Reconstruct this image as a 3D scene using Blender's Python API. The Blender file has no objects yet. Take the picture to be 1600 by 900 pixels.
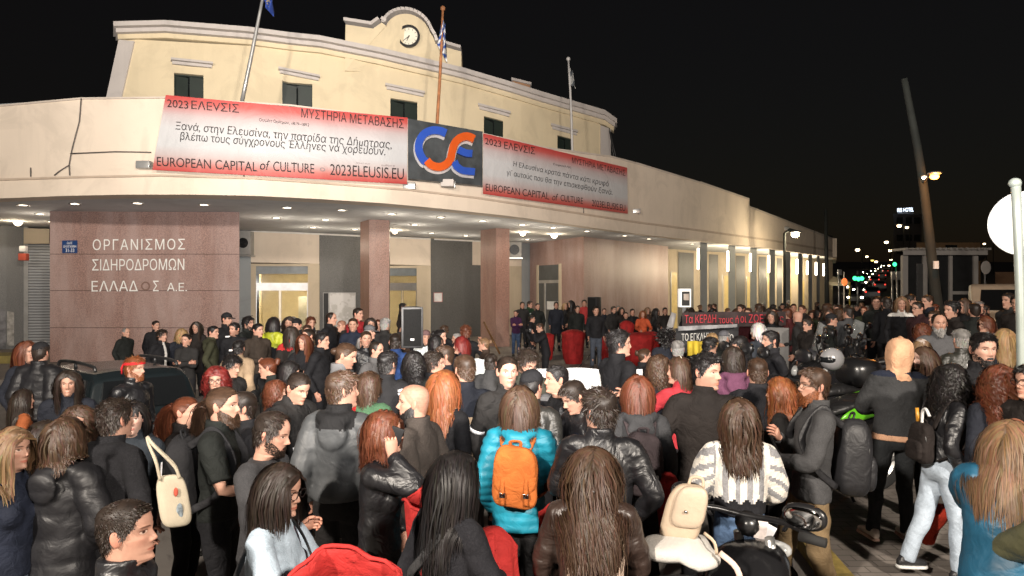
import bpy, bmesh, math, random
import numpy as np
from mathutils import Vector, Matrix
R = math.radians
PI = math.pi
sc = bpy.context.scene
COL = sc.collection

# ---------------------------------------------------------------- camera, sky, lamps, exposure
CAMH, FPX, HZ = 2.35, 1100.0, 455.0          # eye height (m), focal length and horizon row in photo pixels
cam_d = bpy.data.cameras.new('camera'); cam = bpy.data.objects.new('camera', cam_d); COL.objects.link(cam)
cam.location = (0, 0, CAMH); cam.rotation_euler = (R(90), 0, 0)
cam_d.sensor_width = 36; cam_d.lens = 36 * FPX / 1600; cam_d.shift_y = 5 / 1600
cam_d.clip_start = 0.05; cam_d.clip_end = 3000
sc.camera = cam
W = bpy.data.worlds.new('World'); sc.world = W; W.use_nodes = True
wn = W.node_tree.nodes; bg = wn['Background']
sky = wn.new('ShaderNodeTexSky'); sky.sky_type = 'NISHITA'; sky.sun_disc = False
sky.sun_elevation = R(2); sky.sun_rotation = R(200)
mixw = wn.new('ShaderNodeMix'); mixw.data_type = 'RGBA'; mixw.inputs[0].default_value = 0.97
mixw.inputs[7].default_value = (0.050, 0.038, 0.041, 1)       # night glow of the city over the faint sky
W.node_tree.links.new(sky.outputs[0], mixw.inputs[6]); W.node_tree.links.new(mixw.outputs[2], bg.inputs[0])
bg.inputs[1].default_value = 0.055
def lamp(name, typ, loc, energy, color, **kw):
    d = bpy.data.lights.new(name, typ); d.energy = energy; d.color = color
    for k, v in kw.items(): setattr(d, k, v)
    o = bpy.data.objects.new(name, d); COL.objects.link(o); o.location = loc
    return o
moon = lamp('moon', 'SUN', (0, -20, 30), 0.02, (1, .9, .78), angle=R(3)); moon.rotation_euler = (R(50), 0, R(-20))
# the photographer's flash, its head tilted up over the crowd
flash = lamp('camera_flash', 'SPOT', (0.05, -0.15, CAMH + .28), 21000, (1, .94, .885), spot_size=R(116), spot_blend=1.0, shadow_soft_size=.05)
flash.rotation_euler = (R(90 + 39), 0, R(8))
# added fill lights, unseen behind and beside the photographer, to brighten the near crowd
for i, (x, y, z, e) in enumerate([(-6, -5, 7.5, 9500), (6, -6.5, 7.5, 9500)]):
    lamp('crowd_fill', 'POINT', (x, y, z), e, (1, .89, .77), shadow_soft_size=.35)
sc.view_settings.view_transform = 'Standard'; sc.view_settings.look = 'None'
sc.view_settings.exposure = 0.25; sc.view_settings.gamma = 1
sc.render.engine = 'CYCLES'
sc.cycles.max_bounces = 5; sc.cycles.diffuse_bounces = 2; sc.cycles.glossy_bounces = 2
sc.cycles.use_denoising = True
try: sc.cycles.denoiser = 'OPENIMAGEDENOISE'
except Exception: pass
sc.cycles.sample_clamp_indirect = 3.0
sc.cycles.use_light_tree = True

# ---------------------------------------------------------------- helpers
def sm(a, b, x):
    t = np.clip((x - a) / (b - a), 0, 1); return t * t * (3 - 2 * t)
def gnd(X, Y):
    """height of the ground: it falls a little to one side near the camera, and the avenue climbs far away"""
    X = np.asarray(X, float); Y = np.asarray(Y, float)
    near = .07 * np.clip(X, -2.5, 3.2) * np.where(X > 0, 1 - sm(15, 26, Y), 1 - sm(7, 14, Y))
    far = .047 * np.clip(Y - 52, 0, None)
    return near + far
def at(px, py, d):
    """the point that the photo shows at (px, py), d metres ahead"""
    return Vector(((px - 800) / FPX * d, d, CAMH + (HZ - py) / FPX * d))

_nd = {}
def nz(p, seed=0, f=1.0, n=7):
    """cheap smooth noise in about [-1,1] at points p (N,3)"""
    if (seed, n) not in _nd:
        r = np.random.RandomState(seed + 17); k = r.normal(size=(n, 3)); k *= (r.uniform(.6, 1.6, (n, 1)) / np.linalg.norm(k, axis=1, keepdims=True))
        _nd[(seed, n)] = (k, r.uniform(0, 6.28, n))
    k, ph = _nd[(seed, n)]
    return np.sin(p @ k.T * f + ph).sum(1) / (n ** .5) * .8

class MB:
    """collects verts and faces with material slots and a vertex colour"""
    def __init__(s): s.V = []; s.F = []; s.M = []; s.C = []; s.n = 0
    def add(s, V, F, m=0, c=None):
        V = np.asarray(V, float); n0 = s.n
        s.V.append(V); s.n += len(V)
        s.F += [tuple(int(i) + n0 for i in f) for f in F]; s.M += [m] * len(F)
        if c is None: c = np.ones((len(V), 3))
        else: c = np.broadcast_to(np.asarray(c, float), (len(V), 3))
        s.C.append(c); return s
    def box(s, a, b, m=0, bev=0):
        (x0, y0, z0), (x1, y1, z1) = a, b
        if not bev:
            V = [(x0,y0,z0),(x1,y0,z0),(x1,y1,z0),(x0,y1,z0),(x0,y0,z1),(x1,y0,z1),(x1,y1,z1),(x0,y1,z1)]
            F = [(0,3,2,1),(4,5,6,7),(0,1,5,4),(1,2,6,5),(2,3,7,6),(3,0,4,7)]
            return s.add(V, F, m)
        bm = bmesh.new(); bmesh.ops.create_cube(bm, size=1)
        for v in bm.verts:
            v.co = Vector(((x0+x1)/2 + v.co.x*(x1-x0), (y0+y1)/2 + v.co.y*(y1-y0), (z0+z1)/2 + v.co.z*(z1-z0)))
        bmesh.ops.bevel(bm, geom=bm.edges[:], offset=bev, segments=2, profile=.6, affect='EDGES')
        bm.verts.index_update()
        V = [v.co[:] for v in bm.verts]; F = [[v.index for v in f.verts] for f in bm.faces]; bm.free()
        return s.add(V, F, m)
    def tube(s, P, r, ns=10, m=0, c=None, cap=True, flat=1.0, ref=None, sub=1):
        V, F = tube(P, r, ns, cap, flat, ref, sub); return s.add(V, F, m, c)
    def xf(s, M):
        M = np.array(M); s.V = [v @ M[:3, :3].T + M[:3, 3] for v in s.V]; return s
    def mesh(s, name):
        me = bpy.data.meshes.new(name); V = np.concatenate(s.V) if s.V else np.zeros((0, 3))
        me.from_pydata(V.tolist(), [], s.F)
        me.polygons.foreach_set('material_index', s.M)
        C = np.concatenate(s.C) if s.C else np.zeros((0, 3))
        if len(C) and not np.all(C == 1):
            at_ = me.color_attributes.new('Col', 'FLOAT_COLOR', 'POINT')
            at_.data.foreach_set('color', np.concatenate([C, np.ones((len(C), 1))], 1).ravel())
        me.update(); return me
    def obj(s, name, mats, parent=None, smooth=True, loc=None):
        me = s.mesh(name)
        for m in (mats if isinstance(mats, (list, tuple)) else [mats]): me.materials.append(m)
        if smooth is True: me.polygons.foreach_set('use_smooth', [True] * len(me.polygons))
        o = bpy.data.objects.new(name, me); COL.objects.link(o)
        if smooth == 'auto': sharp(me)
        if parent: o.parent = parent
        if loc is not None: o.location = loc
        return o
def sharp(me, ang=35):
    me.polygons.foreach_set('use_smooth', [True] * len(me.polygons))
    me.set_sharp_from_angle(angle=R(ang))

def catmull(P, sub):
    P = np.asarray(P, float)
    if sub <= 1: return P
    Q = np.concatenate([[2 * P[0] - P[1]], P, [2 * P[-1] - P[-2]]]); out = []
    for i in range(1, len(Q) - 2):
        for k in range(sub):
            t = k / sub; a, b, c, d = Q[i-1], Q[i], Q[i+1], Q[i+2]
            out.append(.5 * ((2*b) + (c-a)*t + (2*a-5*b+4*c-d)*t*t + (3*b-a-3*c+d)*t**3))
    out.append(P[-1]); return np.array(out)
def tube(P, r, ns=10, cap=True, flat=1.0, ref=None, sub=1):
    P = np.asarray(P, float); r = np.broadcast_to(np.asarray(r, float), (len(P),)) if np.ndim(r) < 1 else np.asarray(r, float)
    if sub > 1:
        A = catmull(np.concatenate([P, r[:, None]], 1), sub); P, r = A[:, :3], np.maximum(A[:, 3], 1e-4)
    n = len(P); T = np.gradient(P, axis=0); T /= np.linalg.norm(T, axis=1, keepdims=True) + 1e-9
    u = np.array(ref if ref is not None else ((0, 1, 0) if abs(T[0][1]) < .8 else (1, 0, 0)), float)
    V = []; th = np.linspace(0, 2 * PI, ns, endpoint=False)
    for i in range(n):
        u = u - T[i] * (u @ T[i]); u /= np.linalg.norm(u) + 1e-9; w = np.cross(T[i], u)
        V.append(P[i] + r[i] * (np.cos(th)[:, None] * u * flat + np.sin(th)[:, None] * w))
    V = np.concatenate(V); F = []
    for i in range(n - 1):
        for k in range(ns):
            k2 = (k + 1) % ns; F.append((i*ns+k, i*ns+k2, (i+1)*ns+k2, (i+1)*ns+k))
    if cap: F.append(tuple(range(ns))[::-1]); F.append(tuple((n-1)*ns + k for k in range(ns)))
    return V, F
def loft(rings, cap=True):
    ns = len(rings[0]); V = np.concatenate([np.asarray(r, float) for r in rings]); F = []
    for i in range(len(rings) - 1):
        for k in range(ns):
            k2 = (k + 1) % ns; F.append((i*ns+k, i*ns+k2, (i+1)*ns+k2, (i+1)*ns+k))
    if cap: F.append(tuple(range(ns))[::-1]); F.append(tuple((len(rings)-1)*ns + k for k in range(ns)))
    return V, F
def ell(z, w, d, yc=0, ns=24, xc=0, p=2.0):
    th = np.linspace(0, 2*PI, ns, endpoint=False); c, s_ = np.cos(th), np.sin(th)
    e = 2 / p
    return np.stack([xc + w * np.sign(c) * abs(c) ** e, yc + d * np.sign(s_) * abs(s_) ** e, np.full(ns, z)], 1)
def sphere(c, r, nu=12, nv=8):
    r = np.broadcast_to(r, 3); rings = []
    for i in range(1, nv):
        a = PI * i / nv; rings.append([(c[0] + r[0]*math.sin(a)*math.cos(b), c[1] + r[1]*math.sin(a)*math.sin(b), c[2] - r[2]*math.cos(a)) for b in np.linspace(0, 2*PI, nu, endpoint=False)])
    V, F = loft(rings, False); n = len(V)
    V = np.concatenate([V, [(c[0], c[1], c[2]-r[2]), (c[0], c[1], c[2]+r[2])]])
    F += [(n, (k+1) % nu, k) for k in range(nu)]; b = (nv-2)*nu
    F += [(n+1, b+k, b+(k+1) % nu) for k in range(nu)]
    return V, F

def thing(name, label, cat, loc=(0, 0, 0), rz=0, group=None, scale=1):
    o = bpy.data.objects.new(name, None); COL.objects.link(o); o.empty_display_size = .2
    o.location = loc; o.rotation_euler = (0, 0, rz); o.scale = (scale,) * 3
    return tag(o, label, cat, group)
def tag(o, label, cat, group=None):
    o['label'] = label; o['category'] = cat
    if group: o['group'] = group
    return o
def struct(o, kind='structure'): o['kind'] = kind; return o

# ---------------------------------------------------------------- materials
_mc = {}
def nodes(name):
    m = bpy.data.materials.new(name); m.use_nodes = True; nt = m.node_tree
    return m, nt, nt.nodes['Principled BSDF']
def mix(nt, a, b, fac, blend='MIX'):
    n = nt.nodes.new('ShaderNodeMix'); n.data_type = 'RGBA'; n.blend_type = blend
    for s_, v in ((6, a), (7, b), (0, fac)):
        if hasattr(v, 'links'): nt.links.new(v, n.inputs[s_])
        else: n.inputs[s_].default_value = (tuple(v) + (1,))[:4] if s_ else v
    return n.outputs[2]
def noise(nt, scale, detail=4, rough=.55, dist=0, coord='Object', sc3=None):
    tc = nt.nodes.new('ShaderNodeTexCoord'); n = nt.nodes.new('ShaderNodeTexNoise')
    v = tc.outputs[coord]
    if sc3:
        mp = nt.nodes.new('ShaderNodeMapping'); mp.inputs['Scale'].default_value = sc3; nt.links.new(v, mp.inputs[0]); v = mp.outputs[0]
    nt.links.new(v, n.inputs['Vector']); n.inputs['Scale'].default_value = scale; n.inputs['Detail'].default_value = detail
    n.inputs['Roughness'].default_value = rough; n.inputs['Distortion'].default_value = dist
    return n.outputs['Fac']
def ramp(nt, v, *stops):
    r = nt.nodes.new('ShaderNodeValToRGB'); nt.links.new(v, r.inputs[0]); e = r.color_ramp.elements
    while len(e) < len(stops): e.new(.5)
    for i, (p, c) in enumerate(stops): e[i].position = p; e[i].color = (c, c, c, 1) if np.isscalar(c) else tuple(c) + (1,)
    return r.outputs[0]
def bump(nt, h, strength, dist=.01, prev=None):
    b = nt.nodes.new('ShaderNodeBump'); b.inputs['Strength'].default_value = strength; b.inputs['Distance'].default_value = dist
    nt.links.new(h, b.inputs['Height'])
    if prev is not None: nt.links.new(prev, b.inputs['Normal'])
    return b.outputs[0]
def plain(name, c, rough=.6, metal=0, var=.15, scale=3.0, bmp=0, bscale=60, emit=None, es=0, coord='Object', spec=.5, sc3=None):
    key = ('plain', name, tuple(c))
    if key in _mc: return _mc[key]
    m, nt, p = nodes(name); c = np.array(c)
    n = noise(nt, scale, 5, .6, coord=coord, sc3=sc3)
    k = ramp(nt, n, (.3, 0.), (.7, 1.))
    nt.links.new(mix(nt, c * (1 - var), np.minimum(c * (1 + var), 1), k), p.inputs['Base Color'])
    p.inputs['Roughness'].default_value = rough; p.inputs['Metallic'].default_value = metal; p.inputs['Specular IOR Level'].default_value = spec
    if bmp: nt.links.new(bump(nt, noise(nt, bscale, 4, coord=coord), bmp, .01), p.inputs['Normal'])
    if emit is not None:
        p.inputs['Emission Color'].default_value = tuple(emit) + (1,); p.inputs['Emission Strength'].default_value = es
    _mc[key] = m; return m
def fabric(c, kind='cotton'):
    c = tuple(round(float(x), 4) for x in c); key = ('fab', kind, c)
    if key in _mc: return _mc[key]
    m, nt, p = nodes(kind + '_cloth'); ca = np.array(c)
    big = noise(nt, 5, 3, .5, .6); k = ramp(nt, big, (.35, 0.), (.65, 1.))
    col = mix(nt, ca * .78, np.minimum(ca * 1.18 + .001, 1), k)
    p.inputs['Specular IOR Level'].default_value = .22
    if kind == 'leather':
        p.inputs['Roughness'].default_value = .42; p.inputs['Specular IOR Level'].default_value = .6
        b = bump(nt, noise(nt, 8, 3, .5, .7), .75, .035); b = bump(nt, noise(nt, 130, 2), .15, .003, b)
    elif kind == 'nylon':
        p.inputs['Roughness'].default_value = .50; p.inputs['Specular IOR Level'].default_value = .4
        b = bump(nt, noise(nt, 9, 3, .5, .6), .45, .03)
    elif kind == 'denim':
        p.inputs['Roughness'].default_value = .85
        w = noise(nt, 240, 2); col = mix(nt, col, np.minimum(ca * 1.7 + .03, 1), ramp(nt, w, (.5, 0.), (.75, .5)))
        wn_ = noise(nt, 4, 3, .6, 1.0); col = mix(nt, col, np.minimum(ca * 1.5 + .03, 1), ramp(nt, wn_, (.5, 0.), (.72, .6)))
        b = bump(nt, noise(nt, 16, 4, .55, 1.2), .5, .02)
    elif kind == 'knit':
        p.inputs['Roughness'].default_value = .95
        w = noise(nt, 160, 2); col = mix(nt, col, np.minimum(ca * 1.5 + .008, 1), ramp(nt, w, (.45, 0.), (.7, .6)))
        b = bump(nt, noise(nt, 10, 3, .5, .8), .5, .03); b = bump(nt, noise(nt, 190, 2), .35, .004, b)
    else:
        p.inputs['Roughness'].default_value = .82
        b = bump(nt, noise(nt, 11, 4, .55, 1.3), .6, .03); b = bump(nt, noise(nt, 220, 2), .2, .003, b)
    nt.links.new(col, p.inputs['Base Color']); nt.links.new(b, p.inputs['Normal'])
    _mc[key] = m; return m
def attr_mat(name, c, rough, spec=.5, nscale=0, bmp=0, aniso=0):
    c = tuple(round(float(x), 4) for x in c); key = ('attr', name, c)
    if key in _mc: return _mc[key]
    m, nt, p = nodes(name); a = nt.nodes.new('ShaderNodeAttribute'); a.attribute_name = 'Col'
    base = mix(nt, tuple(c), a.outputs['Color'], 1.0, 'MULTIPLY')
    if nscale: base = mix(nt, base, mix(nt, base, (.55, .5, .5), 1.0, 'MULTIPLY'), ramp(nt, noise(nt, nscale, 5), (.42, 0.), (.75, .35)))
    nt.links.new(base, p.inputs['Base Color']); p.inputs['Roughness'].default_value = rough; p.inputs['Specular IOR Level'].default_value = spec
    if bmp: nt.links.new(bump(nt, noise(nt, 70, 4), bmp, .004), p.inputs['Normal'])
    _mc[key] = m; return m
def skin_mat(c): return attr_mat('skin', c, .56, .35, 28, .12)
def hair_mat(c): return attr_mat('hair', c, .50, .35)
# ---------------------------------------------------------------- people
HT = np.array([ # t, half width back, half width front, front, back   (t = 0 chin, 1 crown; 0.235 m high)
 (-.44,.066,.060,.034,.082),(-.25,.058,.056,.036,.074),(-.10,.056,.054,.040,.070),(-.035,.057,.050,.055,.070),(0.0,.056,.027,.086,.071),(.04,.059,.033,.0955,.073),
 (.12,.063,.042,.095,.078),(.20,.066,.050,.0955,.084),(.30,.070,.059,.094,.091),(.40,.0735,.067,.092,.097),(.50,.0755,.070,.090,.102),(.58,.0765,.071,.0955,.104),
 (.68,.0765,.069,.097,.1045),(.78,.074,.064,.092,.100),(.87,.066,.055,.078,.088),(.94,.050,.042,.057,.064),(.985,.027,.023,.030,.034),(1.0,.008,.007,.010,.010)])
def headpt(a, t, fem=0, wide=1.0):
    """surface of the plain head at angle a (0 = front) and height t; local frame: x right, y front, z up, chin at z = 0"""
    w = np.interp(t, HT[:,0], HT[:,1]); wf = np.interp(t, HT[:,0], HT[:,2]); f = np.interp(t, HT[:,0], HT[:,3]); b = np.interp(t, HT[:,0], HT[:,4])
    if fem:
        jaw = (1 - sm(.05, .42, t)) * sm(-.08, 0, t); wf = wf * (1 - .12 * jaw); w = w * (1 - .05 * jaw)
        nk = 1 - sm(-.1, 0, t); w = w * (1 - .14 * nk); wf = wf * (1 - .14 * nk); b = b * (1 - .08 * nk)
    c, s = np.cos(a), np.sin(a)
    ww = w + (wf - w) * np.clip(c, 0, 1) ** .8
    return np.stack([s * ww * wide, np.where(c > 0, c * f, c * b), t * .235], -1)
def hairline(a, recede=0.):
    d = np.degrees(np.abs(a))
    return np.interp(d, [0, 30, 52, 66, 82, 100, 118, 180], [.80 + recede, .79 + recede * 1.2, .72 + recede, .56, .44, .42, .26, .08])
def head_mesh(P, nr, ns):
    fem = P.get('fem', 0); wide = P.get('wide', 1.0)
    th = np.linspace(-PI, PI, ns, endpoint=False); a = th - .42 * np.sin(th)
    t = np.concatenate([np.linspace(-.44, -.06, 6), np.linspace(-.03, .94, nr), [.965, .985, 1.0]])
    A, T = np.meshgrid(a, t); V = headpt(A, T, fem, wide)
    X, Y, Z = V[..., 0], V[..., 1], T
    fr = np.clip(np.cos(A), 0, 1)
    g = lambda x0, sx, t0, st: np.exp(-((X - x0) / sx) ** 2 - ((T - t0) / st) ** 2) * (fr > 0)
    dy = np.zeros_like(X); ns_ = P.get('nose', 1.0)
    prof = np.interp(T, [.285,.315,.345,.375,.42,.50,.56,.60], [0,.010,.021,.0235,.0185,.009,.004,0])
    nw = np.interp(T, [.3,.36,.45,.56], [.0155,.0145,.0095,.009])
    dy += ns_ * prof * np.exp(-(X / nw) ** 2 * 1.1) * (fr > .3)
    dy += .006 * ns_ * (g(.0145, .006, .335, .028) + g(-.0145, .006, .335, .028))
    es = np.exp(-((np.abs(X) - .031) / .019) ** 2 - ((T - .505) / .06) ** 2) * (fr > .2)
    dy -= .0125 * es
    eb = np.exp(-((np.abs(X) - .031) / .0145) ** 2 - ((T - .502) / .030) ** 2) * (fr > .2); dy += .0075 * eb
    dy += (.0045 if not fem else .002) * np.exp(-((np.abs(X) - .028) / .022) ** 2 - ((T - .585) / .032) ** 2) * (fr > .2)
    dy += .0026 * g(0, .023, .222, .020) + .0028 * g(0, .020, .182, .022) - .0022 * g(0, .026, .202, .009) - .004 * g(0, .03, .13, .03)
    dy += .004 * np.exp(-((np.abs(X) - .045) / .02) ** 2 - ((T - .40) / .07) ** 2) * (fr > .2)
    dy += .004 * g(0, .022, .05, .05)
    V[..., 1] += dy
    # colours that belong to the face itself
    C = np.ones(X.shape + (3,))
    def paint(mask, col): 
        nonlocal C
        m = np.clip(mask, 0, 1)[..., None]; C = C * (1 - m) + np.array(col) * m
    front = (fr > .25)
    paint(.35 * np.exp(-((np.abs(X) - .043) / .022) ** 2 - ((T - .36) / .08) ** 2) * front, (1.02, .74, .70))
    paint(.3 * g(0, .016, .35, .05), (1.0, .74, .70))
    st = P.get('stubble', 0)
    bz = sm(.42, .30, T) * sm(-.12, -.02, T) * sm(.05, .3, np.clip(np.cos(A) + .35, 0, 1)) 
    bz = bz * (1 - np.exp(-(X / .03) ** 2 - ((T - .36) / .075) ** 2)) * (1 - .75 * np.exp(-((np.abs(X) - .035) / .018) ** 2 - ((T - .32) / .06) ** 2))
    if st: paint(st * bz, P.get('beardc', (.28, .22, .20)))
    lip = np.clip(1.25 - ((np.abs(X) / .0245) ** 2 + ((T - .202) / .034) ** 2), 0, 1) * front
    paint(np.minimum(lip * 3, 1) * .8, P.get('lips', (.88, .46, .43) if fem else (.84, .52, .48)))
    paint(np.clip(1.1 - ((np.abs(X) / .026) ** 2 + ((T - .202) / .0065) ** 2), 0, 1) * front, (.25, .10, .09))
    if P.get('smile'):
        paint(np.minimum(3 * np.clip(1.1 - ((np.abs(X) / .022) ** 2 + ((T - .203 - 8 * X * X) / .016) ** 2), 0, 1), 1) * front, (1.5, 1.75, 1.85))
    if P.get('mouth_open'):
        paint(np.minimum(3 * np.clip(1.1 - ((np.abs(X) / .016) ** 2 + ((T - .200) / .020) ** 2), 0, 1), 1) * front, (.35, .12, .12))
    ex = np.abs(X) - .031; eye = ((ex / .0148) ** 2 + ((T - .503) / (.030 + .004 * fem)) ** 2)
    paint(np.minimum(3 * np.clip(1.55 - eye, 0, 1), 1) * front * .5, (.50, .34, .32))
    paint(np.minimum(4 * np.clip(1.0 - eye, 0, 1), 1) * front, (1.35, 1.75, 1.95))
    lash = np.clip(1.2 - ((ex / .0165) ** 2 + ((T - .530 + .0 * ex) / .011) ** 2), 0, 1) * front
    paint(np.minimum(3 * np.clip(1.05 - ((ex / .0068) ** 2 + ((T - .507) / .027) ** 2), 0, 1), 1) * front, (.10, .07, .06))
    paint(np.minimum(lash * 2.5, 1) * .85, (.14, .10, .09))
    bt = .597 + (.004 if fem else -.004) - 26 * (ex - .002) ** 2
    brow = np.clip(1.25 - ((ex / .0195) ** 2 + ((T - bt) / (.0165 if not fem else .0125)) ** 2), 0, 1) * front
    paint(np.minimum(brow * 2.2, 1) * .88, P.get('browc', (.12, .085, .07)))
    paint(g(.008, .0042, .318, .010) + g(-.008, .0042, .318, .010), (.22, .10, .09))
    sp = P.get('scalp')     # hair so short that it only tints the scalp
    if sp is not None:
        hl = hairline(A, P.get('recede', 0)); m = sm(hl - .03, hl + .04, T)
        side = 1 - sm(.5, .8, T) * .0
        n_ = .5 + .5 * nz(V.reshape(-1, 3), 3, 420).reshape(X.shape)
        paint(m * np.clip(P.get('scalp_d', .85) * (.75 + .35 * n_) * side, 0, 1), sp)
    F = []; n1, n2 = T.shape
    for i in range(n1 - 1):
        for k in range(n2):
            k2 = (k + 1) % n2; F.append((i*n2+k, i*n2+k2, (i+1)*n2+k2, (i+1)*n2+k))
    F.append(tuple((n1-1)*n2 + k for k in range(n2)))
    return V.reshape(-1, 3), F, C.reshape(-1, 3), T.ravel(), A, T, t

class Pose: pass
def ik(S, Wt, hint, l1, l2):
    S, Wt, hint = map(lambda q: np.array(q, float), (S, Wt, hint)); d = Wt - S; L = np.linalg.norm(d); L2 = min(L, (l1 + l2) * .995)
    d /= L; Wt = S + d * L2; x = (l1*l1 - l2*l2 + L2*L2) / (2 * L2); h = math.sqrt(max(l1*l1 - x*x, 0))
    p = hint - d * (hint @ d); p /= np.linalg.norm(p) + 1e-9
    return S + d * x + p * h, Wt
# wrist place (for the right arm; x mirrored for the left), elbow hint, finger direction or None, thumb hint, finger curl
ARMS = {
 'down':   ((.215, .03, .905), (.3, -1, 0), None, (0, 1, 0), .35),
 'down2':  ((.215, .10, .92), (.5, -1, 0), None, (0, 1, .1), .45),
 'pocket': ((.185, .10, .965), (.9, -.8, 0), (-.2, .25, -1), (0, 1, 0), .5),
 'front':  ((.05, .26, 1.10), (.9, -.4, -.4), (-.8, .6, .1), (0, .2, 1), .7),
 'cross':  ((-.07, .20, 1.20), (1, -.1, -.7), (-1, .1, .15), (0, .3, 1), .5),
 'chest':  ((.03, .23, 1.24), (.8, -.3, -.8), (-.7, .4, .5), (0, .0, 1), .55),
 'phone':  ((.125, .10, 1.52), (.6, .5, -1), (-.12, -.05, 1), (-.6, .8, 0), .62),
 'text':   ((.07, .30, 1.16), (.9, -.3, -.6), (-.35, .9, .25), (-.3, 0, 1), .75),
 'camera': ((.09, .24, 1.52), (.8, .2, -1), (-.3, .6, .8), (-1, .2, 0), .8),
 'face':   ((.06, .17, 1.50), (.7, .3, -1), (-.1, -.3, 1), (-1, 0, 0), .6),
 'reach':  ((.10, .46, 1.20), (.6, -.2, -1), (0, 1, .05), (-.3, 0, 1), .5),
 'out':    ((.33, .30, 1.02), (.5, -.6, -.5), (.3, 1, -.4), (-.2, .3, 1), .5),
 'strap':  ((.13, .16, 1.30), (.7, -.1, -1), (-.4, -.1, 1), (-1, .3, 0), .9),
 'hip':    ((.21, .02, 1.03), (1, -.6, .2), (-.6, .5, -.6), (0, .2, 1), .6),
 'shoulder': ((.46, .24, 1.42), (.4, .2, -1), (.8, .4, -.3), (-.2, .8, .3), .45),
 'hold':   ((.17, .34, 1.05), (.8, -.5, -.4), (-.35, .9, .1), (0, .1, 1), .7),
 'lift':   ((.20, .22, 1.42), (.6, .2, -1), (0, .3, 1), (-.8, .4, 0), .8)}
def hand(mb, Wp, d, th, side, curl, m=0, ns=6, cmul=1.0):
    d = np.array(d, float); d /= np.linalg.norm(d); th = np.array(th, float); s = th - d * (th @ d); s /= np.linalg.norm(s) + 1e-9
    n = np.cross(d, s) * side      # towards the palm
    n = n / np.linalg.norm(n)
    kn = (.96, .80, .76); tip = (1.0, .78, .74)
    rings = []
    for u, w, q in ((-.012, .026, .021), (.01, .029, .019), (.035, .037, .017), (.062, .041, .016), (.082, .040, .013), (.090, .034, .009)):
        e = ell(0, w, q, 0, 10); rings.append(Wp + d * u + e[:, :1] * s + e[:, 1:2] * n)
    V, F = loft(rings); mb.add(V, F, m, (1, .93, .92))
    for k, (off, L, r) in enumerate(((.029, .070, .0088), (.010, .079, .0091), (-.010, .073, .0088), (-.028, .058, .0078))):
        p = Wp + d * .082 + s * off; ang = 0; P = [p - d * .012]; fan = (off * 2.2)
        cc = curl * (1 + .12 * (k - 1))
        for j, seg in enumerate((.45, .31, .24)):
            ang += (cc * (62, 70, 45)[j]) * PI / 180
            p = p + (d * math.cos(ang) + n * math.sin(ang) + s * fan * (1 - curl)) * L * seg; P.append(p)
        P.insert(1, (P[0] + P[1]) / 2 * .4 + P[1] * .6)
        V, F = tube(P, np.array([1, 1.02, 1, .9, .62]) * r, ns); mb.add(V, F, m, np.repeat([(1, .95, .94), (1, .93, .92), kn, (1, .9, .88), tip], ns, 0))
    p = Wp + d * .022 + s * .024 + n * .006; v1 = d * .62 + s * .70 + n * (.25 + .3 * curl); v1 /= np.linalg.norm(v1)
    v2 = d * .9 + s * .12 + n * (.2 + .5 * curl); v2 /= np.linalg.norm(v2)
    P = [p - v1 * .01, p + v1 * .022, p + v1 * .042, p + v1 * .042 + v2 * .018, p + v1 * .042 + v2 * .034]
    V, F = tube(P, [.013, .013, .0105, .0100, .006], ns); mb.add(V, F, m, np.repeat([(1, .95, .94), (1, .93, .92), kn, (1, .9, .88), tip], ns, 0))

BATCH = []      # meshes to be fused by a voxel remesh: (object, voxel, smooth, after)
def fuse(o, voxel, it, after=None): BATCH.append((o, voxel, it, after)); return o
def run_batch():
    for o, vx, it, after in BATCH:
        r = o.modifiers.new('fuse', 'REMESH'); r.mode = 'VOXEL'; r.voxel_size = vx; r.use_smooth_shade = True
        s_ = o.modifiers.new('soft', 'SMOOTH'); s_.factor = .5; s_.iterations = it
    dg = bpy.context.evaluated_depsgraph_get(); dg.update()
    for o, vx, it, after in BATCH:
        me = bpy.data.meshes.new_from_object(o.evaluated_get(dg)); old = o.data
        mats = list(old.materials); nm = old.name
        o.modifiers.clear(); o.data = me; bpy.data.meshes.remove(old); me.name = nm
        me.materials.clear()
        for m in mats: me.materials.append(m)
        n = len(me.vertices); co = np.empty(n * 3); me.vertices.foreach_get('co', co); co = co.reshape(-1, 3)
        if after: after(o, me, co)
        me.polygons.foreach_set('use_smooth', [True] * len(me.polygons)); me.update()
    BATCH.clear()
def centers(me):
    c = np.empty(len(me.polygons) * 3); me.polygons.foreach_get('center', c); return c.reshape(-1, 3)
def normals(me):
    c = np.empty(len(me.vertices) * 3); me.vertices.foreach_get('normal', c); return c.reshape(-1, 3)

HAIRC = {'black': (.012, .010, .010), 'dark': (.024, .016, .012), 'brown': (.055, .030, .018), 'light': (.17, .10, .055), 'auburn': (.10, .030, .014), 'ginger': (.19, .062, .022),
         'red': (.13, .014, .012), 'grey': (.25, .24, .23), 'white': (.55, .53, .50), 'blond': (.30, .19, .09), 'plum': (.06, .012, .014)}
SKIN = {'fair': (.52, .31, .235), 'mid': (.45, .255, .185), 'tan': (.36, .20, .135), 'pale': (.58, .37, .295)}

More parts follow.
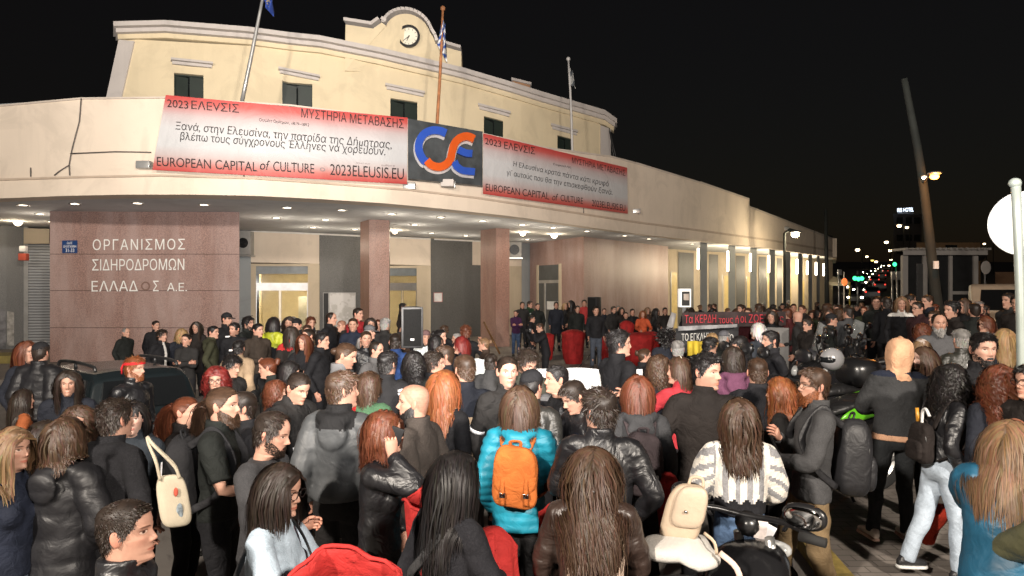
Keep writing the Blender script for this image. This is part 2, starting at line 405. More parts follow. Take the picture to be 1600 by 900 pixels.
def hair_build(P, rng, q, Rh, ch, bodyf):
    """hair as a shell close to the scalp and many strands that fall, part and curl; returns MB in body space"""
    style = P['hair']; mb = MB(); fem = P.get('fem', 0); wide = P.get('wide', 1.0); rec = P.get('recede', 0)
    def place(L): return L @ Rh.T + ch
    thick = {'short': .012, 'crop': .006, 'buzz': .003, 'long': .012, 'wavy': .016, 'curly': .024, 'tail': .004, 'bun': .004, 'bob': .012, 'messy': .018, 'bald': .002, 'slick': .005, 'fringe': .013, 'afro': .03}[style]
    # shell
    ns = 40 if q > 1 else 28; nr = 22 if q > 1 else 14
    th = np.linspace(-PI, PI, ns, endpoint=False); a = th - .25 * np.sin(th); tt = np.concatenate([np.linspace(.05, .93, nr), [.965, .99, 1.0]])
    A, T = np.meshgrid(a, tt); B = headpt(A, T, fem, wide); hl = hairline(A, rec)
    up = sm(.35, .85, T); dirn = B - np.array([0, -.005, .118]); dirn /= np.linalg.norm(dirn, axis=-1, keepdims=True)
    edge = sm(hl - .02, hl + .10, T)
    fade = 1.0
    if style in ('short', 'messy'): fade = .35 + .65 * sm(.42, .72, T)
    if style in ('crop',): fade = .4 + .6 * sm(.5, .8, T)
    rough_ = nz(B.reshape(-1, 3), int(rng.randint(50)), 65).reshape(T.shape)
    off = -.004 * (1 - sm(hl - .03, hl + .02, T)) + .001 + edge * thick * fade * (1 + .35 * rough_ * (0 if style in ('tail', 'slick', 'bun', 'buzz') else 1))
    S = B + dirn * off[..., None]; keep = T > hl - .09; idx = np.arange(T.size).reshape(T.shape); n2 = ns; F = []
    for i in range(len(tt) - 1):
        for k in range(n2):
            k2 = (k + 1) % n2
            if keep[i, k] and keep[i, k2] and keep[i+1, k] and keep[i+1, k2]: F.append((idx[i,k], idx[i,k2], idx[i+1,k2], idx[i+1,k]))
    F.append(tuple(idx[-1]))
    cs = np.clip(.72 + .25 * nz(S.reshape(-1, 3) * np.array([1, 1, .35]), 5, 110), .35, 1.1)[:, None] * np.ones(3)
    if style != 'bald': mb.add(place(S.reshape(-1, 3)), F, 0, cs)
    # strands
    spec = {'short': (1500, .032, 3, 0), 'crop': (1200, .014, 2, 0), 'messy': (1500, .055, 4, .004), 'long': (1000, .42, 14, .004), 'wavy': (1000, .40, 18, .008), 'curly': (1100, .34, 22, .016),
            'bob': (1000, .25, 11, .004), 'fringe': (1000, .25, 11, .002), 'tail': (320, .34, 12, .006), 'bun': (0, 0, 0, 0), 'slick': (0, 0, 0, 0), 'buzz': (0, 0, 0, 0), 'bald': (0, 0, 0, 0), 'afro': (700, .10, 7, .016)}[style]
    n, L, nst, wav = spec; L = P.get('hairlen', L) if n and L > .2 else L; L *= 1.0
    n = int(n * {3: 3.0, 2: 1.8, 1: .5, 0: .28}[q]); wd = .0085 * {3: .42, 2: .72, 1: 1.6, 0: 2.2}[q]
    if style in ('short', 'crop', 'messy', 'slick'): wd *= .5
    g = np.array([0, 0, -1.])
    if n:
        aa = rng.uniform(-PI, PI, n * 6); t0 = rng.uniform(.05, 1.0, n * 6); ok = (t0 > hairline(aa, rec) + .01) & (rng.uniform(size=n*6) < np.where(t0 > .9, .5, 1.0))
        if style == 'tail': ok &= False
        aa, t0 = aa[ok][:n], t0[ok][:n]
        Lp = headpt(aa, t0, fem, wide); nn = Lp - np.array([0, -.005, .118]); nn /= np.linalg.norm(nn, axis=1, keepdims=True)
        longs = style in ('long', 'wavy', 'curly', 'bob', 'fringe', 'afro')
        m = len(Lp); part = P.get('part', .012)
        if longs:
            s_ = np.sign(Lp[:, 0] - part); s_[s_ == 0] = 1
            d = nn * .35 + np.stack([s_ * .75 * np.clip(t0 - .2, .1, 1), -.38 * np.ones(m) * (Lp[:, 1] > -.03), -.35 * np.ones(m)], 1)
            if style == 'afro': d = nn * 1.0
            if style == 'fringe':
                fr = (np.abs(aa) < R(42)) & (t0 > .75); d[fr] = nn[fr] * .3 + np.array([0, .7, -.5])
        elif style in ('short', 'crop', 'messy'):
            sw = P.get('sweep', (.2, .6)); d = nn * (.5 if style == 'messy' else .4) + np.stack([np.full(m, sw[0]), sw[1] * (t0 > .6), -.55 * (t0 < .75)], 1) + rng.normal(size=(m, 3)) * (.30 if style == 'messy' else .16)
        else: d = nn * .06 + np.stack([0 * t0, -1 + 0 * t0, -.5 * (t0 < .8)], 1)
        p = place(Lp + nn * (.003 + .9 * thick * rng.uniform(.5, 1.1, (m, 1)) * (1 if longs else .55 * sm(.42, .75, t0)[:, None] + .1))); d = d @ Rh.T; nw_ = nn @ Rh.T
    if style == 'tail':
        tp = P.get('tie', (0, -.118, .15)); m = n
        p = place(np.array(tp) + rng.normal(size=(m, 3)) * .012); d = (np.array([0, -.8, .1]) + rng.normal(size=(m, 3)) * .22) @ Rh.T; nw_ = d.copy(); aa = np.full(m, PI); t0 = np.full(m, .6); longs = True
    if n and m:
        d /= np.linalg.norm(d, axis=1, keepdims=True)
        ln = L * rng.uniform(.72, 1.08, m) if L > .2 else L * rng.uniform(.5, 1.15, m)
        if style == 'fringe': ln = np.where((np.abs(aa) < R(42)) & (t0 > .75), .062, ln)
        step = ln / nst; lay = rng.uniform(0, 1, m)
        path = [p.copy()]; hc = ch + Rh @ np.array([0, -.004, .122]); hr = np.array([.079 * wide, .101, .122])
        puff = P.get('bodypuff', .02)
        for k in range(nst):
            if longs:
                dn = d * (.66 if style != 'afro' else .97) + g * (.34 if style != 'afro' else .05) + rng.normal(size=(m, 3)) * (.045 if wav < .006 else .06 if style == 'wavy' else .12); d = dn / np.linalg.norm(dn, axis=1, keepdims=True)
            else: dn = d + g * .16 - nw_ * .22; d = dn / np.linalg.norm(dn, axis=1, keepdims=True)
            p = p + d * step[:, None]
            if longs:
                # keep clear of the head
                ql = (p - hc) @ Rh; e = np.linalg.norm(ql / (hr + .006 + .008 * lay[:, None]), axis=1); ins = (e < 1) & (e > 1e-6)
                p[ins] = (ql[ins] / e[ins, None]) @ Rh.T + hc
                # out of the face
                if True:
                    ql = (p - hc) @ Rh; f = (ql[:, 1] > .035) & (np.abs(ql[:, 0]) < .066) & (ql[:, 2] < .055) & (ql[:, 2] > -.16)
                    if style == 'fringe': f &= ~((np.abs(aa) < R(42)) & (t0 > .75))
                    ql[f, 0] = np.sign(ql[f, 0] + 1e-6 + (Lp[f, 0] if style != 'tail' else 0)) * .068; p[f] = ql[f] @ Rh.T + hc
                bk_ = p[:, 2] < 1.56; p[bk_, 0] *= np.where(np.abs(p[bk_, 0]) > .10, .955, .985)
                # shoulders, chest and back
                for c_, r_ in bodyf:
                    qv = (p - c_) / (r_ + puff * .6 + .018 * lay[:, None]); e = np.linalg.norm(qv, axis=1); ins = e < 1
                    p[ins] = c_ + qv[ins] / np.maximum(e[ins, None], .05) * (r_ + puff * .6 + .018 * lay[ins, None])
            path.append(p.copy())
        Q = np.stack(path, 1)                                       # m, nst+1, 3
        if wav and longs:
            s_ = np.linspace(0, 1, nst + 1)[None, :] * ln[:, None]; cl = rng.randint(0, 40, m); ph = 4.5 * nz(Q[:, 0] * np.array([1, 1, .3]), 11, 20) + rng.normal(size=m) * .45
            fr_ = {'wavy': 26, 'curly': 52, 'afro': 70}.get(style, 14) * (1 + .15 * rng.normal(size=40)[cl])
            amp = wav * np.minimum(s_ / .10, 1.0)
            Q[..., 0] += amp * np.cos(s_ * fr_[:, None] + ph[:, None]); Q[..., 1] += amp * np.sin(s_ * fr_[:, None] + ph[:, None])
        D = np.gradient(Q, axis=1); D /= np.linalg.norm(D, axis=-1, keepdims=True) + 1e-9
        O = Q - (hc if True else 0); O[..., 2] *= .25; wv = np.cross(D, O); wv /= np.linalg.norm(wv, axis=-1, keepdims=True) + 1e-9
        wv += rng.normal(size=(m, 1, 3)) * (.10 if longs else .3)
        tap = np.linspace(1, 0, nst + 1) ** .5 * .85 + .15; tap[0] = .7
        hw = wd * rng.uniform(.6, 1.3, (m, 1)) * tap[None, :]
        V = np.stack([Q - wv * hw[..., None], Q + wv * hw[..., None]], 2).reshape(-1, 3); K = nst + 1
        b = (np.arange(m)[:, None] * K + np.arange(nst)[None, :]) * 2
        F = np.stack([b, b + 1, b + 3, b + 2], -1).reshape(-1, 4)
        br = np.clip(rng.normal(.98, .10, m), .65, 1.3); C = np.repeat(br[:, None] * (1 + .08 * rng.normal(size=(m, 3))), K * 2, 0)
        mb.add(V, F.tolist(), 0, C)
    if style == 'tail':
        V, F = sphere(place(np.array(P.get('tie', (0, -.118, .15))[:3])), (.02, .02, .02), 10, 6); mb.add(V, F, 0, (.35, .3, .3))
    if style in ('tail', 'bun', 'slick') and q > 0:      # combed strands that run over the scalp to the back
        m = {3: 900, 2: 550, 1: 220}[q]; aa = rng.uniform(-PI, PI, m * 3); t0 = rng.uniform(.1, .97, m * 3); ok = t0 > hairline(aa, rec); aa, t0 = aa[ok][:m], t0[ok][:m]; m = len(aa); K = 9; Q = []
        te = .62 if style != 'slick' else .30
        for s_ in np.linspace(0, .97 if style != 'slick' else .6, K):
            A = aa + (np.sign(aa) * PI - aa) * s_; T = t0 + (te - t0) * s_ + .30 * s_ * (1 - s_) * np.cos(aa / 2); X = headpt(A, np.clip(T, .02, .995), fem, wide); N = X - np.array([0, -.005, .118]); N /= np.linalg.norm(N, axis=1, keepdims=True)
            Q.append(X + N * (thick + .0012 + .0035 * rng.uniform(0, 1, (m, 1)) * (1 - .6 * s_)))
        Q = np.stack(Q, 1); D = np.gradient(Q, axis=1); N = Q - np.array([0, -.005, .118]); wv = np.cross(D, N); wv /= np.linalg.norm(wv, axis=-1, keepdims=True) + 1e-9
        hw = {3: .0022, 2: .0034, 1: .007}[q] * np.linspace(1, .5, K)[None, :, None]; V = np.stack([Q - wv * hw, Q + wv * hw], 2).reshape(-1, 3); b = (np.arange(m)[:, None] * K + np.arange(K - 1)[None]) * 2
        mb.add(place(V), np.stack([b, b + 1, b + 3, b + 2], -1).reshape(-1, 4).tolist(), 0, np.repeat(np.clip(rng.normal(.97, .2, m), .5, 1.5)[:, None] * np.ones((1, 3)), K * 2, 0))
    if style == 'bun':
        c = place(np.array(P.get('tie', (0, -.125, .165)))); V, F = sphere(c, (.042, .038, .040), 14, 9); V = V + (V - c) * (.18 * nz(V, 4, 90))[:, None]; mb.add(V, F, 0, .8)
    return mb
def beard_build(P, rng, q, Rh, ch):
    L = P['beard']; mb = MB(); n = int(1500 * (1 if q > 1 else .4)); wide = P.get('wide', 1)
    a = rng.uniform(-R(95), R(95), n * 4); t = rng.uniform(-.06, .42, n * 4); ad = np.degrees(abs(a))
    X = headpt(a, t, 0, wide)
    up = np.interp(ad, [0, 18, 35, 60, 95], [.285, .27, .17, .30, .46]); lo = np.interp(ad, [0, 40, 95], [-.05, -.03, .14])
    mouth = ((np.abs(X[:, 0]) / .026) ** 2 + ((t - .202) / .030) ** 2) < 1
    ok = (t < up) & (t > lo) & ~mouth; a, t, X = a[ok][:n], t[ok][:n], X[ok][:n]; m = len(X)
    nn = X - np.array([0, 0, .09]); nn /= np.linalg.norm(nn, axis=1, keepdims=True)
    d = nn * .2 + np.array([0, .12, -.8]) + rng.normal(size=(m, 3)) * .12; d /= np.linalg.norm(d, axis=1, keepdims=True)
    ln = L * rng.uniform(.5, 1.1, m) * np.interp(np.degrees(abs(a)), [0, 50, 95], [1.2, .7, .3]); p = X + nn * .003 + np.array([0, .002, 0]); path = [p]
    for k in range(3): p = p + d * (ln / 3)[:, None] - nn * .001; path.append(p)
    Q = np.stack(path, 1); D = np.gradient(Q, axis=1); wv = np.cross(D, nn[:, None, :]); wv /= np.linalg.norm(wv, axis=-1, keepdims=True) + 1e-9
    hw = (.0034 if q > 1 else .006) * np.array([1, .95, .8, .3]); V = np.stack([Q - wv * hw[None, :, None], Q + wv * hw[None, :, None]], 2).reshape(-1, 3)
    b = (np.arange(m)[:, None] * 4 + np.arange(3)[None]) * 2; F = np.stack([b, b+1, b+3, b+2], -1).reshape(-1, 4)
    C = np.repeat(np.clip(rng.normal(.95, .25, m), .4, 1.6)[:, None] * np.ones((1, 3)), 8, 0)
    mb.add(V @ Rh.T + ch, F.tolist(), 0, C); return mb

def person(P):
    """one person: an Empty at the feet with body, hair and clothes as children.  Local frame: x right hand side, y front, z up, 1.75 m tall."""
    rng = np.random.RandomState(P.get('seed', abs(hash(P['label'])) % 9999 if False else sum(map(ord, P['label'])) % 9973)); q = P.get('q', 2)
    X, Y = P['xy']; H = P.get('H', 1.75); S = H / 1.75; fem = P.get('fem', 0); a = P.get('a', 180); ha = P.get('ha', a); bw = P.get('bw', (.92 if fem else 1.02) + float(np.random.RandomState(int(abs(P['xy'][0] * 100))).uniform(-.03, .06)))
    root = thing('person', P['label'], 'person', (X, Y, P['z']), R(a + 180), P.get('group'), S)
    if P.get('tilt'): root.rotation_euler = (Matrix.Rotation(R(P['tilt']), 3, 'Y') @ Matrix.Rotation(R(a + 180), 3, 'Z')).to_euler()
    hp = P.get('hp', 0); lean = P.get('lean', 0)
    Rh = np.array((Matrix.Rotation(R(ha - a), 3, 'Z') @ Matrix.Rotation(R(-hp), 3, 'X') @ Matrix.Rotation(R(P.get('hr', 0)), 3, 'Y')))
    hs = P.get('hs', 1.0); Rh_s = Rh * hs
    neckz = 1.515; piv = np.array([0, .012, neckz]); ch = piv + Rh_s @ np.array([0, .008, 0]) if False else piv + np.array([0, .012, 0]) + Rh @ np.array([0, .0, 0])
    fwd = Rh @ np.array([0, 1, 0]); ch = piv + np.array([0, 0.0, 0]) + np.array([fwd[0], fwd[1], 0]) * .012 + np.array([0, 0, -.012 * (hp / 20.)])
    def bend(V):
        if not lean: return V
        V = np.array(V, float); k = sm(.86, 1.12, V[:, 2]); L = R(lean) * k; y, z = V[:, 1] - .0, V[:, 2] - .95
        V[:, 1], V[:, 2] = y * np.cos(L) + z * np.sin(L), .95 + z * np.cos(L) - y * np.sin(L); return V
    def bmb(mb): mb.V = [bend(v) for v in mb.V]; return mb
    SK = skin_mat(SKIN[P.get('skin', 'mid')])
    puff = P.get('puff', 0.0); top = P.get('top', 'jacket'); tk = P.get('tk', 'cotton'); tc = P.get('tc', (.015, .015, .017))
    bodyf = [(np.array([0, -.005, 1.22]), np.array([.185 * bw, .118, .30])), (np.array([.12, -.005, 1.36]), np.array([.085, .075, .075])), (np.array([-.12, -.005, 1.36]), np.array([.085, .075, .075]))]
    P.setdefault('bodypuff', .022 + puff * 1.6 + (.022 if P.get('hood') == 'down' else 0)); P.setdefault('wide', float(rng.uniform(.95, 1.05))); P.setdefault('nose', float(rng.uniform(.85, 1.2)))
    # arms
    sw = .168 * bw; arms = []
    for side, key in ((1, P.get('ar', 'down')), (-1, P.get('al', 'down'))):
        w, hint, fd, th, curl = ARMS[key] if isinstance(key, str) else key
        mir = np.array([side, 1, 1]); Sh = np.array([sw * side, -.005, 1.405]); w = np.array(w) * mir; w = np.array([w[0] + side * .02 * (bw - 1) * 8, w[1] + puff * .3, w[2]])
        E, Wp = ik(Sh, w, np.array(hint) * mir, .295, .262)
        fdir = (Wp - E) if fd is None else np.array(fd) * mir
        arms.append((side, Sh, E, Wp, fdir / np.linalg.norm(fdir), np.array(th) * mir, curl))
    # body
    b = MB(); nr, ns = {3: (104, 112), 2: (62, 72), 1: (34, 40), 0: (22, 28)}[q]
    V, F, C, T, A_, T_, tl = head_mesh(P, nr, ns)
    k = sm(-.34, -.02, V[:, 2] / .235)[:, None]; Vh = (V * hs) @ Rh.T + ch; Vn = V + piv + np.array([0, -.004, 0]); V = Vn * (1 - k) + Vh * k
    tr = [ell(z, w * bw, d, yc, ns) for z, w, d, yc in ((.90, .15, .10, 0), (1.05, .135, .092, 0), (1.25, .155, .10, 0), (1.36, .15, .09, 0), (1.405, .10, .07, -.012))]
    th = np.linspace(-PI, PI, ns, endpoint=False); an = th - .42 * np.sin(th)
    tr = [np.stack([w * bw * np.sin(an), yc + d * np.cos(an), np.full(ns, z)], 1) for z, w, d, yc in ((.90, .15, .10, 0), (1.05, .135, .092, 0), (1.25, .155, .10, 0), (1.355, .155, .09, 0), (1.395, .105, .074, -.012))]
    nt_ = len(tr) * ns; Vt = np.concatenate(tr + [V]); Ft = [(i*ns+k_, i*ns+(k_+1) % ns, (i+1)*ns+(k_+1) % ns, (i+1)*ns+k_) for i in range(len(tr)) for k_ in range(ns)]
    Ft += [tuple(j + nt_ for j in f) for f in F]; Ft.append(tuple(range(ns))[::-1])
    b.add(Vt, Ft, 0, np.concatenate([np.ones((nt_, 3)), C]))
    if P.get('ears', 1):
        for s_ in (1, -1):
            ev, ef = sphere((0, 0, 0), (.009, .019, .032), 10, 8); ev[:, 0] += .006 * (ev[:, 1] < 0) - .3 * (ev[:, 1]); ev[:, 1] += ev[:, 2] * -.12
            ev = ev * np.array([s_, 1, 1]) + np.array([s_ * .078 * P.get('wide', 1), -.008, .112]); b.add((ev * hs) @ Rh.T + ch, ef, 0, (1, .80, .77))
    for side, Sh, E, Wp, fd, th_, curl in arms:
        b.tube([Sh - np.array([.03*side, 0, .02]), Sh * .5 + E * .5, E, E * .45 + Wp * .55, Wp], [.046, .043, .037, .036, .025], 12, sub=2)
        hand(b, Wp, fd, th_, side, curl, ns=6 if q > 1 else 5)
    lst = P.get('legs', 'stand'); lg = []
    for s_ in (1, -1):
        ft = np.array({'stand': (.105 * s_, .0, .08), 'wide': (.16 * s_, .02 * s_, .08), 'walk': (.09 * s_, .17 * s_, .08 + (.03 if s_ < 0 else 0)), 'weight': ((.10 if s_ > 0 else -.17), (.0 if s_ > 0 else .07), .08), 'close': (.075 * s_, .03 * s_, .08)}[lst])
        hip = np.array([.085 * s_ * bw, 0, .90]); kn = hip * .48 + ft * .52 + np.array([0, .03, 0.0]); lg.append((s_, hip, kn, ft))
        b.tube([hip + np.array([-.01 * s_, 0, .04]), kn, ft], [.075, .05, .034], 10, sub=3)
    bmb(b).obj('body', SK, root)
    # trousers
    tm = fabric(P.get('bc', (.012, .012, .014)), P.get('bk', 'cotton')); t = MB(); leg = P.get('leg', 1.0)
    V, F = loft([ell(z, w * (.96 if fem else 1) * P.get('hips', 1), d, yc, 20) for z, w, d, yc in ((.80, .12, .09, -.01), (.86, .168, .122, -.012), (.93, .172, .125, -.012), (1.0, .155, .108, 0), (1.06, .146, .10, 0))]); t.add(V, F)
    for s_, hip, kn, ft in lg:
        t.tube([hip + np.array([0, -.006, 0]), hip * .6 + kn * .4, kn, kn * .5 + ft * .5 + np.array([0, -.012, 0]), ft + np.array([0, -.008, -.02])], np.array([.094, .088, .066 * leg, .060 * leg, .056 * leg]) * (1 if not fem else .98), 14, sub=3)
    to = bmb(t).obj('trousers', tm, root); vx = {3: .013, 2: .015, 1: .022, 0: .03}[q]
    sd = int(rng.randint(40))
    def crease(amp, f, zs=1.0):
        def fn(o, me, co):
            n_ = normals(me); w_ = nz(co * np.array([1, 1, zs]), sd, f, 9); w_ = np.where(w_ > 0, np.abs(w_) ** 1.3, -np.abs(w_) * .6)
            r2 = nz(co * np.array([1.2, 1.2, 2.2]), sd + 1, f * 2.3, 7)
            co2 = co + n_ * ((w_ * amp + r2 * amp * .3))[:, None]; me.vertices.foreach_set('co', co2.ravel())
        return fn
    fuse(to, vx, 3, crease(.006 if q > 0 else .003, 15, 2.2))
    # shoes
    if P.get('shoes', 1) and q > 0:
        sc_ = P.get('sc', (.012, .012, .012)); sole = P.get('sole', sc_)
        for s_, hip, kn, ft in lg:
            sb = MB(); up = []; so = []
            for y, w, h in ((-.085, .024, .05), (-.06, .036, .085), (-.01, .040, .105), (.05, .042, .085), (.10, .046, .062), (.15, .043, .048), (.175, .026, .036)):
                e = ell(0, w, h / 2, 0, 12, p=2.6); up.append(np.stack([ft[0] + e[:, 0] + s_ * max(y, 0) * .12, np.full(12, ft[1] + y), ft[2] - .08 + .022 + h / 2 + e[:, 1] * .98], 1))
                e = ell(0, w + .004, .013, 0, 12, p=4); so.append(np.stack([ft[0] + e[:, 0] + s_ * max(y, 0) * .12, np.full(12, ft[1] + y * 1.03), ft[2] - .08 + .0135 + e[:, 1]], 1))
            V, F = loft(up); sb.add(V, F, 0); V, F = loft(so); sb.add(V, F, 1)
            sb.obj('shoe', [fabric(sc_, 'leather'), fabric(sole, 'cotton')], root)
    # top
    hem = P.get('hem', {'jacket': .86, 'coat': .62, 'tee': .90, 'leather': .92, 'sweater': .90, 'bomber': .93, 'puffer': .80, 'hoodie': .86, 'long': .48, 'crop': 1.03}.get(top, .88)); g_ = .010 + puff
    if top == 'long': g_ += .02
    j = MB(); hb = 1.0 if hem < .95 else .9
    rz = [(hem, (.168 if hem > .8 else .185) * hb + g_, (.122 if hem > .8 else .14) * hb + g_, -.008), (max(hem + .04, .94), .163 * hb + g_ * 1.1, .118 * hb + g_, -.006), (1.07, .150 + g_ * 1.2, .106 + g_, 0), (1.20, .168 + g_, .116 + g_, .004), (1.31, .183 + g_ * .8, .116 + g_ * .7, .0),
          (1.385, .165 + g_ * .5, .100 + g_ * .5, -.008), (1.43, .125 + g_ * .3, .084 + g_ * .3, -.014), (1.475, .082, .074, -.012)]
    if P.get('collar', 1): rz += [(1.515, .076, .084, -.006), (1.542, .077, .090, -.004)]
    else: rz[-1] = (1.475, .078, .068, -.014)
    if fem: rz = [(z, w * (.95 if z > 1.0 else 1.0), d, y) for z, w, d, y in rz]
    V, F = loft([ell(z, w * bw, d, yc, 24) for z, w, d, yc in rz]); j.add(V, F)
    if fem and not P.get('nobust'):
        for s_ in (1, -1): V, F = sphere((.075 * s_, .075 + g_, 1.24), (.075, .065, .075), 12, 8); j.add(V, F)
    sl = 0.42 if top == 'tee' else P.get('sleeve', 1.0); slw = P.get('slw', 1.0)
    for side, Sh, E, Wp, fd, th_, curl in arms:
        pin = Sh * np.array([.45, 1, 1]); Wc = Wp - (Wp - E) / np.linalg.norm(Wp - E) * .004
        if sl < .9:
            En = Sh + (E - Sh) * (sl / .5); pts = [pin, Sh, Sh * .5 + En * .5, En]; rr = np.array([.075, .073, .070, .069]) + g_ * .4
        else: pts = [pin, Sh, Sh * .5 + E * .5, E, E * .5 + Wc * .5, Wc]; rr = (np.array([.066, .066, .061, .053, .049, .040]) + g_ * np.array([.6, .75, .8, .8, .8, .6])) * np.array([1, 1, slw, slw, slw, 1])
        if fem: rr = rr * .93
        j.tube(pts, rr, 14, sub=3)
    if P.get('hood') == 'down':
        j.tube([(-.105, .015, 1.475), (-.10, -.06, 1.47), (-.05, -.105, 1.455), (0, -.118, 1.445), (.05, -.105, 1.455), (.10, -.06, 1.47), (.105, .015, 1.475)], [.022, .036, .046, .05, .046, .036, .022], 12, sub=2)
        V, F = sphere((0, -.128 - puff, 1.37), (.105, .035, .10), 14, 10); j.add(V, F)
    if P.get('hood') == 'up':
        pass
    mats = [fabric(tc, tk)] + [fabric(*m_) for m_ in P.get('mats', [])]
    jo = bmb(j).obj({'coat': 'coat', 'tee': 'tshirt', 'sweater': 'sweater', 'hoodie': 'hoodie', 'crop': 'sweater', 'long': 'raincoat'}.get(top, 'jacket'), mats, root)
    cr = crease(.0075 if tk in ('leather', 'nylon') else .0055, 15, 2.2); zone = P.get('zone'); bands = P.get('bands')
    def aft(o, me, co):
        if q > 0: cr(o, me, co)
        if bands:      # quilted tubes of a down jacket
            co_ = np.empty(len(co) * 3); me.vertices.foreach_get('co', co_); co_ = co_.reshape(-1, 3); n_ = normals(me)
            co_ = co_ + n_ * (.009 * (np.abs(np.sin(PI * co_[:, 2] / bands)) ** .6 - .5))[:, None]; me.vertices.foreach_set('co', co_.ravel())
        if zone: me.polygons.foreach_set('material_index', np.asarray(zone(centers(me), rng), int))
    fuse(jo, {3: .012, 2: .014, 1: .02, 0: .028}[q], 3, aft)
    # hood pulled over the head
    if P.get('hood') == 'up':
        hm = MB(); rings = []
        for t_, w, f, bk in ((-.40, .118, .03, .125), (-.14, .086, .05, .098), (.1, .088, .075, .106), (.3, .094, .085, .118), (.5, .097, .088, .124), (.7, .094, .088, .122), (.86, .080, .075, .104), (.97, .055, .05, .070), (1.03, .018, .016, .022)):
            an = np.linspace(-PI, PI, 40, endpoint=False); c_, s_ = np.cos(an), np.sin(an); rings.append(np.stack([w * 1.1 * s_, np.where(c_ > 0, f * c_, bk * c_ * 1.1), np.full(40, t_ * .25 - .006) + .018 * (c_ < 0) * abs(c_) * (t_ > .6)], 1))
        V, F = loft(rings, False)
        V = V + (V - np.array([0, 0, .1])) * (.05 * nz(V * np.array([1, 1, .5]), 9, 42) + .03 * nz(V, 4, 90))[:, None]
        mid = V.mean(0); F = [f for f in F if not (V[list(f)][:, 1].mean() > .055 and abs(V[list(f)][:, 0].mean()) < .07 and -.02 < V[list(f)][:, 2].mean() < .185)]
        Vw = V @ Rh.T + ch; hm.add(Vw, F); ho = bmb(hm).obj('hood', fabric(P['hoodc']), root); sdf = ho.modifiers.new('thickness', 'SOLIDIFY'); sdf.thickness = .006
    # hair
    hcol = HAIRC[P.get('hc', 'dark')]
    if P['hair'] != 'none':
        hb_ = hair_build(P, rng, q, Rh_s, ch, bodyf)
        if hb_.n: bmb(hb_).obj('hair', hair_mat(np.array(hcol)), root)
    if P.get('beard'): bmb(beard_build(P, rng, q, Rh_s, ch)).obj('beard', hair_mat(np.array(HAIRC[P.get('bhc', P.get('hc', 'dark'))])), root)
    PL = lambda pts: bend(np.asarray(pts, float) @ Rh_s.T + ch)
    if P.get('glasses'):
        gm = MB(); gc = P['glasses'] if P['glasses'] != 1 else (.012, .010, .010)
        for s_ in (1, -1):
            an = np.linspace(0, 2 * PI, 19); pts = np.stack([s_ * .033 + .026 * np.cos(an), .094 - .10 * np.abs(s_ * .033 + .026 * np.cos(an)) ** 1.5 * 2 + .012, .117 + .021 * np.sin(an)], 1)
            gm.tube(PL(pts), .0022, 6); gm.tube(PL([(s_ * .059, .094, .121), (s_ * .074, .06, .122), (s_ * .079, .0, .12)]), .0022, 6)
        gm.tube(PL([(-.008, .113, .121), (0, .117, .124), (.008, .113, .121)]), .002, 6); gm.obj('glasses', plain('frame', gc, .3), root)
    if P.get('cap'):
        cm = MB(); rings = []
        for t_, g2 in ((.66, .010), (.74, .012), (.84, .014), (.92, .016), (.98, .018), (1.0, .02)):
            an = np.linspace(-PI, PI, 28, endpoint=False); p_ = headpt(an, np.full(28, t_)); rings.append(p_ * np.array([1.0, 1.0, 1.0]) + (p_ - [0, -.005, .118]) / np.linalg.norm(p_ - [0, -.005, .118], axis=1, keepdims=True) * g2)
        V, F = loft(rings); cm.add(PL(V), F)
        if P['cap'] == 'peak':
            an = np.linspace(-1.1, 1.1, 11); inn = np.stack([.082 * np.sin(an), .02 + .085 * np.cos(an), .155 + 0 * an], 1); out = np.stack([.085 * np.sin(an), .02 + .165 * np.cos(an), .146 - .01 * np.cos(an)], 1)
            V = np.concatenate([inn, out, inn - [0, 0, .005], out - [0, 0, .005]]); F = [(i, i+1, i+12, i+11) for i in range(10)] + [(i+22, i+33, i+34, i+23) for i in range(10)] + [(i+11, i+12, i+34, i+33) for i in range(10)]; cm.add(PL(V), F)
        cm.obj('cap', fabric(P.get('capc', (.012, .012, .014))), root)
    if P.get('band'):
        bm_ = MB(); an = np.linspace(-PI, PI, 40, endpoint=False)
        rr = [headpt(an, np.clip(np.full(40, t_) + .03 * np.cos(an), 0, .99)) for t_ in (.66, .70, .74, .77)]; rr = [r_ + (r_ - [0, -.005, .118]) / np.linalg.norm(r_ - [0, -.005, .118], axis=1, keepdims=True) * (.017 if i in (1, 2) else .014) for i, r_ in enumerate(rr)]
        V, F = loft(rr, False); bm_.add(PL(V), F); bm_.tube(PL([(.02, -.12, .165), (.03, -.135, .12), (.035, -.13, .06)]), [.012, .014, .008], 8, flat=.4)
        bm_.obj('bandana', fabric(P['band']), root)
    if P.get('hairclip'):
        hm = MB(); an = np.linspace(-1.5, 1.5, 15); hm.tube(PL(np.stack([.088 * np.sin(an), -.01 + 0 * an, .125 + .128 * np.cos(an)], 1)), .007, 8, flat=.6); hm.obj('hairband', plain('hairclip', P['hairclip'], .35), root)
